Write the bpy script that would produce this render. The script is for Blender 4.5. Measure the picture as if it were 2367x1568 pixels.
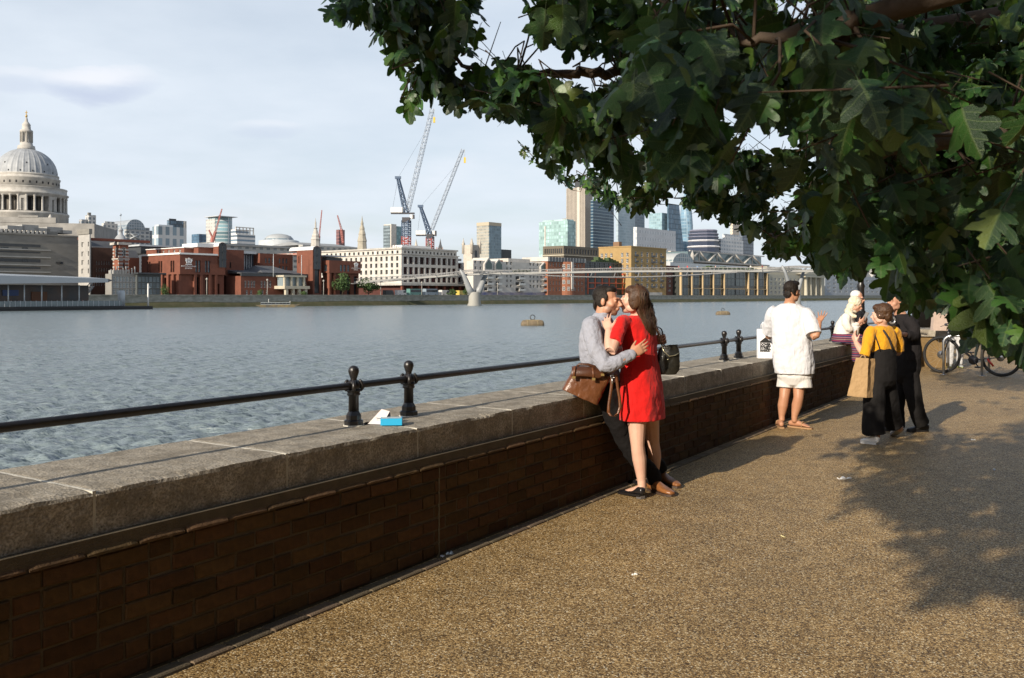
import bpy, bmesh, math, random
import numpy as np
from mathutils import Vector, Matrix, noise as mnoise

random.seed(7)
RNG = np.random.default_rng(7)
S = bpy.context.scene
COL = S.collection
for _o in list(bpy.data.objects):
 bpy.data.objects.remove(_o)

# ------------------------------------------------------------------ camera
CX, HY, F, CAM_Z = 1183.5, 684.0, 2090.0, 1.55      # survey of the photograph (2367 wide)
cam = bpy.data.cameras.new('camera')
cam.sensor_width = 36.0
cam.lens = 36.0 * F / 2367.0
cam.shift_y = -(784.0 - HY) / 2367.0
cam.clip_start, cam.clip_end = 0.05, 6000.0
cam.dof.use_dof = True
cam.dof.focus_distance = 8.0
cam.dof.aperture_fstop = 14.0
camo = bpy.data.objects.new('camera', cam)
camo.location = (0, 0, CAM_Z)
camo.rotation_euler = (math.radians(90), 0, 0)
COL.objects.link(camo)
S.camera = camo

# ------------------------------------------------------------------ light
SUN_AZ, SUN_EL = math.radians(36.4), math.radians(23.6)   # light travels to (sin az, cos az)
to_sun = Vector((-math.sin(SUN_AZ) * math.cos(SUN_EL), -math.cos(SUN_AZ) * math.cos(SUN_EL), math.sin(SUN_EL)))
sun = bpy.data.lights.new('sun', 'SUN')
sun.energy = 5.0
sun.angle = math.radians(0.6)
sun.color = (1.0, 0.885, 0.73)
suno = bpy.data.objects.new('sun', sun)
suno.rotation_euler = to_sun.to_track_quat('Z', 'Y').to_euler()
suno.location = (-20, -30, 30)
COL.objects.link(suno)

W = bpy.data.worlds.new('World')
S.world = W
W.use_nodes = True


def world_nodes():
 nt = W.node_tree
 nt.nodes.clear()
 N = nt.nodes.new
 L = nt.links.new
 out = N('ShaderNodeOutputWorld')
 bg = N('ShaderNodeBackground')
 sky = N('ShaderNodeTexSky')
 sky.sky_type = 'NISHITA'
 sky.sun_disc = False
 sky.sun_elevation = SUN_EL
 # Blender's sun_rotation is measured clockwise from +Y: direction (sin r, cos r)
 sky.sun_rotation = math.atan2(to_sun.x, to_sun.y)
 sky.air_density, sky.dust_density, sky.ozone_density = 1.0, 1.6, 1.0
 sky.altitude = 20.0
 tc = N('ShaderNodeTexCoord')
 sep = N('ShaderNodeSeparateXYZ')
 L(tc.outputs['Generated'], sep.inputs[0])

 def math_(op, a, b=None, c=None, clamp=False):
  n = N('ShaderNodeMath')
  n.operation = op
  n.use_clamp = clamp
  for i, v in enumerate((a, b, c)):
   if v is None:
    continue
   if isinstance(v, (int, float)):
    n.inputs[i].default_value = v
   else:
    L(v, n.inputs[i])
  return n.outputs[0]

 # project the view direction on a cloud layer: (x, y) / (z + small)
 zc = math_('ADD', math_('MAXIMUM', sep.outputs[2], 0.0), 0.12)
 px = math_('DIVIDE', sep.outputs[0], zc)
 py = math_('DIVIDE', sep.outputs[1], zc)
 comb = N('ShaderNodeCombineXYZ')
 L(px, comb.inputs[0])
 L(py, comb.inputs[1])
 n1 = N('ShaderNodeTexNoise')
 n1.inputs['Scale'].default_value = 0.9
 n1.inputs['Detail'].default_value = 7.0
 n1.inputs['Roughness'].default_value = 0.55
 L(comb.outputs[0], n1.inputs['Vector'])
 r1 = N('ShaderNodeMapRange')
 r1.inputs['From Min'].default_value = 0.30
 r1.inputs['From Max'].default_value = 0.62
 r1.inputs['To Min'].default_value = 0.60
 r1.inputs['To Max'].default_value = 0.92
 L(n1.outputs['Fac'], r1.inputs['Value'])
 # low cumulus: noise in direction space, flattened
 mp = N('ShaderNodeMapping')
 mp.inputs['Scale'].default_value = (1.0, 1.0, 3.2)
 mp.inputs['Location'].default_value = (3.1, 0.4, 1.3)
 L(tc.outputs['Generated'], mp.inputs['Vector'])
 n2 = N('ShaderNodeTexNoise')
 n2.inputs['Scale'].default_value = 4.2
 n2.inputs['Detail'].default_value = 8.0
 n2.inputs['Roughness'].default_value = 0.5
 L(mp.outputs[0], n2.inputs['Vector'])
 r2 = N('ShaderNodeMapRange')
 r2.interpolation_type = 'SMOOTHSTEP'
 r2.inputs['From Min'].default_value = 0.50
 r2.inputs['From Max'].default_value = 0.72
 L(n2.outputs['Fac'], r2.inputs['Value'])
 # one flat-bottomed cloud above the cathedral and fainter scraps
 cl_w = None
 cl_g = None
 for (cx, cy, rx, ry, amp) in ((215, 190, 170, 55, 1.0), (620, 318, 100, 26, 0.42), (60, 190, 130, 40, 0.45), (800, 512, 95, 30, 0.0)):
  dx, dz = (cx - CX) / F, (HY - cy) / F
  l = math.sqrt(dx * dx + 1 + dz * dz)
  d = (dx / l, 1 / l, dz / l)
  ex = math_('MULTIPLY', math_('SUBTRACT', math_('DIVIDE', sep.outputs[0], sep.outputs[1]), dx), F / rx)
  ez = math_('MULTIPLY', math_('SUBTRACT', math_('DIVIDE', sep.outputs[2], sep.outputs[1]), dz), F / ry)
  # ragged by noise
  ezn = math_('ADD', ez, math_('MULTIPLY', math_('SUBTRACT', n2.outputs['Fac'], 0.5), 4.6))
  q = math_('ADD', math_('MULTIPLY', ex, ex), math_('MULTIPLY', ezn, ezn))
  m = math_('MULTIPLY', math_('SUBTRACT', 1.0, q), 1.25, clamp=True)
  front = math_('GREATER_THAN', sep.outputs[1], 0.1)
  m = math_('MULTIPLY', math_('MULTIPLY', m, front), amp)
  low = math_('MULTIPLY', m, math_('MULTIPLY_ADD', ezn, -0.9, 0.35, clamp=True))
  up = math_('MULTIPLY', m, math_('MULTIPLY_ADD', ezn, 0.7, 0.1, clamp=True))
  cl_g = low if cl_g is None else math_('MAXIMUM', cl_g, low)
  cl_w = up if cl_w is None else math_('MAXIMUM', cl_w, up)
 veil = N('ShaderNodeMix')
 veil.data_type = 'RGBA'
 hz = N('ShaderNodeMapRange'); hz.interpolation_type = 'SMOOTHSTEP'
 hz.inputs['From Min'].default_value = 0.22; hz.inputs['From Max'].default_value = 0.75; hz.inputs['To Min'].default_value = 1.0; hz.inputs['To Max'].default_value = 0.12
 L(sep.outputs[2], hz.inputs['Value'])
 L(math_('MULTIPLY', r1.outputs[0], hz.outputs[0]), veil.inputs['Factor'])
 L(sky.outputs[0], veil.inputs['A'])
 veil.inputs['B'].default_value = (6.5, 7.1, 7.85, 1)
 cum = N('ShaderNodeMix')
 cum.data_type = 'RGBA'
 hor = math_('SUBTRACT', 1.0, math_('MULTIPLY', sep.outputs[2], 5.0), clamp=True)
 L(math_('MULTIPLY', math_('MULTIPLY', r2.outputs[0], hor), 0.6), cum.inputs['Factor'])
 L(veil.outputs['Result'], cum.inputs['A'])
 cum.inputs['B'].default_value = (8.2, 8.0, 8.4, 1)
 gm = N('ShaderNodeMix')
 gm.data_type = 'RGBA'
 L(cl_g, gm.inputs['Factor'])
 L(cum.outputs['Result'], gm.inputs['A'])
 gm.inputs['B'].default_value = (4.5, 5.1, 6.5, 1)
 wm = N('ShaderNodeMix')
 wm.data_type = 'RGBA'
 L(cl_w, wm.inputs['Factor'])
 L(gm.outputs['Result'], wm.inputs['A'])
 wm.inputs['B'].default_value = (8.6, 8.3, 8.6, 1)
 L(wm.outputs['Result'], bg.inputs['Color'])
 bg.inputs['Strength'].default_value = 0.099
 L(bg.outputs[0], out.inputs['Surface'])


world_nodes()
vs = S.view_settings
vs.view_transform = 'Standard'
vs.look = 'None'
vs.exposure = 0.35
vs.gamma = 1.0
vs.use_curve_mapping = False
S.cycles.use_denoising = True
S.cycles.max_bounces = 6
S.cycles.diffuse_bounces = 3
S.cycles.glossy_bounces = 3
S.cycles.transmission_bounces = 4
S.cycles.transparent_max_bounces = 6
S.cycles.caustics_reflective = False
S.cycles.caustics_refractive = False


# ------------------------------------------------------------------ helpers
def P(px, py, Y):
 """photo survey: picture position + distance -> point in the place"""
 return Vector(((px - CX) * Y / F, Y, CAM_Z - (py - HY) * Y / F))


def tag(o, label=None, cat=None, group=None, kind=None):
 if label: o['label'] = label
 if cat: o['category'] = cat
 if group: o['group'] = group
 if kind: o['kind'] = kind
 return o


def empty(name, loc=(0, 0, 0), rz=0.0):
 o = bpy.data.objects.new(name, None)
 o.empty_display_size = 0.2
 o.location = loc
 o.rotation_euler = (0, 0, rz)
 COL.objects.link(o)
 return o


def link(name, me, parent=None, mat=None, loc=None, keep_world=True):
 o = bpy.data.objects.new(name, me)
 COL.objects.link(o)
 if mat is not None and me is not None and len(me.materials) == 0:
  for m in (mat if isinstance(mat, (list, tuple)) else [mat]):
   me.materials.append(m)
 if loc is not None:
  o.location = loc
 if parent is not None:
  o.parent = parent
 return o


def wlink(name, me, parent, mat=None):
 """mesh given in world coordinates, parented to an Empty that only has location / z rotation"""
 inv = (Matrix.Translation(parent.location) @ parent.rotation_euler.to_matrix().to_4x4()).inverted()
 me.transform(inv)
 return link(name, me, parent, mat)


class MB:
 """collects geometry of ONE mesh"""
 def __init__(self):
  self.v, self.f, self.m, self.sm = [], [], [], []

 def add(self, v, f, mi=0, smooth=False):
  b = len(self.v)
  self.v += [tuple(q) for q in v]
  self.f += [tuple(i + b for i in q) for q in f]
  self.m += [mi] * len(f)
  self.sm += [smooth] * len(f)
  return self

 def box(self, x0, x1, y0, y1, z0, z1, mi=0, M=None):
  v = [(x0, y0, z0), (x1, y0, z0), (x1, y1, z0), (x0, y1, z0), (x0, y0, z1), (x1, y0, z1), (x1, y1, z1), (x0, y1, z1)]
  if M is not None:
   v = [tuple(M @ Vector(q)) for q in v]
  return self.add(v, [(0, 3, 2, 1), (4, 5, 6, 7), (0, 1, 5, 4), (1, 2, 6, 5), (2, 3, 7, 6), (3, 0, 4, 7)], mi)

 def tube(self, pts, rad, seg=8, mi=0, cap=True, smooth=True, round_cap=False):
  pts = [Vector(p) for p in pts]
  n = len(pts)
  if not hasattr(rad, '__len__'):
   rad = [rad] * n
  t0 = (pts[1] - pts[0]).normalized()
  ref = Vector((0, 0, 1)) if abs(t0.z) < 0.9 else Vector((1, 0, 0))
  a = t0.cross(ref).normalized()
  V = []
  for i in range(n):
   t = (pts[min(i + 1, n - 1)] - pts[max(i - 1, 0)]).normalized()
   a = (a - t * a.dot(t)).normalized()
   b = t.cross(a)
   for k in range(seg):
    an = 2 * math.pi * k / seg
    V.append(pts[i] + (a * math.cos(an) + b * math.sin(an)) * rad[i])
  Fc = []
  for i in range(n - 1):
   for k in range(seg):
    k2 = (k + 1) % seg
    Fc.append((i * seg + k, i * seg + k2, (i + 1) * seg + k2, (i + 1) * seg + k))
  if cap:
   Fc.append(tuple(range(seg - 1, -1, -1)))
   Fc.append(tuple(range((n - 1) * seg, n * seg)))
  return self.add(V, Fc, mi, smooth)

 def lathe(self, prof, seg=24, mi=0, c=(0, 0, 0), smooth=True, M=None, rot=0.0):
  V, Fc = [], []
  n = len(prof)
  for (r, z) in prof:
   for k in range(seg):
    an = 2 * math.pi * k / seg + rot
    p = Vector((c[0] + r * math.cos(an), c[1] + r * math.sin(an), c[2] + z))
    V.append(M @ p if M is not None else p)
  for i in range(n - 1):
   for k in range(seg):
    k2 = (k + 1) % seg
    Fc.append((i * seg + k, i * seg + k2, (i + 1) * seg + k2, (i + 1) * seg + k))
  Fc.append(tuple(range(seg - 1, -1, -1)))
  Fc.append(tuple(range((n - 1) * seg, n * seg)))
  return self.add(V, Fc, mi, smooth)

 def mesh(self, name='m'):
  me = bpy.data.meshes.new(name)
  me.from_pydata(self.v, [], self.f)
  if any(self.m):
   me.polygons.foreach_set('material_index', self.m)
  me.polygons.foreach_set('use_smooth', self.sm)
  me.update()
  return me

 def build(self, name, mat, parent=None, loc=None):
  return link(name, self.mesh(name), parent, mat, loc)

 def wbuild(self, name, mat, parent):
  return wlink(name, self.mesh(name), parent, mat)


# ------------------------------------------------------------------ materials
MATS = {}


def mat(name, col, rough=0.7, var=0.0, vscale=3.0, bump=0.0, bscale=40.0, metal=0.0, spec=0.5, col2=None, detail=5.0,
  coords='Object', stretch=None, rand=0.0, island=False, sheen=0.0, coat=0.0, trans=0.0, bdist=0.01):
 """principled material; var mixes towards col2 (or a darker tone) by noise, rand varies it object by object"""
 if name in MATS:
  return MATS[name]
 m = bpy.data.materials.new(name)
 m.use_nodes = True
 nt = m.node_tree
 b = nt.nodes['Principled BSDF']
 b.inputs['Roughness'].default_value = rough
 b.inputs['Metallic'].default_value = metal
 b.inputs['Specular IOR Level'].default_value = spec
 if sheen: b.inputs['Sheen Weight'].default_value = sheen
 if coat: b.inputs['Coat Weight'].default_value = coat
 if trans: b.inputs['Transmission Weight'].default_value = trans
 N, L = nt.nodes.new, nt.links.new
 c = (*col, 1)
 last = None
 tc = N('ShaderNodeTexCoord')
 vec = tc.outputs[coords]
 if stretch:
  mp = N('ShaderNodeMapping')
  mp.inputs['Scale'].default_value = stretch
  L(vec, mp.inputs['Vector'])
  vec = mp.outputs[0]
 if var:
  n = N('ShaderNodeTexNoise')
  n.inputs['Scale'].default_value = vscale
  n.inputs['Detail'].default_value = detail
  n.inputs['Roughness'].default_value = 0.6
  L(vec, n.inputs['Vector'])
  mr = N('ShaderNodeMapRange')
  mr.inputs['From Min'].default_value = 0.32
  mr.inputs['From Max'].default_value = 0.68
  mr.inputs['To Max'].default_value = var
  L(n.outputs['Fac'], mr.inputs['Value'])
  mx = N('ShaderNodeMix')
  mx.data_type = 'RGBA'
  L(mr.outputs[0], mx.inputs['Factor'])
  mx.inputs['A'].default_value = c
  mx.inputs['B'].default_value = (*(col2 or [q * 0.45 for q in col]), 1)
  last = mx.outputs['Result']
 if rand:
  oi = N('ShaderNodeObjectInfo')
  val = oi.outputs['Random']
  if island:
   ge = N('ShaderNodeNewGeometry')
   ad = N('ShaderNodeMath'); ad.operation = 'ADD'
   L(val, ad.inputs[0]); L(ge.outputs['Random Per Island'], ad.inputs[1])
   fr = N('ShaderNodeMath'); fr.operation = 'FRACT'
   L(ad.outputs[0], fr.inputs[0])
   val = fr.outputs[0]
  hs = N('ShaderNodeHueSaturation')
  mr = N('ShaderNodeMapRange')
  mr.inputs['To Min'].default_value = 1 - rand
  mr.inputs['To Max'].default_value = 1 + rand
  L(val, mr.inputs['Value'])
  L(mr.outputs[0], hs.inputs['Value'])
  wn = N('ShaderNodeTexWhiteNoise'); wn.noise_dimensions = '1D'
  L(val, wn.inputs['W'])
  mr2 = N('ShaderNodeMapRange')
  mr2.inputs['To Min'].default_value = 0.5 - rand * 0.04
  mr2.inputs['To Max'].default_value = 0.5 + rand * 0.04
  L(wn.outputs['Value'], mr2.inputs['Value'])
  L(mr2.outputs[0], hs.inputs['Hue'])
  if last is not None:
   L(last, hs.inputs['Color'])
  else:
   hs.inputs['Color'].default_value = c
  last = hs.outputs[0]
 if last is not None:
  L(last, b.inputs['Base Color'])
 else:
  b.inputs['Base Color'].default_value = c
 if bump:
  n = N('ShaderNodeTexNoise')
  n.inputs['Scale'].default_value = bscale
  n.inputs['Detail'].default_value = 6.0
  L(vec, n.inputs['Vector'])
  bp = N('ShaderNodeBump')
  bp.inputs['Strength'].default_value = bump
  bp.inputs['Distance'].default_value = bdist
  L(n.outputs['Fac'], bp.inputs['Height'])
  L(bp.outputs[0], b.inputs['Normal'])
 MATS[name] = m
 return m


def facade_mat(name, wall, glass, pu, pv, fu, fv, rough=0.6, grough=0.15, jitter=0.25, ou=0.0, ov=0.0):
 """far curtain walls: window pitch pu x pv metres, glass share fu x fv, object coordinates (u = x + y)"""
 if name in MATS:
  return MATS[name]
 m = bpy.data.materials.new(name)
 m.use_nodes = True
 nt = m.node_tree
 b = nt.nodes['Principled BSDF']
 N, L = nt.nodes.new, nt.links.new
 tc = N('ShaderNodeTexCoord')
 sp = N('ShaderNodeSeparateXYZ')
 L(tc.outputs['Object'], sp.inputs[0])

 def M_(op, a, bb=None):
  n = N('ShaderNodeMath'); n.operation = op
  for i, v in enumerate((a, bb)):
   if v is None: continue
   if isinstance(v, (int, float)): n.inputs[i].default_value = v
   else: L(v, n.inputs[i])
  return n.outputs[0]
 u = M_('DIVIDE', M_('ADD', M_('ADD', sp.outputs[0], sp.outputs[1]), ou), pu)
 v = M_('DIVIDE', M_('ADD', sp.outputs[2], ov), pv)
 iu = M_('LESS_THAN', M_('FRACT', u), fu)
 iv = M_('LESS_THAN', M_('FRACT', v), fv)
 ge = N('ShaderNodeNewGeometry')
 sn = N('ShaderNodeSeparateXYZ')
 L(ge.outputs['Normal'], sn.inputs[0])
 side = M_('LESS_THAN', M_('ABSOLUTE', sn.outputs[2]), 0.5)
 g = M_('MULTIPLY', M_('MULTIPLY', iu, iv), side)
 wn = N('ShaderNodeTexWhiteNoise'); wn.noise_dimensions = '2D'
 cb = N('ShaderNodeCombineXYZ')
 L(M_('FLOOR', u), cb.inputs[0]); L(M_('FLOOR', v), cb.inputs[1])
 L(cb.outputs[0], wn.inputs['Vector'])
 gl = N('ShaderNodeHueSaturation')
 gl.inputs['Color'].default_value = (*glass, 1)
 L(M_('ADD', M_('MULTIPLY', wn.outputs['Value'], jitter * 2), 1 - jitter), gl.inputs['Value'])
 nz = N('ShaderNodeTexNoise')
 nz.inputs['Scale'].default_value = 0.12
 nz.inputs['Detail'].default_value = 5
 L(tc.outputs['Object'], nz.inputs['Vector'])
 wl = N('ShaderNodeHueSaturation')
 wl.inputs['Color'].default_value = (*wall, 1)
 L(M_('ADD', M_('MULTIPLY', nz.outputs['Fac'], 0.5), 0.75), wl.inputs['Value'])
 mx = N('ShaderNodeMix'); mx.data_type = 'RGBA'
 L(g, mx.inputs['Factor']); L(wl.outputs[0], mx.inputs['A']); L(gl.outputs[0], mx.inputs['B'])
 L(mx.outputs['Result'], b.inputs['Base Color'])
 mr = N('ShaderNodeMapRange')
 mr.inputs['To Min'].default_value = rough
 mr.inputs['To Max'].default_value = grough
 L(g, mr.inputs['Value']); L(mr.outputs[0], b.inputs['Roughness'])
 MATS[name] = m
 return m
# ------------------------------------------------------------------ survey frame of the river wall
TH = math.atan2(1356.5, F)
WU = Vector((math.sin(TH), math.cos(TH), 0))          # along the wall, away from the camera
WN = Vector((-math.cos(TH), math.sin(TH), 0))         # towards the river
RZW = math.atan2(WU.y, WU.x)


def WP(s, n, z):
 """point at s metres along the wall, n metres from the camera's foot towards the river"""
 p = WU * s + WN * n
 return Vector((p.x, p.y, z))


BRICK_N, COPE_N, COPE_W, COPE_Z, COPE_T = 3.285, 3.33, 0.745, 0.78, 0.175
WATER_Z = -2.05


# ------------------------------------------------------------------ ground
def gravel_material():
 m = bpy.data.materials.new('resin_bound_gravel')
 m.use_nodes = True
 nt = m.node_tree
 b = nt.nodes['Principled BSDF']
 N, L = nt.nodes.new, nt.links.new
 tc = N('ShaderNodeTexCoord')
 vec = tc.outputs['Object']
 def vor(scale, feat='F1'):
  v = N('ShaderNodeTexVoronoi')
  v.feature = feat
  v.inputs['Scale'].default_value = scale
  L(vec, v.inputs['Vector'])
  return v
 v1 = vor(140.0)
 ramp = N('ShaderNodeValToRGB')
 e = ramp.color_ramp.elements
 cols = [(0.0, (0.040, 0.022, 0.010)), (0.22, (0.15, 0.085, 0.032)), (0.45, (0.27, 0.165, 0.066)), (0.68, (0.39, 0.25, 0.112)),
   (0.86, (0.50, 0.35, 0.175)), (0.965, (0.64, 0.50, 0.31)), (1.0, (0.74, 0.66, 0.50))]
 e[0].position, e[0].color = cols[0][0], (*cols[0][1], 1)
 e[1].position, e[1].color = cols[-1][0], (*cols[-1][1], 1)
 for p_, c_ in cols[1:-1]:
  q = e.new(p_); q.color = (*c_, 1)
 sx = N('ShaderNodeSeparateColor')
 L(v1.outputs['Color'], sx.inputs[0])
 L(sx.outputs[0], ramp.inputs[0])
 # dark resin between stones
 dist = N('ShaderNodeMapRange')
 dist.inputs['From Min'].default_value = 0.0030 * 140
 dist.inputs['From Max'].default_value = 0.0066 * 140
 L(v1.outputs['Distance'], dist.inputs['Value'])
 mx = N('ShaderNodeMix'); mx.data_type = 'RGBA'
 mm = N('ShaderNodeMath'); mm.operation = 'MULTIPLY'; mm.inputs[1].default_value = 0.6
 L(dist.outputs[0], mm.inputs[0])
 L(mm.outputs[0], mx.inputs['Factor'])
 L(ramp.outputs[0], mx.inputs['A'])
 mx.inputs['B'].default_value = (0.022, 0.016, 0.010, 1)
 # wear: broad stains
 n1 = N('ShaderNodeTexNoise'); n1.inputs['Scale'].default_value = 0.55; n1.inputs['Detail'].default_value = 6
 L(vec, n1.inputs['Vector'])
 n2 = N('ShaderNodeTexNoise'); n2.inputs['Scale'].default_value = 5.0; n2.inputs['Detail'].default_value = 5
 L(vec, n2.inputs['Vector'])
 ad = N('ShaderNodeMath'); ad.operation = 'ADD'
 L(n1.outputs['Fac'], ad.inputs[0]); L(n2.outputs['Fac'], ad.inputs[1])
 mr = N('ShaderNodeMapRange')
 mr.inputs['From Min'].default_value = 0.7; mr.inputs['From Max'].default_value = 1.3
 mr.inputs['To Min'].default_value = 0.80; mr.inputs['To Max'].default_value = 1.30
 L(ad.outputs[0], mr.inputs['Value'])
 hs = N('ShaderNodeHueSaturation')
 hs.inputs['Saturation'].default_value = 1.03
 hs.inputs['Hue'].default_value = 0.505
 L(mr.outputs[0], hs.inputs['Value'])
 L(mx.outputs['Result'], hs.inputs['Color'])
 vg = vor(1.7)
 gm = N('ShaderNodeMapRange'); gm.inputs['From Min'].default_value = 0.028; gm.inputs['From Max'].default_value = 0.040; gm.inputs['To Min'].default_value = 0.55; gm.inputs['To Max'].default_value = 0.0
 L(vg.outputs['Distance'], gm.inputs['Value'])
 gx = N('ShaderNodeMix'); gx.data_type = 'RGBA'
 L(gm.outputs[0], gx.inputs['Factor']); L(hs.outputs[0], gx.inputs['A']); gx.inputs['B'].default_value = (0.05, 0.045, 0.038, 1)
 L(gx.outputs['Result'], b.inputs['Base Color'])
 b.inputs['Roughness'].default_value = 0.62
 b.inputs['Specular IOR Level'].default_value = 0.35
 bp = N('ShaderNodeBump'); bp.inputs['Strength'].default_value = 0.5; bp.inputs['Distance'].default_value = 0.004
 inv = N('ShaderNodeMath'); inv.operation = 'SUBTRACT'; inv.inputs[0].default_value = 1.0
 L(v1.outputs['Distance'], inv.inputs[1])
 L(inv.outputs[0], bp.inputs['Height'])
 L(bp.outputs[0], b.inputs['Normal'])
 return m


M_GRAVEL = gravel_material()
g = MB()
pts = [WP(-60, BRICK_N + 0.4, 0), WP(260, BRICK_N + 0.4, 0), WP(260, -90, 0), WP(-60, -90, 0)]
g.add(pts, [(3, 2, 1, 0)])
tag(g.build('promenade_ground', M_GRAVEL), kind='structure')

# river bed under everything keeps the sheet closed towards the horizon
g = MB()
g.add([(-3000, -3000, -6), (3000, -3000, -6), (3000, 4000, -6), (-3000, 4000, -6)], [(0, 1, 2, 3)])
tag(g.build('ground_far', mat('river_mud', (0.08, 0.07, 0.05), 0.9, var=0.5, vscale=0.05)), kind='structure')


# ------------------------------------------------------------------ water
def water():
 rows, cols = 1050, 420
 d = np.concatenate([np.geomspace(4.6, 260.0, rows - 60), np.geomspace(264.0, 1500.0, 60)])
 a = np.linspace(math.radians(-46), math.radians(44), cols)
 D, A = np.meshgrid(d, a, indexing='ij')
 X, Y = D * np.sin(A), D * np.cos(A)
 Z = np.zeros_like(X)
 space = np.maximum(np.gradient(d), 1e-3)[:, None] * np.ones_like(D)
 rg = np.random.default_rng(3)
 for k in range(64):
  lam = 0.24 * (6.0 ** rg.random())
  th = math.radians(rg.normal(0, 42)) + 0.25
  amp = 0.0105 * lam ** 0.55 * rg.uniform(0.5, 1.3)
  ph = rg.uniform(0, 6.28)
  kx, ky = math.sin(th) * 2 * math.pi / lam, math.cos(th) * 2 * math.pi / lam
  w = np.clip(lam / (2.6 * space) - 0.6, 0, 1)
  arg = kx * X + ky * Y + ph + 0.8 * np.sin(X * 0.21 / lam ** .5 + ph) + 0.8 * np.sin(Y * 0.17 / lam ** .5 + ph * 2)
  Z += amp * w * (np.sin(arg) + 0.25 * np.sin(2 * arg + 0.6))
 gust = 0.85 + 0.25 * np.sin(X * 0.05 + 1.0) * np.sin(Y * 0.031 + 2.0)
 Z = Z * gust + WATER_Z
 V = np.stack([X, Y, Z], -1).reshape(-1, 3)
 i = np.arange(rows * cols).reshape(rows, cols)
 Q = np.stack([i[:-1, :-1], i[:-1, 1:], i[1:, 1:], i[1:, :-1]], -1).reshape(-1, 4)
 me = bpy.data.meshes.new('water')
 me.vertices.add(len(V)); me.vertices.foreach_set('co', V.ravel())
 me.loops.add(len(Q) * 4); me.loops.foreach_set('vertex_index', Q[:, ::-1].ravel().astype(np.int32))
 me.polygons.add(len(Q))
 me.polygons.foreach_set('loop_start', np.arange(0, len(Q) * 4, 4, dtype=np.int32))
 me.polygons.foreach_set('use_smooth', np.ones(len(Q), bool))
 me.update(calc_edges=True)
 m = bpy.data.materials.new('river_water')
 m.use_nodes = True
 nt = m.node_tree
 b = nt.nodes['Principled BSDF']
 N, L = nt.nodes.new, nt.links.new
 b.inputs['Roughness'].default_value = 0.23
 b.inputs['IOR'].default_value = 1.33
 tc = N('ShaderNodeTexCoord')
 n0 = N('ShaderNodeTexNoise'); n0.inputs['Scale'].default_value = 0.02; n0.inputs['Detail'].default_value = 4
 L(tc.outputs['Object'], n0.inputs['Vector'])
 mx = N('ShaderNodeMix'); mx.data_type = 'RGBA'
 L(n0.outputs['Fac'], mx.inputs['Factor'])
 mx.inputs['A'].default_value = (0.150, 0.192, 0.212, 1)
 mx.inputs['B'].default_value = (0.178, 0.216, 0.224, 1)
 L(mx.outputs['Result'], b.inputs['Base Color'])
 mp = N('ShaderNodeMapping')
 mp.inputs['Rotation'].default_value = (0, 0, math.radians(-20))
 mp.inputs['Scale'].default_value = (0.55, 1.25, 1)
 L(tc.outputs['Object'], mp.inputs['Vector'])
 prev = None
 for sc_, st, dist in ((0.8, 0.7, 0.4), (2.4, 0.9, 0.18), (7.0, 0.9, 0.05)):
  nn = N('ShaderNodeTexNoise'); nn.inputs['Scale'].default_value = sc_; nn.inputs['Detail'].default_value = 4
  nn.inputs['Distortion'].default_value = 0.7
  L(mp.outputs[0], nn.inputs['Vector'])
  bp = N('ShaderNodeBump'); bp.inputs['Strength'].default_value = st; bp.inputs['Distance'].default_value = dist
  L(nn.outputs['Fac'], bp.inputs['Height'])
  if prev is not None:
   L(prev, bp.inputs['Normal'])
  prev = bp.outputs[0]
 L(prev, b.inputs['Normal'])
 tag(link('river_water', me, None, m), kind='structure')


water()

# ------------------------------------------------------------------ river wall: bricks, cant bricks, coping stones
M_BRICK = mat('wall_brick', (0.098, 0.052, 0.022), 0.85, var=0.75, vscale=22.0, bump=0.5, bscale=120.0, rand=0.24, island=True,
    col2=(0.052, 0.030, 0.015), bdist=0.006, spec=0.12)
M_CANT = mat('cant_brick', (0.125, 0.076, 0.036), 0.85, var=0.7, vscale=18.0, bump=0.5, bscale=110.0, rand=0.25, island=True, bdist=0.006, spec=0.25)
M_MORTAR = mat('mortar', (0.115, 0.088, 0.052), 0.95, var=0.7, vscale=9.0, bump=0.6, bscale=150.0)
M_JOINT = mat('pale_joint', (0.60, 0.57, 0.49), 0.9, var=0.5, vscale=14.0, bump=0.5, bscale=100.0)


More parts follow.
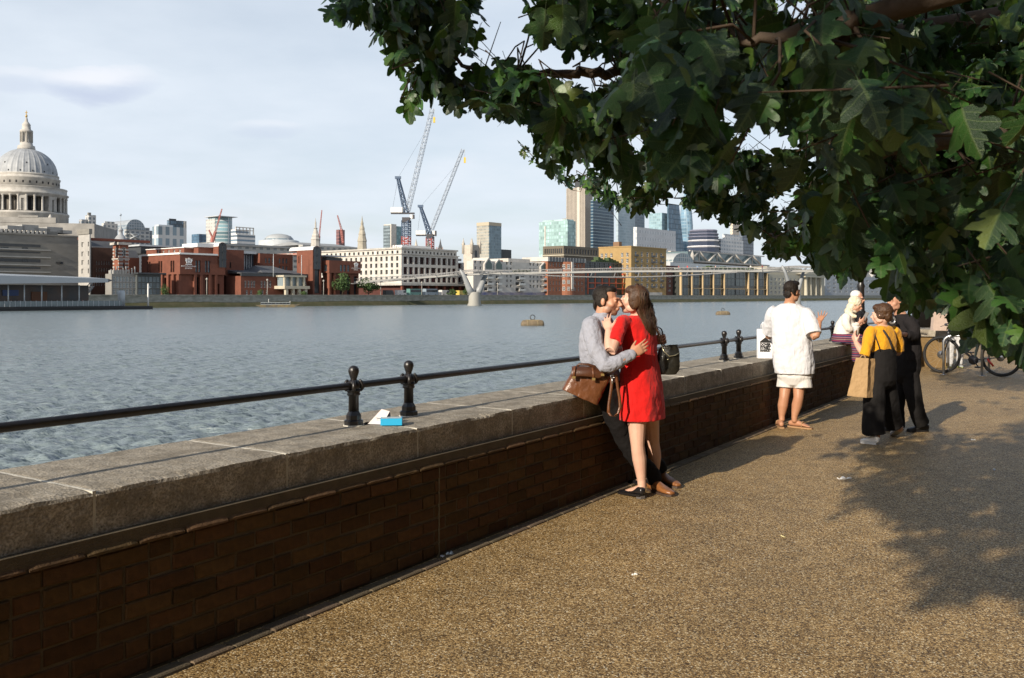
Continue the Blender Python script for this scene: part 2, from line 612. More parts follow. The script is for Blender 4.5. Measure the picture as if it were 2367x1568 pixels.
def coping_material():
 m = bpy.data.materials.new('weathered_granite')
 m.use_nodes = True
 nt = m.node_tree
 b = nt.nodes['Principled BSDF']
 N, L = nt.nodes.new, nt.links.new
 tc = N('ShaderNodeTexCoord')
 def noise(sc_, det=5, ro=0.6):
  n = N('ShaderNodeTexNoise'); n.inputs['Scale'].default_value = sc_; n.inputs['Detail'].default_value = det
  n.inputs['Roughness'].default_value = ro
  L(tc.outputs['Object'], n.inputs['Vector'])
  return n.outputs['Fac']
 def rng(v, a, bb, c, d):
  r = N('ShaderNodeMapRange')
  for k, q in zip(('From Min', 'From Max', 'To Min', 'To Max'), (a, bb, c, d)):
   r.inputs[k].default_value = q
  L(v, r.inputs['Value'])
  return r.outputs[0]
 def mix(fac, A, B):
  x = N('ShaderNodeMix'); x.data_type = 'RGBA'
  L(fac, x.inputs['Factor'])
  for k, q in (('A', A), ('B', B)):
   if isinstance(q, tuple): x.inputs[k].default_value = (*q, 1)
   else: L(q, x.inputs[k])
  return x.outputs['Result']
 fine = noise(95.0, 3)
 base = mix(rng(fine, 0.38, 0.64, 0, 1), (0.20, 0.172, 0.13), (0.47, 0.42, 0.34))
 blot = mix(rng(noise(7.5, 8, 0.7), 0.42, 0.62, 0, 0.8), base, (0.17, 0.145, 0.108))
 lich = mix(rng(noise(26.0, 6, 0.75), 0.60, 0.70, 0, 0.75), blot, (0.46, 0.42, 0.34))
 v = N('ShaderNodeTexVoronoi'); v.inputs['Scale'].default_value = 30.0
 L(tc.outputs['Object'], v.inputs['Vector'])
 dots = mix(rng(v.outputs['Distance'], 0.08, 0.15, 0.75, 0), lich, (0.055, 0.05, 0.038))
 L(dots, b.inputs['Base Color'])
 b.inputs['Roughness'].default_value = 0.85
 b.inputs['Specular IOR Level'].default_value = 0.3
 bp = N('ShaderNodeBump'); bp.inputs['Strength'].default_value = 0.75; bp.inputs['Distance'].default_value = 0.006
 L(fine, bp.inputs['Height'])
 bp2 = N('ShaderNodeBump'); bp2.inputs['Strength'].default_value = 0.6; bp2.inputs['Distance'].default_value = 0.02
 L(noise(13.0, 6), bp2.inputs['Height'])
 L(bp.outputs[0], bp2.inputs['Normal'])
 L(bp2.outputs[0], b.inputs['Normal'])
 return m


M_COPE = coping_material()
S0, S1 = -4.0, 21.6
wall = tag(empty('river_wall', WP(0, BRICK_N, 0), RZW), 'long low brick river wall with stone coping running beside the promenade', 'wall')
# local frame of the wall: x along, y to the river, z up


def brick_mesh(L, H, D, seed):
 rg = random.Random(seed)
 bm = bmesh.new()
 bmesh.ops.create_cube(bm, size=1.0)
 for v in bm.verts:
  v.co.x *= L; v.co.y *= D; v.co.z *= H
 bmesh.ops.bevel(bm, geom=[e for e in bm.edges if all(v.co.y < 0 for v in e.verts)], offset=0.005, segments=1, affect='EDGES')
 for v in bm.verts:
  v.co += Vector((rg.uniform(-.0018, .0018), rg.uniform(-.0015, .0015), rg.uniform(-.0018, .0018)))
 me = bpy.data.meshes.new('brick')
 bm.to_mesh(me); bm.free()
 me.materials.append(M_BRICK)
 return me


STR = [brick_mesh(0.213, 0.065, 0.10, i) for i in range(4)]
HDR = [brick_mesh(0.1015, 0.065, 0.10, 20 + i) for i in range(3)]
specs = []
rb = random.Random(5)
for c in range(7):
 z = 0.010 + 0.075 * c + 0.0375
 x = S0 + (0.1125 if c % 2 else 0.0) + 0.02
 while x < S1 - 0.2:
  hd = rb.random() < 0.22
  if abs((x % 7.4) - 4.35) < 0.0:
   pass
  if hd:
   for _ in range(2):
    specs.append((x + 0.051, z, 1)); x += 0.1125
  else:
   specs.append((x + 0.1065, z, 0)); x += 0.225
visible = [q for q in specs if q[0] > 1.25]
visible.sort(key=lambda q: q[0])
near, far = visible[:300], visible[300:]
behind = [q for q in specs if q[0] <= 1.25]
for (x, z, h) in near:
 me = rb.choice(HDR if h else STR)
 o = link('brick', me, wall)
 o.location = (x + rb.uniform(-.002, .002), 0.05 + rb.uniform(-.0045, .0045), z + rb.uniform(-.0015, .0015))
 o.rotation_euler = (rb.uniform(-.01, .01), rb.uniform(-.006, .006), rb.uniform(-.012, .012))


def join_bricks(lst, name):
 V, Fc = [], []
 for (x, z, h) in lst:
  me = rb.choice(HDR if h else STR)
  b0 = len(V)
  dy = 0.05 + rb.uniform(-.0035, .0035)
  V += [(v.co.x + x, v.co.y + dy, v.co.z + z) for v in me.vertices]
  Fc += [tuple(i + b0 for i in p.vertices) for p in me.polygons]
 m = bpy.data.meshes.new(name)
 m.from_pydata(V, [], Fc); m.update()
 tag(link(name, m, wall, M_BRICK), kind='stuff')


join_bricks(far + behind, 'far_bricks')
# mortar core behind the brick faces; pale movement joint; footing strip
MB().box(S0, S1, 0.008, 0.60, 0.0, 0.604).build('mortar_core', M_MORTAR, wall)
MB().box(4.264, 4.272, -0.002, 0.05, 0.0, 0.53).build('movement_joint', mat('joint_sealant', (.17, .135, .075), .9, var=.5, vscale=20), wall)
cantm = []
for i in range(3):
 mb = MB()
 rg = random.Random(i)
 n = 7
 for k in range(n + 1):
  xx = 0.0045 + (0.225 - 0.009) * k / n
  j = lambda: rg.uniform(-.0015, .0015)
  r = 0.0 if 0 < k < n else 0.002
  mb.v += [(xx, 0.03 + r, 0.536), (xx, -0.005 + j() + r, 0.5365), (xx, -0.005 + j() + r, 0.546 + j() - r), (xx, 0.047 + j(), 0.604), (xx, 0.09, 0.604)]
 for k in range(n):
  for q in range(4):
   a = k * 5 + q
   mb.f.append((a, a + 5, a + 6, a + 1)); mb.m.append(0); mb.sm.append(False)
 mb.f.append((0, 1, 2, 3, 4)); mb.m.append(0); mb.sm.append(False)
 mb.f.append(tuple(n * 5 + q for q in (4, 3, 2, 1, 0))); mb.m.append(0); mb.sm.append(False)
 me = mb.mesh('cant_brick'); me.materials.append(M_CANT)
 cantm.append(me)
x = 0.9
while x < S1 - 0.3:
 o = link('cant_brick', rb.choice(cantm), wall)
 o.location = (x, rb.uniform(-.003, .003), rb.uniform(-.0015, .0))
 x += 0.2275
# row of pavers at the foot
edg = []
for i in range(3):
 bm = bmesh.new(); bmesh.ops.create_cube(bm, size=1.0)
 for v in bm.verts:
  v.co = Vector((v.co.x * 0.214, v.co.y * 0.105, v.co.z * 0.05))
 bmesh.ops.bevel(bm, geom=list(bm.edges), offset=0.006, segments=1, affect='EDGES')
 me = bpy.data.meshes.new('edging_brick'); bm.to_mesh(me); bm.free(); me.materials.append(mat('edging_brick', (0.15, 0.11, 0.065), 0.9, var=0.7, vscale=12, bump=0.5, bscale=100, rand=0.3))
 edg.append(me)
x = 1.0
while x < 19.5:
 o = link('edging_brick', rb.choice(edg), wall)
 o.location = (x, -0.0555, -0.0165 + rb.uniform(-.003, .002))
 o.rotation_euler = (math.radians(-7) + rb.uniform(-.02, .02), rb.uniform(-.01, .01), 0)
 x += 0.2225
# coping stones
CJ = [2.10 + 1.012 * k for k in range(-6, 19)]
for k in range(len(CJ)):
 a, b_ = CJ[k], (CJ[k + 1] if k + 1 < len(CJ) else S1)
 if b_ - a < 0.2 or a > S1: continue
 Lx = b_ - a - 0.014
 nx, ny, nz = (60, 12, 8) if 0.9 < a < 7 else (24, 6, 4)
 bm = bmesh.new()
 grid = {}
 def vert(i, j, l):
  q = grid.get((i, j, l))
  if q is None:
   xx, yy, zz = a + 0.007 + Lx * i / nx, 0.045 + COPE_W * j / ny, COPE_Z - COPE_T + COPE_T * l / nz
   q = bm.verts.new((xx, yy, zz)); grid[(i, j, l)] = q
  return q
 def quad(A):
  try: bm.faces.new([vert(*q) for q in A])
  except ValueError: pass
 for i in range(nx):
  for j in range(ny):
   quad([(i, j, nz), (i + 1, j, nz), (i + 1, j + 1, nz), (i, j + 1, nz)])
   quad([(i, j, 0), (i, j + 1, 0), (i + 1, j + 1, 0), (i + 1, j, 0)])
  for l in range(nz):
   quad([(i, 0, l), (i + 1, 0, l), (i + 1, 0, l + 1), (i, 0, l + 1)])
   quad([(i, ny, l), (i, ny, l + 1), (i + 1, ny, l + 1), (i + 1, ny, l)])
 for j in range(ny):
  for l in range(nz):
   quad([(0, j, l), (0, j, l + 1), (0, j + 1, l + 1), (0, j + 1, l)])
   quad([(nx, j, l), (nx, j + 1, l), (nx, j + 1, l + 1), (nx, j, l + 1)])
 for (i, j, l), v in grid.items():
  p = v.co.copy()
  w = mnoise.noise(p * 9.0) * 0.0022 + mnoise.noise(p * 31.0) * 0.0012
  if l == nz: v.co.z += w
  if j == 0: v.co.y += w
  if l == nz and j == 0:                       # worn, chipped arris
   ch = 0.004 + 0.010 * max(0.0, mnoise.noise(Vector((p.x * 7.0, 3.3, 0)))) + 0.022 * max(0.0, mnoise.noise(Vector((p.x * 2.2, 9.1, 0))) - 0.28) * (1 + mnoise.noise(Vector((p.x * 40, 1, 0))))
   v.co.z -= ch; v.co.y += ch * 0.8
  if i in (0, nx) and l == nz:
   v.co.z -= 0.003
 me = bpy.data.meshes.new('coping_stone')
 bm.to_mesh(me); bm.free()
 link('coping_stone', me, wall, M_COPE)
 MB().box(a - 0.0075, a + 0.0075, 0.048, 0.045 + COPE_W - 0.004, COPE_Z - COPE_T + 0.002, COPE_Z - 0.002).build('mortar_joint', M_JOINT, wall)
# outer face of the embankment below the coping down to the water
MB().box(S0, S1 + 90, 0.60, 0.76, -6.0, 0.604).build('outer_face', mat('quay_stone', (0.2, 0.18, 0.14), 0.9, var=0.8, vscale=1.5, bump=0.5, bscale=20), wall)

# ------------------------------------------------------------------ railing
M_IRON = mat('black_iron_paint', (0.010, 0.010, 0.011), 0.32, var=0.6, vscale=30, bump=0.25, bscale=60, col2=(0.022, 0.016, 0.012), spec=0.55)
rail = tag(empty('railing', WP(0, BRICK_N, 0), RZW), 'black iron tube railing with pairs of ball topped posts along the coping', 'railing')
RY = 0.425


def post_at(x):
 p = MB()
 # octagonal foot with broach stops
 p.lathe([(0.060, 0.0), (0.060, 0.030), (0.052, 0.036)], 8, smooth=False, rot=math.pi / 8)
 p.lathe([(0.047, 0.034), (0.047, 0.062), (0.031, 0.088)], 8, smooth=False, rot=math.pi / 8)
 p.lathe([(0.031, 0.07), (0.030, 0.175), (0.039, 0.182), (0.041, 0.190), (0.036, 0.196), (0.043, 0.205), (0.043, 0.214), (0.030, 0.218)], 16)
 # rail boss with four scroll cheeks
 p.lathe([(0.030, 0.212), (0.040, 0.222), (0.043, 0.238), (0.036, 0.262), (0.024, 0.272)], 16)
 for k in range(4):
  an = math.pi / 4 + k * math.pi / 2
  c = Vector((math.cos(an), math.sin(an), 0))
  tpts = []
  for q in range(9):
   t = q / 8.0
   tpts.append(Vector((0, 0, 0.205 + 0.068 * t)) + c * (0.034 + 0.017 * math.sin(math.pi * (0.15 + 0.85 * t)) ** 1.0))
  p.tube(tpts, [0.006, 0.010, 0.013, 0.014, 0.014, 0.013, 0.012, 0.010, 0.006], 6)
 o = p.build('post', M_IRON, rail)
 o.location = (x, RY, COPE_Z)
 f = MB()
 f.lathe([(0.020, 0.262), (0.0185, 0.276), (0.021, 0.284), (0.026, 0.298), (0.0315, 0.316), (0.0325, 0.327), (0.030, 0.340), (0.022, 0.350), (0.010, 0.3555), (0.001, 0.357)], 20)
 b = f.build('ball_finial', M_IRON, o)
 m = MB(); m.lathe([(0.066, -0.001), (0.066, 0.004), (0.060, 0.006)], 8, rot=math.pi / 8)
 m.build('bedding', M_JOINT, o)
 return o


for x in (-2.3, -1.8, 3.99, 4.50, 10.32, 10.83, 15.5, 16.0):
 post_at(x)
MB().tube([(S0, RY, COPE_Z + 0.238), (3.0, RY, COPE_Z + 0.2385), (9.0, RY, COPE_Z + 0.236), (20.8, RY, COPE_Z + 0.238)], 0.0215, 14).build('rail', M_IRON, rail)

# unseen dark building added landward to cut sky light on the river wall
wh = tag(empty('added_sky_block', WP(0, -15.0, 0), RZW), 'long dark brick block added out of view to hold back sky light', 'building')
mb = MB(); mb.box(-45, 70, -14, 0, 0, 15)
mb.build('wall', mat('sky_block_brick', (0.10, 0.06, 0.04), 0.9, var=0.5, vscale=0.8), wh)
wp_ = MB().box(-.7, .7, -.02, .06, -1.1, 1.1).mesh('window'); wp_.materials.append(mat('sky_block_glass', (0.03, 0.035, 0.04), 0.1))
for i in range(14):
 for j in range(3):
  o = link('window', wp_, wh); o.location = (-20 + 4.6 * i, 0.01, 3 + 4.2 * j)
# ------------------------------------------------------------------ far bank
BB = Vector((0.638, 0.770, 0)).normalized()        # downstream along the far bank
BWV = Vector((-BB.y, BB.x, 0))                     # inland
BRZ = math.atan2(BB.y, BB.x)
B0 = Vector((-109.7, 268.7, 0))
LAND_Z = 1.4


def bank_y(px, back=0.0):
 """distance of the bank line (moved inland by back metres) seen at picture column px"""
 r = (px - CX) / F
 o = B0 + BWV * back
 k = (r * o.y - o.x) / (BB.x - r * BB.y)
 return o.y + BB.y * k


M_QUAY = mat('far_quay_stone', (0.36, 0.345, 0.30), 0.9, var=1.0, vscale=0.5, col2=(0.20, 0.195, 0.16), detail=9, coords='Object', stretch=(1, 1, 2.2))
M_SLIME = mat('quay_weed', (0.040, 0.048, 0.016), 0.9, var=0.9, vscale=0.35, col2=(0.085, 0.075, 0.04), detail=8)
M_LAND = mat('far_paving', (0.22, 0.20, 0.17), 0.9, var=0.6, vscale=0.1)
g = MB()
A_, C_ = B0 - BB * 420, B0 + BB * 1600
g.add([A_ + Vector((0, 0, LAND_Z)), C_ + Vector((0, 0, LAND_Z)), C_ + BWV * 2500 + Vector((0, 0, LAND_Z)), A_ + BWV * 2500 + Vector((0, 0, LAND_Z))], [(0, 1, 2, 3)])
tag(g.build('far_bank_ground', M_LAND), kind='structure')
quay = tag(empty('quay_wall', B0, BRZ), 'pale stone embankment wall with dark weed along the far shore', 'wall')
MB().box(-420, 1600, -0.2, 1.0, -3.0, LAND_Z + 0.45).build('wall', M_QUAY, quay)
MB().box(-420, 1600, -0.55, -0.19, LAND_Z + 0.2, LAND_Z + 0.48).build('string_course', M_QUAY, quay)
w = MB()
n = 700
for k in range(n + 1):
 x = -420 + 2020 * k / n
 a = mnoise.noise(Vector((x * 0.045, 0, 0))) + 0.5 * mnoise.noise(Vector((x * 0.2, 5, 0)))
 w.v += [(x, -2.6 - 1.6 * a, -3.2), (x, -0.8, WATER_Z + 0.62 + 0.35 * a), (x, -0.22, WATER_Z + 1.6 + 0.3 * a), (x, 0.3, WATER_Z + 1.4)]
for k in range(n):
 for q in range(3):
  a = k * 4 + q
  w.f.append((a, a + 4, a + 5, a + 1)); w.m.append(0); w.sm.append(True)
w.build('weed_foot', M_SLIME, quay)
lamp = MB()
lamp.tube([(0, 0, 0), (0, 0, 4.6)], [0.16, 0.09], 6)
lamp.lathe([(0.05, 4.6), (0.33, 4.75), (0.36, 5.05), (0.2, 5.3), (0.02, 5.4)], 8)
LM = lamp.mesh('lamp_standard')
LM.materials.append(mat('lamp_paint', (0.35, 0.33, 0.3), 0.6))
for i, (px, nm) in enumerate(((478, 'west of the brick school'), (618, 'before the low slate roof'), (748, 'beside the school east wing'), (880, 'near the round green trees'), (975, 'before the white office'), (1150, 'just past the bridge pier'), (1390, 'before the red framed block'))):
 Yb = bank_y(px, 0.6)
 o = link('lamp_standard', LM, None)
 p = P(px, 684, Yb)
 o.location = (p.x, p.y, LAND_Z + 0.45)
 tag(o, 'slim pale lamp standard on the far quay ' + nm, 'street lamp', 'lamp standards along the far quay')

# ------------------------------------------------------------------ windows and buildings
M_PANE = mat('dark_glass', (0.035, 0.042, 0.05), 0.08, var=0.4, vscale=0.4, rand=0.35)
M_PANE_L = mat('pale_glass', (0.20, 0.25, 0.27), 0.12, rand=0.35)
M_FRAME_W = mat('white_frame', (0.72, 0.70, 0.66), 0.6)
M_FRAME_D = mat('dark_frame', (0.03, 0.03, 0.03), 0.5)


def pane_mesh(name, pane, frame, mull=1, trans=0, fw=0.08):
 mb = MB()
 mb.add([(-.5, 0, -.5), (.5, 0, -.5), (.5, 0, .5), (-.5, 0, .5)], [(0, 1, 2, 3)], 0)
 for (x0, x1, z0, z1) in [(-.5, -.5 + fw, -.5, .5), (.5 - fw, .5, -.5, .5), (-.5 + fw, .5 - fw, .5 - fw * .7, .5), (-.5 + fw, .5 - fw, -.5, -.5 + fw * .7)] + \
   [(-.5 + (k + 1) / (mull + 1) - fw * .4, -.5 + (k + 1) / (mull + 1) + fw * .4, -.5 + fw * .7, .5 - fw * .7) for k in range(mull)]:
  mb.box(x0, x1, -.06, .0, z0, z1, 1)
 for k in range(trans):
  z = -.5 + (k + 1) / (trans + 1)
  mb.box(-.5 + fw, .5 - fw, -.05, -.001, z - fw * .3, z + fw * .3, 1)
 me = mb.mesh(name)
 me.materials.append(pane); me.materials.append(frame)
 return me


WIN = {
 'white': pane_mesh('window', M_PANE, M_FRAME_W, 1, 1),
 'white_big': pane_mesh('window', M_PANE, M_FRAME_W, 1, 0, 0.05),
 'dark': pane_mesh('window', M_PANE, M_FRAME_D, 1, 0),
 'open': pane_mesh('window', mat('dark_red_void', (0.045, 0.012, 0.010), 0.8, rand=0.5), M_FRAME_D, 1, 0, 0.04),
 'pale': pane_mesh('window', M_PANE_L, M_FRAME_W, 2, 1, 0.05),
 'grey': pane_mesh('window', M_PANE_L, M_FRAME_D, 2, 2, 0.04),
}


def facade(mb, L, z0, z1, ops, face, depth=0.35, mi=0, off=0.0):
 """wall sheet with real openings; face 'R' (plane y=off, seen from -y) or 'W' (plane x=off, seen from -x)"""
 us = sorted({0.0, L} | {round(q, 3) for o in ops for q in (o[0], o[1])})
 vs_ = sorted({z0, z1} | {round(q, 3) for o in ops for q in (o[2], o[3])})
 def pt(u, d, v):
  return (u, off + d, v) if face == 'R' else (off + d, u, v)
 def fl(q):
  return q if face == 'R' else q[::-1]
 idx = {}
 def V(u, v):
  if (u, v) not in idx:
   idx[(u, v)] = len(mb.v); mb.v.append(pt(u, 0, v))
  return idx[(u, v)]
 for i in range(len(us) - 1):
  for j in range(len(vs_) - 1):
   cu, cv = (us[i] + us[i + 1]) / 2, (vs_[j] + vs_[j + 1]) / 2
   if any(o[0] < cu < o[1] and o[2] < cv < o[3] for o in ops):
    continue
   mb.f.append(fl((V(us[i], vs_[j]), V(us[i + 1], vs_[j]), V(us[i + 1], vs_[j + 1]), V(us[i], vs_[j + 1]))))
   mb.m.append(mi); mb.sm.append(False)
 for (a, b, c, d, *_) in ops:
  q = [(a, c), (b, c), (b, d), (a, d)]
  for k in range(4):
   p0, p1 = q[k], q[(k + 1) % 4]
   mb.add([pt(p0[0], 0, p0[1]), pt(p1[0], 0, p1[1]), pt(p1[0], depth, p1[1]), pt(p0[0], depth, p0[1])], [fl((0, 3, 2, 1))], mi)


def grid(u0, u1, nu, v0, v1, nv, fu=0.5, fv=0.6, skip=()):
 out = []
 for i in range(nu):
  for j in range(nv):
   if (i, j) in skip: continue
   a = u0 + (u1 - u0) * (i + 0.5 - fu / 2) / nu
   c = v0 + (v1 - v0) * (j + 0.5 - fv / 2) / nv
   out.append((a, a + (u1 - u0) / nu * fu, c, c + (v1 - v0) / nv * fv))
 return out


class Bld:
 """a building set out from its river-side corner: local x downstream, y inland, z up from the land"""
 def __init__(self, name, label, xl, xc, xr, ytop, back, cat='building', zb=LAND_Z, Y=None):
  r = lambda q: (q - CX) / F
  Yc = Y if Y is not None else bank_y(xc, back)
  c = P(xc, HY, Yc)
  self.k = Yc / F
  self.L = (r(xr) * Yc - c.x) / (BB.x - r(xr) * BB.y)
  self.W = (c.x - r(xl) * Yc) / (BB.y + BB.x * r(xl))
  self.W = max(self.W, 4.0)
  self.H = CAM_Z + (HY - ytop) * self.k - zb
  self.zb = zb
  self.Yc = Yc
  self.o = tag(empty(name, (c.x, c.y, zb), BRZ), label, cat)

 def z(self, py):
  return CAM_Z + (HY - py) * self.k - self.zb

 def u(self, px):
  """distance along the river face for a picture column"""
  r = (px - CX) / F
  c = self.o.location
  return (r * c.y - c.x) / (BB.x - r * BB.y)

 def w(self, px):
  r = (px - CX) / F
  c = self.o.location
  return (c.x - r * c.y) / (BB.y + BB.x * r)

 def body(self, mat_, opsR=(), opsW=(), x0=0.0, x1=None, y0=0.0, y1=None, z0=-0.5, z1=None, name='wall', win='dark', depth=0.35, winW=None, roofmat=None):
  x1 = self.L if x1 is None else x1
  y1 = self.W if y1 is None else y1
  z1 = self.H if z1 is None else z1
  mb = MB()
  opsR, opsW = list(opsR), list(opsW)
  # faces are built in coordinates shifted to the body's own corner
  sub = MB(); facade(sub, x1 - x0, z0, z1, opsR, 'R', depth)
  mb.add([(v[0] + x0, v[1] + y0, v[2]) for v in sub.v], sub.f)
  sub = MB(); facade(sub, y1 - y0, z0, z1, opsW, 'W', depth)
  mb.add([(v[0] + x0, v[1] + y0, v[2]) for v in sub.v], sub.f)
  mb.add([(x1, y0, z0), (x1, y1, z0), (x1, y1, z1), (x1, y0, z1)], [(0, 1, 2, 3)])
  mb.add([(x0, y1, z0), (x1, y1, z0), (x1, y1, z1), (x0, y1, z1)], [(3, 2, 1, 0)])
  mb.add([(x0, y0, z1), (x1, y0, z1), (x1, y1, z1), (x0, y1, z1)], [(0, 1, 2, 3)], 1 if roofmat else 0)
  o = mb.build(name, [mat_, roofmat] if roofmat else mat_, self.o)
  for ops, face in ((opsR, 'R'), (opsW, 'W')):
   for q in ops:
    kind = q[4] if len(q) > 4 else (win if face == 'R' or winW is None else winW)
    wo = link('window', WIN[kind], self.o)
    u, v = (q[0] + q[1]) / 2, (q[2] + q[3]) / 2
    if face == 'R':
     wo.location = (x0 + u, y0 + depth - 0.02, v)
    else:
     wo.location = (x0 + depth - 0.02, y0 + u, v)
     wo.rotation_euler = (0, 0, -math.pi / 2)
    wo.scale = (q[1] - q[0], 1.0, q[3] - q[2])
  return o

 def box(self, name, mat_, x0, x1, y0, y1, z0, z1):
  return MB().box(x0, x1, y0, y1, z0, z1).build(name, mat_, self.o)


STONE_W = mat('portland_stone', (0.50, 0.48, 0.44), 0.8, var=0.7, vscale=0.35, col2=(0.26, 0.25, 0.235), detail=8)
LEAD = mat('lead_roof', (0.38, 0.40, 0.42), 0.6, var=0.8, vscale=0.3, col2=(0.22, 0.235, 0.25), detail=8)
SLATE = mat('slate', (0.10, 0.105, 0.115), 0.6, var=0.5, vscale=0.5)
RED_B = mat('school_brick', (0.19, 0.066, 0.039), 0.85, var=0.7, vscale=0.5, col2=(0.115, 0.040, 0.025), detail=8)
CONC = mat('grey_concrete', (0.25, 0.24, 0.215), 0.85, var=0.5, vscale=0.25, detail=8, stretch=(1, 1, 2.5))
WHITE_B = mat('white_render', (0.58, 0.555, 0.51), 0.8, var=0.5, vscale=0.3, detail=7)
DARK = mat('dark_void', (0.012, 0.012, 0.014), 0.8)
METAL_D = mat('dark_metal', (0.05, 0.055, 0.06), 0.45, var=0.4, vscale=0.5)
METAL_P = mat('pale_metal', (0.50, 0.53, 0.55), 0.4, var=0.3, vscale=0.3)


# ---- cathedral ------------------------------------------------------
def cathedral():
 Yc = 520.0
 k = Yc / F
 c = P(61, HY, Yc)
 root = tag(empty('cathedral', (c.x, c.y, LAND_Z), 0.2), 'domed stone cathedral with columned drum and tall lantern rising behind grey offices', 'cathedral')
 z = lambda py: CAM_Z + (HY - py) * k - LAND_Z
 R = lambda px: px * k
 # plinth drum
 MB().lathe([(R(88), 0), (R(88), z(500)), (R(89.5), z(499)), (R(89.5), z(495)), (R(87), z(494)), (R(70), z(494))], 64).build('base_drum', STONE_W, root)
 MB().lathe([(R(66), z(496)), (R(66), z(456)), (R(40), z(455))], 64).build('inner_drum', mat('drum_shade_stone', (0.17, 0.155, 0.135), 0.9, var=0.6, vscale=0.3), root)  # darker than the outer stone: deep shade behind columns put into the colour
 nb = 32
 colm = MB()
 hh = z(458) - z(493)
 rc = R(2.6)
 colm.lathe([(rc * 1.4, 0), (rc * 1.4, hh * .03), (rc * 1.05, hh * .05), (rc, hh * .1), (rc * .85, hh * .9), (rc * 1.3, hh * .97), (rc * 1.45, hh)], 12)
 cme = colm.mesh('column'); cme.materials.append(STONE_W)
 for i in range(nb):
  an = 2 * math.pi * (i + .5) / nb
  o = link('column', cme, root)
  o.location = (R(83) * math.cos(an), R(83) * math.sin(an), z(493))
  if i % 4 == 0:                                # solid bays with niches
   a1 = an + math.pi / nb
   mb = MB()
   M = Matrix.Rotation(a1, 4, 'Z')
   wd = R(83) * math.pi / nb * 0.92
   mb.box(R(62), R(84), -wd, -wd * .36, z(493), z(457), 0, M)
   mb.box(R(62), R(84), wd * .36, wd, z(493), z(457), 0, M)
   mb.box(R(62), R(84), -wd * .36, wd * .36, z(466), z(457), 0, M)
   mb.box(R(62), R(80), -wd * .36, wd * .36, z(493), z(466), 0, M)
   mb.build('niche_bay', STONE_W, root)
  else:
   a1 = an + math.pi / nb
   mb = MB(); mb.box(R(65.5), R(66.6), -R(3.4), R(3.4), z(489), z(462), 0, Matrix.Rotation(a1, 4, 'Z'))
   mb.build('drum_window', DARK, root)
 MB().lathe([(R(64), z(459)), (R(84.5), z(459)), (R(85), z(455)), (R(88), z(453.5)), (R(88.5), z(451)), (R(84.5), z(449.5)), (R(84.5), z(440)), (R(85.5), z(439)), (R(85.5), z(437.5)), (R(80), z(437.5)), (R(80), z(444)), (R(68), z(444))], 64).build('entablature', STONE_W, root)
 MB().lathe([(R(69.5), z(446)), (R(69.5), z(419)), (R(70.5), z(418)), (R(71.5), z(414.5)), (R(69), z(414)), (R(67), z(410)), (R(68.5), z(409)), (R(68), z(406)), (R(60), z(405))], 64).build('attic', STONE_W, root)
 me = MB().box(-R(1.6), R(1.6), -R(.4), R(.4), -R(2.6), R(2.6)).mesh('attic_window'); me.materials.append(DARK)
 for i in range(nb):
  an = 2 * math.pi * i / nb
  o = link('attic_window', me, root)
  o.location = (R(69.4) * math.cos(an), R(69.4) * math.sin(an), z(427))
  o.rotation_euler = (0, 0, an + math.pi / 2)
 # ribbed dome
 seg, prof = 128, []
 for q in range(19):
  t = q / 18
  a = t * math.radians(78)
  prof.append((R(64.5) * (math.cos(a) ** 0.92), z(406) + (z(346) - z(406)) * math.sin(a) / math.sin(math.radians(78))))
 V, Fc = [], []
 for (r, zz) in prof:
  for s in range(seg):
   m = 1.0 + 0.013 * (1 if s % 4 == 0 else -0.2)
   an = 2 * math.pi * s / seg
   V.append((r * m * math.cos(an), r * m * math.sin(an), zz))
 for q in range(len(prof) - 1):
  for s in range(seg):
   s2 = (s + 1) % seg
   Fc.append((q * seg + s, q * seg + s2, (q + 1) * seg + s2, (q + 1) * seg + s))
 Fc.append(tuple(range((len(prof) - 1) * seg, len(prof) * seg)))
 dm = MB(); dm.add(V, Fc, 0, False)
 dome = dm.build('dome', LEAD, root)
 dot = MB().box(-R(1.0), R(1.0), -R(.8), R(.8), -R(1.7), R(1.7)).mesh('dome_light'); dot.materials.append(DARK)
 for i in range(16):
  for (t, off) in ((0.10, 0), (0.33, 0.5)):
   if off and i % 2: continue
   an = 2 * math.pi * (i + off + .25) / 16
   r_, zz = prof[int(t * 18)]
   o = link('dome_light', dot, dome)
   o.location = (r_ * 1.0 * math.cos(an), r_ * 1.0 * math.sin(an), zz)
   o.rotation_euler = (0, 0, an + math.pi / 2)
 # lantern
 MB().lathe([(R(19), z(347)), (R(19), z(343)), (R(18), z(341)), (R(18), z(338)), (R(14), z(337)), (R(12.5), z(330)), (R(9.5), z(329)), (R(9.5), z(308)), (R(14), z(306)), (R(13.5), z(302)),
    (R(9.5), z(300)), (R(8.8), z(291)), (R(9.2), z(289)), (R(6.5), z(285)), (R(3.6), z(281)), (R(2.8), z(275)), (R(1.6), z(272))], 16).build('lantern', STONE_W, root)
 lc = MB().lathe([(R(1.5), 0), (R(1.5), z(306) - z(330)), (R(1.9), z(306) - z(330) + .1)], 8).mesh('lantern_column'); lc.materials.append(STONE_W)
 for i in range(8):
  an = 2 * math.pi * (i + .5) / 8
  o = link('lantern_column', lc, root); o.location = (R(12.2) * math.cos(an), R(12.2) * math.sin(an), z(330))
 gold = mat('dull_gold', (0.42, 0.30, 0.12), 0.45, metal=0.3)
 cr = MB()
 cr.lathe([(R(.4), z(273)), (R(2.2), z(271)), (R(2.7), z(268.5)), (R(2.0), z(266)), (R(.8), z(265))], 10)
 cr.box(-R(.75), R(.75), -R(.6), R(.6), z(266), z(256))
 cr.box(-R(2.8), R(2.8), -R(.6), R(.6), z(261.5), z(259.8))
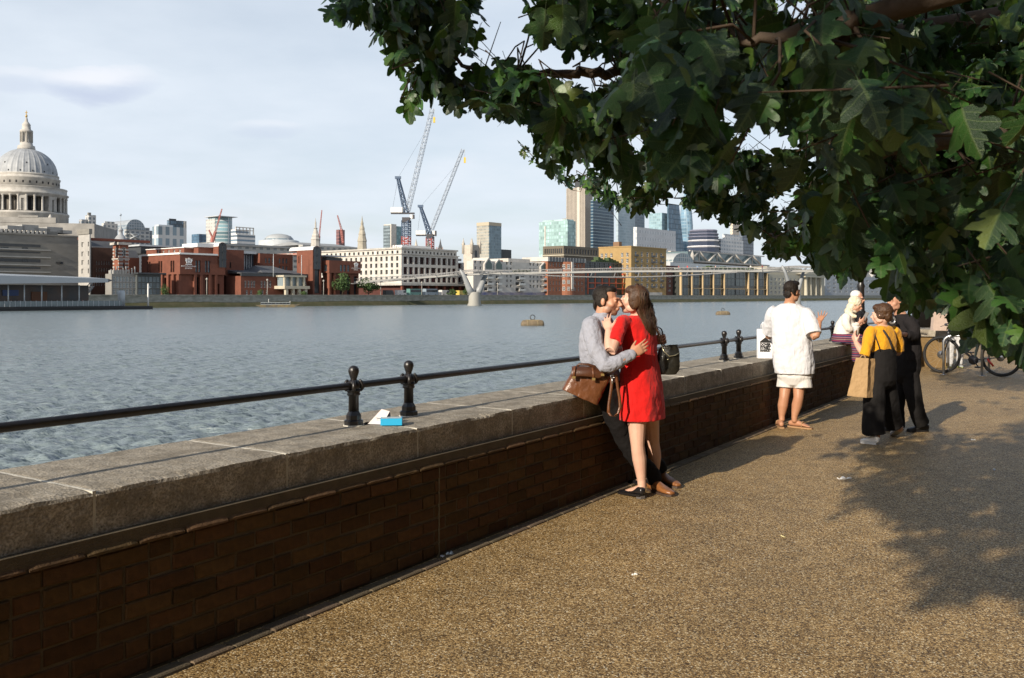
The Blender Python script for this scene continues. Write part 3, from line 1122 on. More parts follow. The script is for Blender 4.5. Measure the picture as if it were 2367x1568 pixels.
 cr.build('ball_and_cross', gold, root)
 # transept roof and parapets in front of the drum
 rf = MB(); rf.box(-R(20), R(175), -R(120), R(100), 0, z(524)); rf.box(-R(20), R(96), -R(121), -R(110), z(524), z(512)); rf.box(R(20), R(60), -R(122), -R(112), z(512), z(508))
 rf.build('nave_roof', mat('roof_stone', (0.33, 0.32, 0.30), 0.85, var=0.6, vscale=0.2), root)
 tw = MB(); tw.lathe([(R(6), z(540)), (R(6), z(517)), (R(7), z(516)), (R(5.5), z(512)), (R(3), z(507)), (R(.6), z(503))], 10, c=(R(79), -R(100), 0))
 tw.build('corner_turret', STONE_W, root)


cathedral()

# ---- front row, west to east ---------------------------------------
# grey concrete offices below the cathedral
b = Bld('concrete_offices', 'long grey concrete office block with banded windows below the cathedral', -160, 176, 184, 531, 40)
# the long side towards the river lies west of the corner here: build it as its own slab
b.o.location = P(-170, HY, bank_y(-170, 40)); b.o.location.z = LAND_Z
b.k = b.o.location.y / F
Lr = b.u(182)
zt = lambda py, px=90: CAM_Z + (HY - py) * bank_y(px, 40) / F - LAND_Z
b.body(CONC, [], [], 0, Lr, 0, 30, -0.5, zt(541), depth=0.8)
for i, (ya, yb) in enumerate(((566, 572), (583, 586), (600, 607), (618, 622))):
 b.box('window_band', METAL_D, 0.4, Lr - 12, -0.12, 0.2, zt(yb), zt(ya))
for ya in (577, 594, 612, 628):
 b.box('pale_band', mat('pale_concrete', (0.36, 0.36, 0.34), 0.85, var=0.4, vscale=0.3), 0, Lr - 9, -0.5, -0.002, zt(ya + 3), zt(ya))
b.box('attic_storey', mat('attic_grey', (0.16, 0.16, 0.155), 0.8, var=0.5, vscale=0.3), 1.2, Lr - 6, 1.5, 25, zt(543), zt(533))
b.box('parapet', CONC, -0.2, Lr + 0.2, -0.3, 0.4, zt(545), zt(541.5))
n = 22
fin = MB().box(-0.35, 0.35, -0.5, 0.3, 0, zt(534) - zt(541)).mesh('attic_pier'); fin.materials.append(WHITE_B)
for i in range(n):
 o = link('attic_pier', fin, b.o); o.location = (6 + (Lr - 16) * i / (n - 1), 1.4, zt(541))
pod = MB()
for i, (px, py) in enumerate(((36, 516), (70, 512), (98, 518), (128, 514), (150, 520))):
 u = b.u(px)
 pod.box(u, u + 5, 6, 12, zt(534), zt(py + 6))
pod.build('roof_plant', mat('plant_grey', (0.33, 0.33, 0.32), 0.8, var=0.5, vscale=0.5), b.o)
wdm = WIN['dark']
for px, py, wd, hg in ((57, 577, 15, 7), (57, 604, 13, 7), (138, 607, 16, 6), (10, 577, 18, 6)):
 wo = link('window', wdm, b.o); u = b.u(px); wo.location = (u, -0.16, zt(py)); wo.scale = (wd * b.k, 1, hg * b.k)

# pale stair tower catching the sun
b = Bld('stair_tower', 'pale narrow stair tower with a column of dark windows beside concrete offices', 181, 207, 210, 541, 26)
b.W = 8.0
b.o.location = P(207, HY, bank_y(207, 26)); b.o.location.z = LAND_Z
b.W = b.w(181)
b.body(mat('tower_render', (.40, .39, .37), .85, var=.4, vscale=.4), [], [(b.W * .52, b.W * .72, b.z(y + 6), b.z(y - 5)) for y in (564, 586, 606, 626)] + [(b.W * .05, b.W * .15, b.z(y + 6), b.z(y - 5)) for y in (564, 586, 606, 626)], win='dark', depth=0.5)
b.box('cap_slab', CONC, -0.3, b.L + .3, -0.3, b.W + .4, b.H + .003, b.H + 1.6)
b.box('roof_beam', mat('brown_beam', (0.16, 0.05, 0.03), 0.8), b.L + 0.5, b.L + 24, 8, 10, b.z(552), b.z(546))

# brown brick range behind
b = Bld('brown_brick_range', 'dark brown brick range with small arched windows left of the clock tower', 206, 214, 262, 572, 46)
b.body(mat('brown_brick', (0.12, 0.062, 0.042), 0.9, var=0.6, vscale=0.4), grid(1, b.L - 1, 6, 3, b.H - 4, 4, .45, .55), grid(.5, b.W - .5, 1, 3, b.H - 4, 4, .4, .5), win='white')
rf = MB(); rf.add([(0, 0, b.H), (b.L, 0, b.H), (b.L, b.W, b.H), (0, b.W, b.H), (1, b.W * .5 + 2, b.H + 3.4), (b.L - 1, b.W * .5 + 2, b.H + 3.4)], [(0, 1, 5, 4), (1, 2, 5), (2, 3, 4, 5), (3, 0, 4)])
rf.build('roof', SLATE, b.o)
b.box('roof_terrace', mat('brown_beam', (0.16, 0.05, 0.03), 0.8), 4, b.L * .8, b.W + 2, b.W + 8, b.H - 4, b.z(548))

# striped clock tower
b = Bld('clock_tower', 'striped red and white brick tower with a domed cap and weather vane', 261, 276, 297, 566, 34)
b.body(mat('tower_brick', (0.27, 0.10, 0.06), 0.85, var=0.4, vscale=0.6), [(b.L * .28, b.L * .72, b.z(592), b.z(572), 'white_big'), (b.L * .4, b.L * .55, b.z(622), b.z(608), 'dark')],
  [(b.W * .3, b.W * .7, b.z(592), b.z(572), 'white_big')], depth=0.25)
q = MB()
i = 0
zz = 0.2
while zz < b.H - 1:
 for (x0, y0) in ((-.06, -.06), (b.L - 1.2, -.06)):
  q.box(x0, x0 + 1.26, y0, y0 + .9, zz, zz + 0.55)
 q.box(-.06, .6, b.W - 1.0, b.W + .05, zz, zz + .55)
 zz += 1.15
q.build('stone_quoins', STONE_W, b.o)
b.box('cornice', STONE_W, -.7, b.L + .7, -.7, b.W + .7, b.H, b.H + .8)
b.box('string_course', STONE_W, -.3, b.L + .3, -.3, b.W + .2, b.z(600), b.z(597))
k = b.k
cu = MB().lathe([(15 * k, b.z(565)), (14.5 * k, b.z(560)), (13.5 * k, b.z(552)), (9 * k, b.z(545)), (5 * k, b.z(541)), (4.6 * k, b.z(533)), (6 * k, b.z(532)), (6 * k, b.z(530)), (3 * k, b.z(527)), (1 * k, b.z(521)), (.5 * k, b.z(512)), (.35 * k, b.z(491))], 16, c=(b.L / 2, b.W / 2, 0))
cu.build('dome_cap', LEAD, b.o)
v = MB(); v.box(b.L / 2 - 2 * k, b.L / 2 + 2 * k, b.W / 2 - .1, b.W / 2 + .1, b.z(498), b.z(496.5)); v.box(b.L / 2 - .4 * k, b.L / 2 + 2.4 * k, b.W / 2 - .12, b.W / 2 + .12, b.z(495), b.z(494))
v.build('weather_vane', METAL_D, b.o)
lw = Bld('tower_annexe', 'plain red brick annexe right of the striped tower', 297, 298, 322, 596, 40)
lw.body(RED_B, [(lw.L * .3, lw.L * .42, 3, lw.H - 4), (lw.L * .7, lw.L * .8, 3, lw.H - 4)], [])
rf = MB(); rf.add([(0, 0, lw.H), (lw.L, 0, lw.H), (lw.L, lw.W, lw.H), (0, lw.W, lw.H), (0, lw.W * .6, lw.z(578)), (lw.L, lw.W * .6, lw.z(578))], [(0, 1, 5, 4), (1, 2, 5), (2, 3, 4, 5), (3, 0, 4)])
rf.build('roof', SLATE, lw.o)

# low glass block
b = Bld('glass_pavilion', 'low glazed pavilion with grey grid frame at the foot of the clock tower', 254, 258, 316, 633, 16)
b.body(mat('frame_grey', (0.24, 0.235, 0.22), 0.7, var=.3, vscale=.5), grid(.3, b.L - .3, 7, .4, b.H - .6, 3, .8, .8), [], win='pale', depth=.2)
rl = MB()
for i in range(9): rl.box(b.L * i / 8.5, b.L * i / 8.5 + .3, .4, .7, b.H, b.H + 1.4 + (i * 7 % 3) * .5)
rl.box(2, b.L - 2, 2, 6, b.H, b.H + 1.2)
rl.build('roof_plant', mat('plant_grey', (0.33, 0.33, 0.32), 0.8), b.o)
b = Bld('dark_glass_wing', 'dark glazed wing with louvred front next to the glass pavilion', 315, 317, 372, 634, 15)
b.body(mat('louvre_grey', (0.085, 0.095, 0.095), 0.5, var=.4, vscale=.5), grid(.3, b.L - .3, 6, .4, b.H - .6, 3, .86, .84), [], win='grey', depth=.2)
b.box('canopy', METAL_D, -.5, b.L + 1, -1.5, b.W, b.H, b.H + .5)

# ---- brick school ----------------------------------------------------
b = Bld('brick_school', 'large red brick riverside school with white cornice and white crest on its corner', 327, 416, 521, 588, 14)
L_, W_ = b.L, b.W
zb = b.z(634)
winW = []
for px in (343, 370, 398):
 w0 = b.w(px + 5); w1 = b.w(px - 4)
 winW += [(w0, w0 + (w1 - w0) * .42, b.z(629), b.z(602)), (w0 + (w1 - w0) * .56, w1, b.z(629), b.z(602))]
winR = []
for px in (458, 480):
 u0, u1 = b.u(px - 6), b.u(px + 6)
 winR += [(u0, u0 + (u1 - u0) * .46, b.z(629), b.z(601)), (u0 + (u1 - u0) * .54, u1, b.z(629), b.z(601))]
b.body(RED_B, winR, winW, 0, L_, 0, W_, zb, b.H, win='grey', depth=.6)
# ground storeys, set back behind brick piers
zg = [(b.u(452), b.u(464), .6, b.z(640)), (b.u(473), b.u(484), .6, b.z(640)), (b.u(500), b.u(506), .6, b.z(655))]
b.body(RED_B, zg, [(b.w(405), b.w(397), .6, zb - 1), (b.w(385), b.w(375), .6, zb - 1)], 0.8, L_, 0.9, W_, -.5, zb - .003, name='ground_storey', win='dark', depth=1.2)
pier = MB().box(-.45, .45, -.3, 1.0, -.5, zb).mesh('brick_pier'); pier.materials.append(RED_B)
for px in (452, 466, 486, 500):
 o = link('brick_pier', pier, b.o); o.location = (b.u(px), 0.3, 0)
for px in (412, 400, 388, 374):
 o = link('brick_pier', pier, b.o); o.location = (0.45, b.w(px), 0)
b.box('cornice', mat('white_coping', (0.78, 0.77, 0.74), 0.6), -.35, L_ + .2, -.35, W_, b.H, b.H + .55)
# set-back storey
b.body(RED_B, [], grid(1, W_ - 6, 5, b.z(584), b.z(570), 1, .35, .55), 5, b.u(470), 6, W_ + 6, b.H + .5, b.z(570), name='upper_storey', win='white')
b.box('upper_cornice', mat('white_coping', (0.78, 0.77, 0.74), 0.6), 4.7, b.u(470), 5.7, W_ + 6, b.z(570), b.z(568.3))
# plant roof farther back with dark colonnade
b.box('roof_gallery', METAL_D, 4, 40, W_ + 8, W_ + 20, b.z(578), b.z(560))
b.box('gallery_roof', METAL_P, 3, 42, W_ + 7, W_ + 21, b.z(560), b.z(556))
# first barrel-roofed stair tower


def barrel_tower(bl, pl, pc, pr, ytop, yshoulder, ybot, inset):
 """stair tower: brick shaft, half-round white roof running inland, arched river window"""
 u0, u1 = bl.u(pc), bl.u(pr)
 wd = u1 - u0
 z0, zs, zt_ = ybot, bl.z(yshoulder), bl.z(ytop)
 dep = 14.0
 V, Fc, mi = [], [], []
 mb = MB()
 prof = [(u0, z0), (u1, z0), (u1, zs)]
 n = 12
 r = wd / 2
 hgt = zt_ - zs
 for q in range(1, n):
  a = math.pi * q / n
  prof.append((u0 + r + r * math.cos(a), zs + hgt * math.sin(a)))
 prof.append((u0, zs))
 m = len(prof)
 fr = [(p[0], -inset, p[1]) for p in prof]; bk = [(p[0], dep, p[1]) for p in prof]
 mb.add(fr + bk, [tuple(range(m))], 0)
 for q in range(m):
  q2 = (q + 1) % m
  roof = q >= 2 and q < m - 1
  mb.add([fr[q], fr[q2], bk[q2], bk[q]], [(0, 3, 2, 1)], 1 if roof else 0)
 mb.build('stair_tower', [RED_B, mat('white_roofing', (0.62, 0.63, 0.63), 0.5)], bl.o)
 g_ = MB()
 gp = [(u0 + r + r * .86 * math.cos(math.pi * q / n), zs + hgt * .86 * math.sin(math.pi * q / n)) for q in range(n + 1)]
 gp = [(u0 + r * .14 + r * 0, zs - 7)] + gp[::-1] + [(u1 - r * .14, zs - 7)]
 g_.add([(p[0], -inset - .12, p[1]) for p in gp], [tuple(range(len(gp)))[::-1]])
 for q in range(1, 4):
  g_.box(u0 + .1, u1 - .1, -inset - .3, -inset - .13, zs - 7 + q * 2.6, zs - 7 + q * 2.6 + .25, 1)
 g_.box(u0 + r - .12, u0 + r + .12, -inset - .3, -inset - .13, zs - 7, zs + hgt * .8, 1)
 g_.build('arched_window', [M_PANE, METAL_D], bl.o)


barrel_tower(b, 465, 503, 522, 555.5, 566, b.z(590), 0.5)
b.box('stair_shoulder', RED_B, b.u(470), b.u(503), 3, 12, b.z(592), b.z(568))
b.box('shoulder_roof', mat('white_roofing', (0.62, 0.63, 0.63), 0.5), b.u(466), b.u(503), 2.5, 12, b.z(568), b.z(559))
# crest and lettering
WHITE_P = mat('white_sign_paint', (0.82, 0.82, 0.80), 0.5)


def text_mesh(s, size, extrude=0.02, bold=0.0, align='CENTER'):
 cu = bpy.data.curves.new('t', 'FONT')
 cu.body = s; cu.size = size; cu.extrude = extrude; cu.offset = bold; cu.align_x = align
 cu.resolution_u = 3
 o = bpy.data.objects.new('t', cu); COL.objects.link(o)
 dg = bpy.context.evaluated_depsgraph_get()
 me = bpy.data.meshes.new_from_object(o.evaluated_get(dg))
 bpy.data.objects.remove(o)
 me.transform(Matrix.Rotation(math.pi / 2, 4, 'X'))
 me.materials.clear()
 return me


def crest(bl, px, py, pw, yoff=-0.25):
 """shield between two winged supporters over a scroll, then two lines of lettering"""
 k = bl.k * 1.15
 w = pw * k
 u, z = bl.u(px), bl.z(py)
 mb = MB()
 def poly(pts, d=0.12):
  n = len(pts)
  v = [(p[0] * w, -d, p[1] * w) for p in pts] + [(p[0] * w, 0, p[1] * w) for p in pts]
  mb.add(v, [tuple(range(n))] + [(i, i + n, (i + 1) % n + n, (i + 1) % n) for i in range(n)])
 poly([(-.12, .12), (.12, .12), (.12, -.10), (0, -.26), (-.12, -.10)])
 poly([(-.10, .18), (.10, .18), (.13, .30), (0, .46), (-.13, .30)])
 for s in (-1, 1):
  poly([(s * .16, -.22), (s * .30, -.24), (s * .36, -.02), (s * .50, .12), (s * .40, .16), (s * .46, .34), (s * .32, .24), (s * .24, .38), (s * .18, .16), (s * .22, .02)][::s])
 poly([(-.42, -.40), (.42, -.40), (.36, -.30), (-.36, -.30)])
 o = mb.build('crest', WHITE_P, bl.o); o.location = (u, yoff, z)
 for i, t in enumerate(('CITY OF LONDON', 'SCHOOL')):
  me = text_mesh(t, w * .23, .04)
  me.materials.append(WHITE_P)
  t_ = link('lettering', me, bl.o); t_.location = (u, yoff, z - w * (.66 + .24 * i))


crest(b, 435.5, 604, 17)

# school east half: recessed centre, upper block, second stair tower
e = Bld('school_centre', 'dark red brick middle block of the school behind a slate roofed front', 521, 522, 692, 577, 20)
e.body(RED_B, [(e.u(531), e.u(534), e.z(620), e.z(606))], [], 0, e.u(564), 0, 22, -.5, e.H, win='dark')
e.box('glazed_link', mat('blue_glazing', (0.085, 0.10, 0.12), 0.2, var=.4, vscale=.8), e.u(564), e.u(616), 8, 22, -.5, e.z(583))
lk = MB().box(-.12, .12, -.3, .1, 0, e.z(585) - e.z(620)).mesh('mullion'); lk.materials.append(METAL_P)
for i in range(9):
 o = link('mullion', lk, e.o); o.location = (e.u(566 + 5.5 * i), 7.9, e.z(620))
ub = [(e.u(px - 2.2), e.u(px + 2.2), e.z(y1), e.z(y0)) for px in (630, 638, 646, 662, 670, 678) for (y0, y1) in ((592, 604), (611, 621))]
e.body(RED_B, [(a - e.u(616), b_ - e.u(616), c_, d_) for a, b_, c_, d_ in ub], [], e.u(616), e.u(692), 4, 22, -.5, e.z(581), name='upper_block', win='grey')
e.box('roof_rail', METAL_P, e.u(560), e.u(612), 5, 12, e.z(583), e.z(577))
hipz, hipt = e.z(633), e.z(612)
hp = MB()
y0 = -9
hp.add([(e.u(526), y0, hipz), (e.u(690), y0, hipz), (e.u(690), 4, hipz + .1), (e.u(526), 4, hipz + .1), (e.u(526), 3.5, e.z(621)), (e.u(690), 3.5, e.z(621))], [(0, 1, 5, 4), (0, 4, 3), (1, 2, 5)])
hp.add([(e.u(572), y0 - .2, hipz + .4), (e.u(650), y0 - .2, hipz + .4), (e.u(628), 0, hipt), (e.u(590), 0, hipt)], [(0, 1, 2, 3)])
hp.add([(e.u(572), y0 - .2, hipz + .4), (e.u(590), 0, hipt), (e.u(572), 3, hipz + 1)], [(0, 1, 2)])
hp.add([(e.u(650), y0 - .2, hipz + .4), (e.u(650), 3, hipz + 1), (e.u(628), 0, hipt)], [(0, 1, 2)])
hp.build('slate_roof', SLATE, e.o)
fr = [(e.u(px - 2.4), e.u(px + 2.4), e.z(665), e.z(650)) for px in (533, 540, 547, 553, 570, 577, 584, 590, 664, 671, 678, 699, 706, 712)]
fr += [(e.u(px - 2.6), e.u(px + 2.6), e.z(681), e.z(671)) for px in (536, 546, 572, 582, 668, 676, 702, 710)]
fr = [(a - e.u(522) , b_ - e.u(522), c_, d_) for a, b_, c_, d_ in fr]
e.body(RED_B, fr, [], 0, e.u(720), y0, 2, -.5, e.z(639), name='front_range', win='white', depth=.3)
e.box('eaves_gutter', METAL_D, 0, e.u(690), y0 - .4, y0 + .3, e.z(639), hipz + .2)
pol = MB().tube([(0, 0, 0), (0, 0, e.z(586) - e.z(640))], [.16, .08], 6).mesh('flagpole'); pol.materials.append(METAL_P)
for px in (593, 658):
 o = link('flagpole', pol, e.o); o.location = (e.u(px), y0 - 1, e.z(640))
# white porch
pz = e.z(661)
pr = MB()
x0, x1 = e.u(599), e.u(657)
pr.box(x0, x1, y0 - 6, y0 - .01, e.z(668), pz)
for q in (.12, .38, .62, .88):
 x = x0 + (x1 - x0) * q
 pr.box(x - .5, x + .5, y0 - 5.6, y0 - 4.6, -.5, e.z(668))
 pr.box(x - .35, x + .35, y0 - 4.6, y0 - 3.8, pz, e.z(638))
pr.box(x0 + .5, x1 - .5, y0 - 4.8, y0 - .01, e.z(640), e.z(636))
pr.build('stone_porch', mat('cream_stone', (0.50, 0.46, 0.36), 0.8, var=.3, vscale=.5), e.o)
e.box('porch_glazing', M_PANE_L, x0 + 1, x1 - 1, y0 - 3.6, y0 - .5, pz + .01, e.z(640) - .01)

e2 = Bld('school_stair_tower', 'tall brick stair tower with half round roof and arched window', 686, 723, 743, 578, 8)
e2.body(RED_B, [(e2.L * .2, e2.L * .8, 1.0, e2.H - 7)], [(e2.w(692), e2.w(690), e2.z(608), e2.z(590))], z1=e2.H, win='dark', depth=.6)
barrel_tower(e2, 686, 723, 742, 568.5, 578, e2.z(579), .05)
e2.box('roof_side', mat('white_roofing', (0.62, 0.63, 0.63), 0.5), .2, e2.L - .2, 8, e2.W, e2.H, e2.z(571))
e3 = Bld('school_east_wing', 'red brick school wing with a white crest, right of the stair tower', 741, 761, 834, 602, 6)
zb = e3.z(631)
e3.body(RED_B, [(e3.u(p - 3), e3.u(p + 3), e3.z(627), e3.z(612)) for p in (789, 797, 806)], [(e3.w(756), e3.w(748), e3.z(627), e3.z(612))], z0=zb, win='grey', depth=.5)
e3.body(RED_B, [(e3.u(p - 4), e3.u(p + 4), .6, zb - 1) for p in (790, 806, 822)], [(e3.w(756), e3.w(752), .5, 3.5), (e3.w(756), e3.w(752), 5, 8.5)], x0=1.0, y0=1.2, z0=-.5, z1=zb - .003, name='ground_storey', win='dark', depth=1)
for px in (764, 775):
 o = link('brick_pier', pier, e3.o); o.location = (e3.u(px), .4, 0); o.scale = (1, 1, zb / b.z(634))
e3.box('roof_deck', METAL_D, 2, e3.L * .6, 4, e3.W + 10, e3.H, e3.z(594))
e3.box('roof_louvres', METAL_P, 1, e3.L * .7, 3, e3.W + 12, e3.z(592), e3.z(589))
crest(e3, 822, 611, 12)

# ---- white office block ---------------------------------------------
b = Bld('white_office_block', 'long white stone office block with rows of deep dark windows', 738, 928, 1059, 575, 30)
zf = b.z(655)
H4 = b.H
opsW = grid(1.0, b.W - 1, 17, zf + 1, b.z(577), 5, .42, .62)
opsR = []
ug = [b.u(q) for q in (931, 944, 957, 969, 983, 995, 1010, 1021, 1034, 1044, 1056)]
for (ya, yb) in ((593, 610), (617, 634), (639, 652)):
 for i in range(10):
  opsR.append((ug[i] + .5, ug[i + 1] - .5, b.z(yb), b.z(ya), 'open'))
b.body(WHITE_B, opsR, opsW, z0=zf, z1=b.z(588), win='open', winW='white') if False else None
opsW = grid(1.0, b.W - 1, 16, zf + .6, b.z(588) - .3, 4, .42, .66)
b.body(WHITE_B, opsR, opsW, z0=zf, z1=b.z(588), win='open', winW='dark', depth=.9)
b.body(WHITE_B, grid(1, b.L - 1, 15, b.z(586), b.z(578), 1, .45, .7), grid(1, b.W - 4, 16, b.z(587), b.z(577), 1, .4, .7), x0=.9, y0=.9, z0=b.z(588), name='top_storey', win='dark', depth=.5)
b.box('cornice', STONE_W, -.5, b.L + .4, -.5, b.W, b.z(588), b.z(586))
b.box('roof_slab', STONE_W, .3, b.L + .4, .3, b.W, b.H, b.H + .7)
b.box('ground_storey', mat('dark_red_arcade', (0.075, 0.020, 0.014), 0.8, var=.5, vscale=.4), 2, b.L + 10, 2.5, b.W, -.5, zf)
b.box('first_floor_band', STONE_W, -.6, b.L + 8, -.8, b.W, zf - .9, zf)
ap = MB().box(-.5, .5, -.5, .5, -.5, zf - .9).mesh('arcade_pier'); ap.materials.append(mat('red_pier', (0.17, 0.05, 0.03), 0.8))
for i in range(9):
 o = link('arcade_pier', ap, b.o); o.location = (1 + (b.L + 6) * i / 8, .6, 0)
b.box('shop_glazing', M_PANE_L, 3, b.L + 6, 2.2, 2.45, 1.0, zf * .45)
b.body(WHITE_B, grid(0, b.u(1092) - b.u(1060), 2, b.z(652), b.z(600), 3, .7, .7), [], x0=b.L + .01, x1=b.u(1094), y0=6, y1=26, z0=zf - 2, z1=b.z(600), name='stepped_end', win='open', depth=.9)
b.box('end_terrace', STONE_W, b.L, b.u(1092), 7, 25, b.z(596), b.z(590))
scaf = MB()
for i in range(26):
 x = 2 + (b.L - 4) * i / 25
 scaf.box(x, x + .25, 8, 8.3, b.H, b.z(568) + (i * 5 % 3) * .4)
scaf.box(2, b.L + 8, 8.2, 20, b.H + .5, b.z(571.5))
scaf.box(6, 24, 6, 12, b.z(571), b.z(564), 1)
scaf.build('roof_scaffold', [mat('scaffold_red', (0.32, 0.085, 0.055), 0.8, var=.9, vscale=.35, col2=(0.42, .38, .34)), mat('white_sheet', (0.75, 0.74, 0.72), 0.7)], b.o)
tr = MB()
tr.box(3, b.W + 4, 2, 9, 0, 2.2)
o = MB().box(8, 16, 8, b.W + 60, b.H, b.z(570)).build('rear_roof', mat('scaffold_red', (0.32, 0.085, 0.055), 0.8), b.o)

# ---- white flats with gables ----------------------------------------
b = Bld('white_flats', 'white apartment block with two pointed glazed gables and stacked balconies', 1090, 1094, 1266, 600, 16)
ops = []
for px in (1099, 1111, 1172, 1181, 1226, 1234, 1243, 1251):
 for (ya, yb) in ((602, 609), (616, 623), (634, 640), (645, 651), (657, 664)):
  if px > 1200 or ya < 630 or px in (1172, 1181):
   ops.append((b.u(px - 2.2), b.u(px + 2.2), b.z(yb), b.z(ya)))
for px in (1123, 1134, 1150, 1196, 1208):
 for (ya, yb) in ((636, 644), (650, 658), (664, 672)):
  ops.append((b.u(px - 4.2), b.u(px + 4.2), b.z(yb), b.z(ya), 'dark'))
b.body(WHITE_B, ops, [], z1=b.z(603), win='white', depth=.5)
gmesh = {}
for i, (pa, pb, yt) in enumerate(((1117, 1137, 594), (1141, 1160, 596), (1247, 1265, 599))):
 u0, u1 = b.u(pa), b.u(pb)
 mb = MB()
 zs, zt_ = b.z(626), b.z(yt)
 zm = b.z(610)
 um = (u0 + u1) / 2
 sec = [(u0, zs), (u1, zs), (u1, zm), (um, zt_), (u0, zm)]
 f_ = [(p[0], -.8, p[1]) for p in sec]; k_ = [(p[0], 9, p[1]) for p in sec]
 mb.add(f_ + k_, [(0, 1, 2, 3, 4), (5, 9, 8, 7, 6)] + [(j, j + 5, (j + 1) % 5 + 5, (j + 1) % 5) for j in range(5)], 0)
 s = .72
 g_ = [(um + (p[0] - um) * s, -.86, zs + 1 + (p[1] - zs) * s * .98) for p in sec]
 mb.add(g_, [(0, 1, 2, 3, 4)], 1)
 mb.build('gable', [WHITE_B, mat('green_glass', (0.06, 0.10, 0.09), .15)], b.o)
bal = MB()
bal.box(-.5, .5, -1.6, 0, 0, .18); bal.box(-.5, .5, -1.62, -1.52, .18, 1.0, 1)
bme = bal.mesh('balcony'); bme.materials.append(WHITE_B); bme.materials.append(mat('balcony_front', (0.55, .56, .54), .5))
for px, wd in ((1128, 22), (1150, 16), (1202, 24), (1257, 20)):
 for ya in (644.5, 659, 673):
  o = link('balcony', bme, b.o); o.location = (b.u(px), -.01, b.z(ya)); o.scale = (wd * b.k, 1, 1.1)
b.box('roof_terrace', WHITE_B, b.u(1190), b.u(1240), 4, 16, b.z(603), b.z(592))
b.box('roof_pent', mat('tile_red', (0.30, 0.12, 0.07), 0.8), b.u(1150), b.u(1185), 6, 16, b.z(603), b.z(597))
b.box('cornice', STONE_W, -.3, b.L, -.4, .2, b.z(628.5), b.z(626.2))
pv = MB()
for i, px in enumerate(range(1185, 1225, 4)):
 pv.box(b.u(px), b.u(px + 3), -.5, 1.5, b.z(628 - (i * 3 % 4)), b.z(622 - (i * 5 % 4)))
pv.build('terrace_planting', mat('far_leaf', (0.05, 0.085, 0.03), 0.8, var=.6, vscale=1), b.o)
b.box('shopfront_band', mat('shop_colours', (0.35, 0.30, 0.30), .6, var=1, vscale=.22, col2=(0.10, .12, .25)), 1, b.L - 1, -.5, -.002, 0, b.z(676))

# ---- red brick mansion ----------------------------------------------
b = Bld('red_brick_mansion', 'ornate red brick building with a rounded white topped turret', 1262, 1266, 1352, 600, 14)
rb2 = mat('orange_brick', (0.31, 0.125, 0.070), 0.85, var=.5, vscale=.5)
b.body(rb2, grid(1, b.u(1297), 4, 2, b.z(604), 5, .4, .62) + grid(b.u(1326), b.L - 1, 3, 2, b.z(604), 5, .4, .62), [], z1=b.z(604), win='white')
tw = MB()
uc = b.u(1311); rt = (b.u(1324) - b.u(1299)) / 2
tw.lathe([(rt, -.5), (rt, b.z(604))], 20, c=(uc, 1.5, 0), smooth=False)
tw.build('turret', rb2, b.o)
wt = WIN['white']
for an in (-150, -120, -90, -60, -30):
 for (ya, yb) in ((610, 620), (632, 640), (647, 656), (663, 672)):
  wo = link('window', wt, b.o)
  a = math.radians(an)
  wo.location = (uc + (rt + .03) * math.cos(a), 1.5 + (rt + .03) * math.sin(a), b.z((ya + yb) / 2))
  wo.rotation_euler = (0, 0, a + math.pi / 2); wo.scale = (rt * .30, 1, (yb - ya) * b.k)
b.box('white_attic', WHITE_B, -.3, b.L + .3, -.4, 16, b.z(604) + .003, b.z(594))
am = MB().box(-.8, .8, -.1, .1, -1.2, 1.2).mesh('attic_window'); am.materials.append(M_PANE)
for i in range(12):
 o = link('attic_window', am, b.o); o.location = (2 + (b.L - 4) * i / 11, -.42, b.z(599.5))
b.box('string_course', STONE_W, -.2, b.L + .2, -.3, .2, b.z(626), b.z(624))
b.box('stone_band', WHITE_B, uc - .8, uc + .8, 1.5 - rt - .3, 1.5 - rt + .3, b.z(668), b.z(604))
hb = Bld('flat_roof_offices', 'brown flat roofed office storey with a strip of windows behind the red mansion', 1255, 1303, 1384, 568, 70)
hb.body(mat('bronze_clad', (0.135, 0.115, 0.085), 0.6, var=.3, vscale=.3), grid(1, hb.L - 1, 12, hb.z(588), hb.z(572), 1, .6, .7), grid(1, hb.W - 1, 9, hb.z(588), hb.z(572), 1, .6, .7), win='dark')
hb.box('roof_edge', mat('cream_stone', (0.50, 0.46, 0.36), 0.8), -.8, hb.L, -.8, hb.W, hb.z(591), hb.z(589))

# ---- dark glass block with red frame ---------------------------------
b = Bld('red_framed_block', 'dark glass building with bright orange red balcony frame on its lower floors', 1348, 1352, 1462, 604, 18)
b.body(mat('black_glass_clad', (0.035, 0.045, 0.045), .3, var=.4, vscale=.4), grid(1, b.L - 1, 10, b.z(626), b.z(606), 3, .9, .8), [], win='dark')
of = mat('orange_red_paint', (0.50, 0.10, 0.035), .55)
fr = MB()
for i in range(8):
 x = b.L * i / 7.0
 fr.box(x - .28, x + .28, -2.2, -1.6, b.z(680), b.z(640 if i > 1 else 628))
for ya in (641, 654, 667):
 fr.box(0, b.L, -2.35, -1.5, b.z(ya + 1.2), b.z(ya - .8))
fr.box(b.u(1432), b.u(1458), -2.4, -1.5, b.z(634), b.z(630))
fr.build('balcony_frame', of, b.o)
pt = MB()
for i in range(9):
 pt.box(b.u(1384 + i * 6), b.u(1389 + i * 6), 2, 5, b.H, b.H + 1.0 + (i * 7 % 4) * .6)
pt.build('roof_planting', mat('far_leaf', (0.05, 0.085, 0.03), 0.8), b.o)

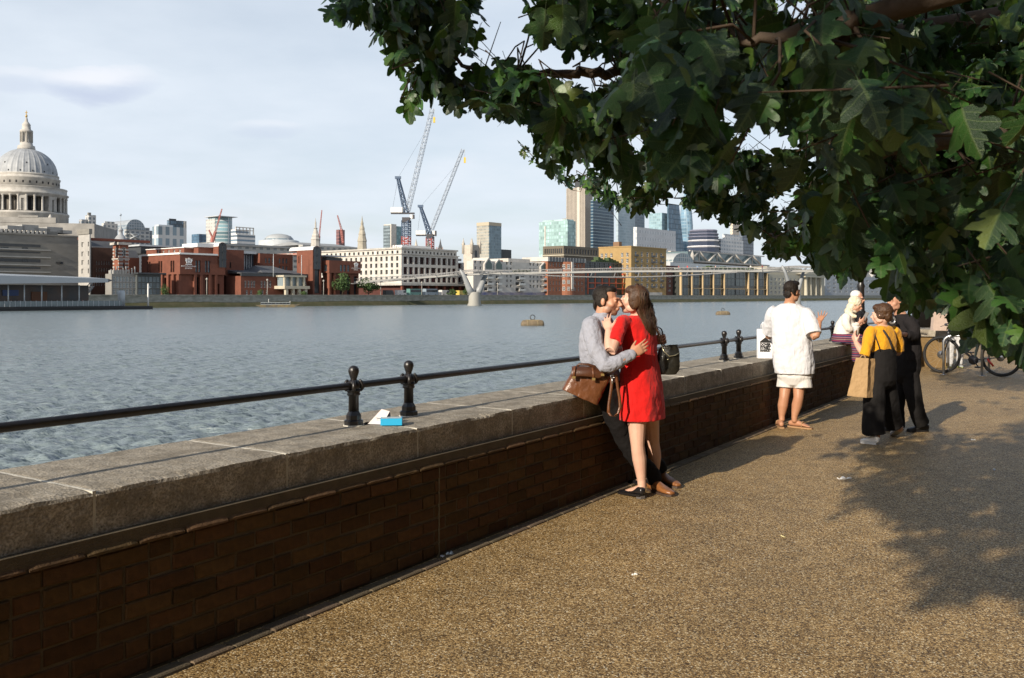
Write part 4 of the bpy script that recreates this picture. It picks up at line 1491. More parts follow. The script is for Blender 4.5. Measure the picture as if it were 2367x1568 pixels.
# ---- yellow brick warehouse ------------------------------------------
b = Bld('yellow_warehouse', 'tall yellow brick riverside warehouse with white windows and small black balconies', 1384, 1459, 1540, 571, 12)
yb_ = mat('yellow_brick', (0.36, 0.245, 0.105), 0.85, var=.5, vscale=.4, col2=(0.25, .16, .065))
opsR, bals = [], []
ys = [(581, 592), (596, 606), (610, 620), (624, 634), (640, 650), (655, 665)]
for px, bal_ in ((1470, 1), (1484, 0), (1497, 0), (1508, 1), (1518, 0), (1529, 1)):
 for (ya, yb2) in ys:
  opsR.append((b.u(px - 2.6), b.u(px + 2.6), b.z(yb2), b.z(ya)))
  if bal_: bals.append((px, yb2))
opsW = [(b.w(px + 2.8), b.w(px - 2.8), b.z(y1), b.z(y0)) for px in (1391, 1401, 1413, 1438, 1450) for (y0, y1) in ((584, 594), (598, 608), (612, 622), (628, 638))]
b.body(yb_, opsR, opsW, win='white', winW='white', depth=.3)
wb = MB(); wb.box(-1.3, 1.3, -1.1, 0, 0, .15); wb.box(-1.3, 1.3, -1.1, -1.02, .15, 1.0)
wbm = wb.mesh('balcony'); wbm.materials.append(METAL_D)
for px, y in bals:
 o = link('balcony', wbm, b.o); o.location = (b.u(px), -.005, b.z(y))
b.box('parapet', yb_, -.3, b.L + .3, -.3, b.W + .3, b.H, b.H + .6)
b.box('loading_bay', WHITE_B, b.u(1485), b.u(1530), -.2, .1, 0, b.z(676))
ch = MB(); ch.box(b.u(1480), b.u(1486), 14, 18, b.H, b.z(555)); ch.build('chimney', mat('chimney_brick', (.2, .12, .07), .9), b.o)

b = Bld('brick_infill', 'narrow dark red brick building between the warehouse and the glazed wharf', 1538, 1541, 1567, 614, 14)
b.body(mat('plum_brick', (0.15, 0.07, 0.055), .85, var=.4, vscale=.5), grid(.5, b.L - .5, 2, 2, b.H - 5, 4, .45, .5), [], win='white')

# ---- glazed wharf ------------------------------------------------------
b = Bld('glazed_wharf', 'long glazed wharf building with tall tan posts and dark glass', 1566, 1569, 1774, 618, 10)
b.body(mat('wharf_dark', (0.05, 0.055, 0.05), .35, var=.5, vscale=.2), [], [], z1=b.z(622))
tan = mat('tan_post', (0.46, 0.34, 0.19), .7)
tp = MB().box(-.55, .55, -.9, .4, -.5, b.z(620)).mesh('post'); tp.materials.append(tan)
for px in (1571, 1596, 1621, 1646, 1671, 1727, 1748, 1770):
 o = link('post', tp, b.o); o.location = (b.u(px), -.6, 0)
gp = pane_mesh('pane', mat('wharf_glass', (0.035, 0.05, 0.045), .12, rand=.6), METAL_D, 2, 1, .03)
pxs = (1571, 1596, 1621, 1646, 1671, 1699, 1727, 1748, 1770)
for i in range(8):
 for (ya, yb2) in ((622, 640), (641, 659), (666, 682)):
  o = link('window', gp, b.o); u0, u1 = b.u(pxs[i]) + .7, b.u(pxs[i + 1]) - .7
  o.location = ((u0 + u1) / 2, -.15, b.z((ya + yb2) / 2)); o.scale = (u1 - u0, 1, (yb2 - ya) * b.k)
b.box('balcony_beam', tan, b.u(1600), b.u(1770), -1.1, -.5, b.z(667.5), b.z(665.6))
b.box('roof', mat('wharf_roof', (0.30, .31, .30), .6, var=.4, vscale=.2), -1, b.L + 1, -1.5, 22, b.z(622), b.z(618.5))
pt = MB()
for i in range(16):
 pt.box(b.u(1640 + i * 8), b.u(1645 + i * 8), 2, 5, b.z(618), b.z(613 - (i * 7 % 4)))
pt.build('roof_planting', mat('far_leaf', (0.05, 0.085, 0.03), 0.8), b.o)
b.box('upper_setback', METAL_P, b.u(1590), b.u(1765), 12, 22, b.z(618), b.z(604))

# ---- classical hall ------------------------------------------------
b = Bld('classical_hall', 'cream classical riverside hall with tall columns and pediment seen under the leaves', 1773, 1777, 1906, 634, 10)
cs = mat('cream_stone', (0.50, 0.46, 0.36), 0.8)
b.body(cs, grid(1, b.u(1850), 8, 1, b.z(640), 4, .45, .6), [], win='white')
cme = MB().lathe([(1.5, 0), (1.3, .8), (1.1, b.z(640)), (1.6, b.z(638))], 12).mesh('column'); cme.materials.append(cs)
for px in (1856, 1866, 1878, 1890):
 o = link('column', cme, b.o); o.location = (b.u(px), -2.2, 0)
b.box('entablature', cs, b.u(1850), b.u(1900), -4, 2, b.z(638), b.z(631))
pd = MB(); pd.add([(b.u(1846), -4.2, b.z(631)), (b.u(1904), -4.2, b.z(631)), (b.u(1876), -4.2, b.z(618)), (b.u(1846), 9, b.z(631)), (b.u(1904), 9, b.z(631)), (b.u(1876), 9, b.z(618))], [(0, 1, 2), (0, 2, 5, 3), (1, 4, 5, 2)])
pd.build('pediment', cs, b.o)
b.box('attic', cs, 2, b.u(1860), 2, 14, b.H, b.z(616))
b = Bld('gabled_wharf_houses', 'row of pale blue grey gabled wharf houses beyond the classical hall', 1904, 1907, 2075, 636, 16)
b.body(mat('blue_grey_render', (0.40, .43, .46), .8, var=.3, vscale=.3), grid(1, b.L - 1, 14, 2, b.H - 2, 4, .5, .5), [], win='white')
for i in range(5):
 u0, u1 = b.L * i / 5 + .5, b.L * (i + 1) / 5 - .5
 mb = MB(); zs = b.H; zt_ = b.z(612)
 sec = [(u0, zs), (u1, zs), ((u0 + u1) / 2, zt_)]
 f_ = [(p[0], 0, p[1]) for p in sec]; k_ = [(p[0], 14, p[1]) for p in sec]
 mb.add(f_ + k_, [(0, 1, 2), (0, 2, 5, 3), (1, 4, 5, 2)]); mb.build('gable', WHITE_B, b.o)
# ------------------------------------------------------------------ skyline behind
def tower(name, label, xl, xc, xr, ytop, Y, m, zb=LAND_Z, cat='tower'):
 t = Bld(name, label, xl, xc, xr, ytop, 0, cat, zb, Y)
 t.box('shaft', m, 0, t.L, 0, t.W, -.5, t.H)
 return t


fm = facade_mat
t = tower('ribbed_grey_block', 'grey ribbed concrete tower block just right of the cathedral', 197, 206, 222, 497, 900, fm('f_rib', (.42, .42, .41), (.10, .12, .14), 4, 4, .5, .6))
t.box('roof_plant', CONC, t.L * .1, t.L * .5, 3, t.W - 3, t.H, t.z(491)); t.box('lower_wing', fm('f_rib2', (.36, .36, .36), (.12, .14, .16), 5, 3.6, .6, .6), -t.L * .9, 0, 2, t.W, -.5, t.z(508))
t = tower('pale_stepped_block', 'pale stepped office block left of the arched roof', 236, 240, 272, 516, 850, fm('f_pale', (.50, .49, .46), (.16, .18, .2), 4, 3.6, .5, .55))
t.box('upper_step', fm('f_pale', (.50, .49, .46), (.16, .18, .2), 4, 3.6, .5, .55), t.L * .2, t.L * .9, 3, t.W, t.H, t.z(511))
# arched roof hall
t = tower('arched_roof_hall', 'broad glass hall under a half round blue grey roof', 287, 292, 346, 524, 880, fm('f_hall', (.40, .40, .39), (.13, .15, .17), 5, 3.6, .6, .6), cat='building')
mb = MB(); n = 14; u0, u1 = t.u(291), t.u(335); r = (u1 - u0) / 2
sec = [(u0 + r - r * math.cos(math.pi * q / n), t.z(530) + (t.z(506) - t.z(530)) * math.sin(math.pi * q / n)) for q in range(n + 1)]
f_ = [(p[0], -.5, p[1]) for p in sec]; k_ = [(p[0], t.W + 30, p[1]) for p in sec]
mb.add(f_ + k_, [tuple(range(n + 1))[::-1]] + [(q, q + 1, q + 2 + n, q + 1 + n) for q in range(n)])
mb.build('arched_roof', fm('f_arch', (.30, .33, .36), (.16, .21, .25), 2.5, 2.5, .75, .75), t.o)
br = MB()
for (a, b_) in ((300, 322), (322, 300)):
 br.tube([(t.u(a), -1.0, t.z(552)), (t.u(b_), -1.0, t.z(540))], .7, 4)
br.box(t.u(296), t.u(326), -1.4, -.7, t.z(541), t.z(539)); br.build('cross_brace', METAL_P, t.o)
t.box('side_wing', fm('f_side', (.28, .29, .29), (.13, .15, .17), 5, 3.4, .7, .5), t.L, t.u(362), 2, t.W, -.5, t.z(530))
t = tower('framed_white_offices', 'office block with white projecting frames over blue grey glass', 352, 366, 430, 523, 700, fm('f_frm', (.52, .53, .53), (.20, .27, .32), 6.0, 9.5, .55, .72), cat='building')
t.box('plant_floor', METAL_P, 2, t.L * .6, 3, t.W, t.H, t.H + 1.5)
t = tower('dark_glass_tower', 'dark blue glass office tower behind the white framed offices', 386, 391, 430, 509, 1000, fm('f_dk', (.05, .06, .075), (.08, .13, .18), 2.2, 4, .85, .8, jitter=.5))
t.box('white_edge', WHITE_B, t.L - 2.5, t.L + .4, -.4, 2, 0, t.H); t.box('roof_crane', METAL_D, 2, t.L * .5, 3, 4, t.H, t.H + 2)
t = tower('small_blue_block', 'small plain blue glass block on the skyline left of the tall hotel tower', 443, 460, 477, 541, 900, fm('f_blue', (.05, .09, .14), (.07, .14, .22), 3, 3.5, .85, .8))
t = tower('curved_front_tower', 'tall office tower with pale flank and curved glass front under a red crane', 476, 497, 517, 506, 950, fm('f_pl2', (.46, .46, .44), (.30, .31, .31), 3.2, 3.6, .4, .5))
mb = MB(); n = 12; V, Fc = [], []
u0, u1 = t.u(498), t.u(531)
for q in range(n + 1):
 a = q / n
 x = u0 + (u1 - u0) * a; y = -8 * math.sin(math.pi * a * .8)
 V += [(x, y, -.5), (x, y, t.z(501.5)), (x, y + 14, t.z(501.5)), (x, y + 14, -.5)]
for q in range(n):
 for s in range(4):
  Fc.append((q * 4 + s, q * 4 + 4 + s, q * 4 + 4 + (s + 1) % 4, q * 4 + (s + 1) % 4))
Fc += [(0, 1, 2, 3), tuple(n * 4 + s for s in (3, 2, 1, 0))]
mb.add(V, [f[::-1] for f in Fc]); mb.build('curved_front', fm('f_crv', (.50, .53, .54), (.17, .28, .32), 3.6, 3.8, .72, .8, jitter=.35), t.o)
mb = MB(); mb.box(u0 - 3, u1 + 3, -10, 16, t.z(501.4), t.z(500)); mb.build('roof_disc', METAL_P, t.o)
t = tower('stepped_white_block', 'white stepped office block with open roof frame', 534, 548, 590, 541, 900, fm('f_wst', (.60, .60, .59), (.14, .20, .26), 30, 4.2, .96, .45), cat='building')
t.box('upper_part', fm('f_wst', (.60, .60, .59), (.14, .20, .26), 30, 4.2, .96, .45), t.u(548), t.u(578), 2, t.W, t.H, t.z(530))
fr = MB()
for i in range(6):
 x = t.u(549) + (t.u(589) - t.u(549)) * i / 5.0
 fr.box(x - .4, x + .4, 2, 3, t.z(545), t.z(524))
fr.box(t.u(548), t.u(590), 2, 3, t.z(526), t.z(524)); fr.box(t.u(548), t.u(590), 2, 3, t.z(532), t.z(530.5)); fr.build('roof_frame', WHITE_B, t.o)
# shallow domed roof
Yd = 800; c = P(645, HY, Yd); k = Yd / F
root = tag(empty('shallow_dome_roof', (c.x, c.y, LAND_Z), BRZ), 'shallow blue glass domed roof low on the skyline', 'building')
zz = lambda py: CAM_Z + (HY - py) * k - LAND_Z
MB().lathe([(34 * k, 0), (34 * k, zz(556)), (33 * k, zz(553)), (27 * k, zz(546.5)), (18 * k, zz(543)), (8 * k, zz(541.3)), (.5, zz(541))], 32).build('dome', fm('f_dm', (.35, .37, .38), (.13, .18, .21), 6, 3, .8, .8), root)
MB().lathe([(46 * k, 0), (46 * k, zz(558)), (40 * k, zz(556))], 24).build('skirt_roof', METAL_P, root)
t = tower('low_grey_range', 'long low grey roofed range behind the school', 470, 480, 735, 566, 520, fm('f_low', (.40, .40, .38), (.16, .18, .19), 5, 3.5, .5, .45), cat='building')
t.box('roof', mat('sheet_roof', (.33, .34, .34), .6, var=.5, vscale=.1), -1, t.L + 1, -1, t.W + 20, t.H, t.z(561))
t = tower('long_pale_roof', 'long pale pitched roof between the two church steeples', 690, 700, 830, 566, 600, fm('f_low', (.40, .40, .38), (.16, .18, .19), 5, 3.5, .5, .45), cat='building')
mb = MB(); mb.add([(0, 0, t.H), (t.L, 0, t.H), (t.L, 40, t.H), (0, 40, t.H), (4, 20, t.z(556)), (t.L - 4, 20, t.z(556))], [(0, 1, 5, 4), (1, 2, 5), (2, 3, 4, 5), (3, 0, 4)]); mb.build('roof', mat('sheet_roof', (.33, .34, .34), .6), t.o)


def steeple(name, label, px, ys, rs, Y, m, sq=False):
 c = P(px, HY, Y); k = Y / F
 root = tag(empty(name, (c.x, c.y, LAND_Z), .3), label, 'steeple')
 z = lambda py: CAM_Z + (HY - py) * k - LAND_Z
 h = len(ys) // 2
 MB().lathe([(rs[0] * k, 0)] + [(r * k, z(y)) for r, y in zip(rs[:h + 1], ys[:h + 1])], 8 if not sq else 4, smooth=False, rot=math.pi / 4).build('tower', m, root)
 MB().lathe([(r * k, z(y)) for r, y in zip(rs[h:], ys[h:])], 8, smooth=False).build('spire', m, root)
 return root, z, k


steeple('white_church_steeple', 'white stone church steeple rising in stages to a thin spike', 729.5, [575, 556, 554, 548, 545, 540, 535, 530, 528, 527, 516, 510, 504], [11, 10, 11, 8, 8.5, 6, 5, 3.5, 5, 2, 2, .8, .3], 560, STONE_W)
steeple('grey_church_steeple', 'slim grey stone church steeple left of the blue tower crane', 837, [580, 560, 558, 545, 542, 532, 529, 520, 517, 510, 499], [11, 10, 11, 8, 8.5, 5.5, 6, 3, 3.4, 1.6, .3], 620, mat('old_stone', (.42, .39, .32), .85, var=.6, vscale=.3))
t = tower('red_wrapped_tower', 'small dark red wrapped tower with a red crane beside it', 777, 784, 797, 531, 1100, fm('f_rw', (.20, .10, .10), (.10, .06, .07), 3, 4, .6, .6))
t = tower('three_tone_tower', 'slab tower in dark, white and teal strips left of the blue crane', 886, 901, 913, 521, 950, fm('f_t3', (.10, .13, .15), (.20, .25, .28), 3, 3.6, .9, .45))
t.box('white_slab', WHITE_B, t.u(902), t.u(914), -1.5, t.W, -.5, t.z(518)); t.box('teal_glass', fm('f_teal', (.16, .27, .28), (.20, .34, .35), 3, 3.8, .8, .8), t.u(914), t.u(930), -.5, t.W, -.5, t.z(522))
t = tower('two_tone_tower', 'tan and blue grey prism tower standing alone on the skyline', 1102, 1130, 1158, 514, 1150, fm('f_tt', (.36, .34, .29), (.26, .28, .27), 2.4, 3.8, .6, .6))
mb = MB(); mb.box(t.L * .02, t.L + .3, -.35, .5, -.5, t.H - 4); mb.build('glass_face', fm('f_ttg', (.19, .26, .30), (.15, .22, .27), 3, 3.8, .8, .8), t.o); t.box('crown_band', mat('tan_band', (.42, .37, .28), .7), -.4, t.L + .4, -.5, t.W, t.H - 4, t.H + .3)
t.box('low_wing', METAL_D, t.L, t.u(1182), 0, 12, -.5, t.z(575))
# church tower with four pinnacles


def pinnacle_tower(name, label, px0, px1, ytop, ypin, Y):
 t = Bld(name, label, px0, px0 + 5, px1, ytop, 0, 'church tower', LAND_Z, Y)
 t.W = t.L
 t.box('tower', mat('old_pale_stone', (.50, .46, .40), .85, var=.4, vscale=.4), 0, t.L, 0, t.W, -.5, t.H)
 pn = MB().lathe([(t.L * .13, -6), (t.L * .13, 0), (t.L * .16, .5), (t.L * .07, (t.z(ypin) - t.H) * .45), (.05, t.z(ypin) - t.H)], 6).mesh('pinnacle'); pn.materials.append(mat('old_pale_stone', (.50, .46, .40), .85))
 for (x, y) in ((0, 0), (t.L, 0), (0, t.W), (t.L, t.W)):
  o = link('pinnacle', pn, t.o); o.location = (x, y, t.H)
 w_ = link('window', WIN['dark'], t.o); w_.location = (t.L / 2, -.1, t.H * .82); w_.scale = (t.L * .3, 1, t.H * .14)


pinnacle_tower('pinnacled_church_tower', 'pale church tower with four pinnacles left of the two tone tower', 1086, 1109, 566, 549, 620)
pinnacle_tower('twin_pinnacle_tower', 'pale church tower with tall pinnacles behind the smaller crane', 985, 1018, 576, 550, 640)
t = tower('green_glass_block', 'broad pale green glass office block left of the ribbed brown tower', 1246, 1312, 1331, 510, 1000, fm('f_gg', (.24, .36, .36), (.30, .44, .44), 3.2, 4, .78, .72, jitter=.35), cat='office block')
t.box('white_rib', WHITE_B, -.9, -.1, t.w(1262), t.w(1259.5), 0, t.z(520)); t.box('roof_screen', fm('f_gs', (.34, .45, .46), (.36, .48, .48), 3, 4, .9, .9), 3, t.L, 3, t.W - 3, t.H, t.z(506))
t = tower('ribbed_brown_tower', 'very tall brown tower with fine vertical ribs, top hidden by leaves', 1309, 1353, 1370, 432, 1300, fm('f_42', (.37, .33, .28), (.17, .15, .13), 2.4, 400, .45, .99, jitter=0))
mb = MB(); mb.box(-1.2, .2, t.w(1341), t.w(1335), 0, t.H); mb.build('pale_rib', mat('pale_rib', (.52, .49, .43), .6), t.o)
t.box('crown', METAL_D, 2, t.L, 2, t.W * .6, t.H, t.z(416))
t.box('step', fm('f_42', (.37, .33, .28), (.17, .15, .13), 2.4, 400, .45, .99), 2, t.L, t.W, t.W * 1.25, -.5, t.z(502))
t = tower('blue_banded_tower', 'dark blue glass tower with pale horizontal bands beside the brown tower', 1368, 1371, 1419, 462, 1200, fm('f_bb', (.22, .29, .33), (.025, .06, .10), 40, 4.1, .99, .74, jitter=.2))
t = tower('pale_blue_slab', 'pale blue grey glass slab tower half hidden behind leaves', 1426, 1429, 1468, 470, 1300, fm('f_pb', (.36, .43, .48), (.32, .40, .46), 3, 4, .85, .8, jitter=.12))
t = tower('slate_grey_slab', 'slate grey slab tower between pale blue towers under the leaves', 1462, 1466, 1490, 488, 1350, fm('f_sg', (.20, .24, .28), (.16, .20, .25), 3, 4, .85, .8))
t = tower('white_screened_block', 'broad white screened block in front of the city towers', 1464, 1472, 1562, 525, 900, fm('f_ws', (.52, .54, .56), (.40, .43, .46), 5, 7, .5, .4, jitter=.15), cat='building')
t.box('lower_wing', WHITE_B, t.u(1545), t.u(1576), -3, 10, -.5, t.z(575))
t = tower('teal_glass_slab', 'teal glass slab tower behind the white screened block', 1500, 1530, 1546, 492, 1300, fm('f_tg', (.26, .38, .42), (.24, .36, .42), 3, 4, .85, .8))
# wedge tower and rounded tower
t = Bld('wedge_glass_tower', 'dark blue wedge shaped glass tower tapering upward', 1542, 1548, 1592, 470, 0, 'tower', LAND_Z, 1300)
mb = MB(); mb.add([(0, 0, -.5), (t.L, 0, -.5), (t.L, t.W, -.5), (0, t.W, -.5), (0, t.W * .5, t.H), (t.L * .55, t.W * .5, t.H), (t.L * .55, t.W, t.H), (0, t.W, t.H)], [(0, 1, 5, 4), (1, 2, 6, 5), (2, 3, 7, 6), (3, 0, 4, 7), (4, 5, 6, 7)])
mb.build('shaft', fm('f_wd', (.05, .10, .15), (.08, .15, .22), 4, 7, .82, .85, jitter=.4), t.o)
c = P(1586, HY, 1400); k = 1400 / F
root = tag(empty('rounded_glass_tower', (c.x, c.y, LAND_Z), 0), 'rounded bullet shaped blue glass tower peeking below the leaves', 'tower')
zz = lambda py: CAM_Z + (HY - py) * k - LAND_Z
MB().lathe([(14 * k, 0), (16 * k, zz(560)), (15.5 * k, zz(520)), (13 * k, zz(490)), (9 * k, zz(465)), (4 * k, zz(448)), (.3, zz(442))], 24).build('shaft', fm('f_gh', (.22, .32, .40), (.14, .24, .33), 5, 5, .7, .8, jitter=.3), root)
# layered round building
c = P(1626, HY, 850); k = 850 / F
root = tag(empty('layered_round_block', (c.x, c.y, LAND_Z), BRZ), 'round edged office block of stacked dark and white layers', 'office block')
zz = lambda py: CAM_Z + (HY - py) * k - LAND_Z
for i, (y0, y1, r) in enumerate(((600, 574, 38), (570, 560, 36), (556, 551, 36), (548, 544, 35), (541, 537, 33))):
 MB().lathe([(r * k * .97, zz(y0)), (r * k * .97, zz(y1))], 12, smooth=False, rot=.2).build('glass_band', mat('band_glass', (.03, .04, .07), .2), root)
for i, (y0, y1, r) in enumerate(((574, 569.6, 39), (560, 555.6, 37), (551, 547.6, 36.5), (544, 540.6, 36), (537, 532, 33))):
 MB().lathe([(r * k * .93, zz(y0)), (r * k, zz((y0 + y1) / 2)), (r * k * .93, zz(y1))], 12, smooth=False, rot=.2).build('white_band' if i in (0, 1) else 'grey_band', mat('lay_w', (.66, .66, .68), .6) if i in (0, 1) else mat('lay_g', (.22, .23, .30), .6), root)
t = tower('white_terraced_block', 'white terraced office block at the edge of the leaves', 1660, 1666, 1718, 552, 850, fm('f_wt', (.62, .62, .61), (.2, .25, .3), 3.4, 3.6, .5, .5), cat='office block')
t.box('upper_terrace', fm('f_wt', (.62, .62, .61), (.2, .25, .3), 3.4, 3.6, .5, .5), t.L * .25, t.L * .9, 2, t.W, t.H, t.z(539))
t = tower('dark_slab_tower', 'narrow dark slab tower partly behind the leaves', 1712, 1716, 1742, 530, 1100, fm('f_ds', (.08, .09, .11), (.12, .15, .19), 3, 4, .8, .8))
t = tower('warm_stone_tower', 'warm cream lit tower glimpsed between leaves', 1690, 1694, 1712, 500, 1250, fm('f_wm', (.58, .50, .40), (.3, .28, .26), 3, 4, .4, .5))
# station with trusses and glass barrel
t = Bld('trussed_station', 'long station building with big triangular roof trusses', 1590, 1594, 1766, 588, 60, 'station')
t.box('body', mat('station_body', (.42, .42, .40), .7, var=.4, vscale=.15), 0, t.L, 1, 26, -.5, t.z(602))
tr = MB()
for i in range(4):
 a = 1596 + i * 41
 tr.tube([(t.u(a), 0, t.z(602)), (t.u(a + 20), 0, t.z(580))], .8, 5); tr.tube([(t.u(a + 20), 0, t.z(580)), (t.u(a + 40), 0, t.z(602))], .8, 5)
 tr.tube([(t.u(a + 20), 0, t.z(580)), (t.u(a + 20), 0, t.z(602))], .5, 5)
tr.box(0, t.L, -.5, .5, t.z(581), t.z(578.5)); tr.build('roof_truss', STONE_W, t.o)
t.box('glass_behind', mat('station_glass', (.14, .20, .22), .2, var=.5, vscale=.1), 1, t.L - 1, 2, 20, t.z(602), t.z(581))
t.box('pale_ledge', STONE_W, -2, t.L + 2, -4, 24, t.z(606), t.z(602.5))
mb = MB(); u0, u1 = t.u(1538), t.u(1586); r = (u1 - u0) / 2; n = 12
sec = [(u0 + r - r * math.cos(math.pi * q / n), t.z(610) + (t.z(588) - t.z(610)) * math.sin(math.pi * q / n)) for q in range(n + 1)]
f_ = [(p[0], -6, p[1]) for p in sec]; k_ = [(p[0], 24, p[1]) for p in sec]
mb.add(f_ + k_, [tuple(range(n + 1))[::-1]] + [(q, q + 1, q + 2 + n, q + 1 + n) for q in range(n)]); mb.build('glass_barrel', fm('f_gbar', (.40, .42, .42), (.16, .22, .25), 3, 3, .8, .8), t.o)
sp = MB().lathe([(1.6, t.z(606)), (1.4, t.z(590)), (.1, t.z(580))], 6, c=(t.u(1589), -4, 0)); sp.build('corner_spike', STONE_W, t.o)

# ------------------------------------------------------------------ cranes
M_CBLUE = mat('crane_blue', (.07, .11, .18), .6)
M_CRED = mat('crane_red', (.34, .07, .06), .6)
M_CWHITE = mat('crane_white', (.72, .72, .70), .6)
M_CDARK = mat('crane_dark', (.05, .05, .06), .6)
M_CPALE = mat('crane_pale_blue', (.36, .42, .50), .5)
M_CPRED = mat('crane_pale_red', (.40, .15, .13), .6)


def lattice(mb, p0, p1, w0, w1, n, rch, rbr, mi=0):
 """square lattice boom between two points"""
 p0, p1 = Vector(p0), Vector(p1)
 d = (p1 - p0).normalized()
 a = d.cross(Vector((0.3, 1, 0.2))).normalized(); b_ = d.cross(a)
 cs_ = [(1, 1), (1, -1), (-1, -1), (-1, 1)]
 def pt(i, c):
  t = i / n; w = (w0 + (w1 - w0) * t) / 2
  return p0 + (p1 - p0) * t + a * c[0] * w + b_ * c[1] * w
 for c in cs_:
  mb.tube([pt(0, c), pt(n, c)], rch, 4, mi, False, False)
 for i in range(n):
  for q in range(4):
   c, c2 = cs_[q], cs_[(q + 1) % 4]
   mb.tube([pt(i, c if i % 2 else c2), pt(i + 1, c2 if i % 2 else c)], rbr, 3, mi, False, False)
   mb.tube([pt(i, c), pt(i, c2)], rbr, 3, mi, False, False)


def big_crane(name, label, Y, mast_x, mast_w, y_slew, y_red, y_base, apex, jib0, jib1, cw, cab, jw):
 k = Y / F
 c = P(mast_x, HY, Y)
 root = tag(empty(name, (c.x, c.y, LAND_Z)), label, 'tower crane')
 L3 = lambda px, py, dy=0.0: Vector(((px - mast_x) * k, dy, CAM_Z + (HY - py) * k - LAND_Z))
 m = MB(); lattice(m, L3(mast_x, y_base), L3(mast_x, y_red), mast_w * k, mast_w * k, 6, .32, .2); m.build('mast_foot', M_CRED, root)
 m = MB(); lattice(m, L3(mast_x, y_red), L3(mast_x, y_slew), mast_w * k, mast_w * k, 8, .34, .2); m.build('mast', M_CBLUE, root)
 m = MB(); q = L3(mast_x, y_slew); m.box(-mast_w * .55 * k, mast_w * .55 * k, -mast_w * .55 * k, mast_w * .55 * k, q.z - 1.2, q.z + 2.0); m.build('slewing_ring', M_CDARK, root)
 m = MB(); a = L3(cw[0], cw[2]); b_ = L3(cw[1], cw[3]); m.box(a.x, b_.x, -2.2, 2.2, b_.z, a.z); m.build('counterweight', M_CWHITE, root)
 m = MB(); a = L3(cw[0], cw[3]); b_ = L3(cab[1], cw[3] + 3); m.box(a.x, b_.x, -1.6, 1.6, b_.z, a.z); m.build('machinery_deck', M_CDARK, root)
 m = MB(); a = L3(cab[0], cab[2]); b_ = L3(cab[1], cab[3]); m.box(a.x, b_.x - 1.2, -1.6, 1.6, b_.z, a.z, 0); m.box(b_.x - 1.2, b_.x, -1.6, 1.6, b_.z, a.z, 1); m.build('cab', [M_CWHITE, M_CDARK], root)
 m = MB(); lattice(m, L3(mast_x, cw[3]), L3(*apex), mast_w * .62 * k, mast_w * .3 * k, 9, .34, .2); m.box(L3(*apex).x - 2, L3(*apex).x + 2, -1, 1, L3(*apex).z - .5, L3(*apex).z + 1.2); m.build('apex_frame', M_CBLUE, root)
 m = MB(); lattice(m, L3(*jib0), L3(*jib1), jw * k, jw * .8 * k, 34, .22, .13); m.build('jib', M_CPALE, root)
 m = MB(); m.tube([L3(*apex), L3(jib1[0] * .82 + jib0[0] * .18, jib1[1] * .82 + jib0[1] * .18)], .06, 3); m.tube([L3(*apex), L3(cw[0] + 4, cw[2])], .08, 3); m.build('stay_cable', M_CDARK, root)
 m = MB(); e_ = L3(*jib1); m.tube([e_ + Vector((1.2, 0, 0)), e_ + Vector((1.4, 0, -12 * k * 1.6))], .07, 3); m.box(e_.x + .7, e_.x + 2.1, -.5, .5, e_.z - 20 * k * 1.6, e_.z - 12 * k * 1.6); m.build('hook_block', mat('hook_yellow', (.6, .42, .05), .5), root)


big_crane('large_luffing_crane', 'taller blue and red tower crane with a steep jib reaching up to the leaves', 620, 939, 16, 510, 547, 580, (920, 412), (942, 487), (999, 252), (904, 931, 480, 492), (948, 958, 497, 506), 9.5)
big_crane('small_luffing_crane', 'shorter blue and red tower crane right of the taller one', 660, 994, 14, 548, 550, 580, (972, 478), (997, 533), (1070, 345), (962, 984, 534, 543), (1000, 1009, 534, 543), 7)


def red_crane(name, label, Y, pts, w):
 k = Y / F
 c = P(pts[0][0], HY, Y)
 root = tag(empty(name, (c.x, c.y, LAND_Z)), label, 'crane')
 L3 = lambda px, py: Vector(((px - pts[0][0]) * k, 0, CAM_Z + (HY - py) * k - LAND_Z))
 m = MB(); lattice(m, L3(*pts[0]), L3(*pts[1]), w * k, w * k, 12, .3, .2); m.build('mast', M_CPRED, root)
 m = MB(); lattice(m, L3(*pts[1]), L3(*pts[2]), w * .8 * k, w * .4 * k, 12, .16, .10); m.build('jib', M_CPRED, root)


red_crane('red_hotel_crane', 'thin red crane leaning across the curved front tower', 900, [(491, 560), (498, 536), (513, 483)], 4)
red_crane('short_red_crane', 'short red crane at the foot of the curved front tower', 900, [(489, 560), (491, 549), (483, 532)], 4)
red_crane('faint_red_crane', 'faint thin red crane behind the white church steeple', 1100, [(737, 570), (738, 545), (744, 486)], 3)
red_crane('red_tower_crane', 'thin red crane leaning left over the red wrapped tower', 1050, [(793, 562), (789, 530), (780, 498)], 4)
# ------------------------------------------------------------------ footbridge
def interp(pts, t):
 for i in range(len(pts) - 1):
  if t <= pts[i + 1][0] or i == len(pts) - 2:
   a, b_ = pts[i], pts[i + 1]
   q = (t - a[0]) / (b_[0] - a[0])
   return a[1] + (b_[1] - a[1]) * q


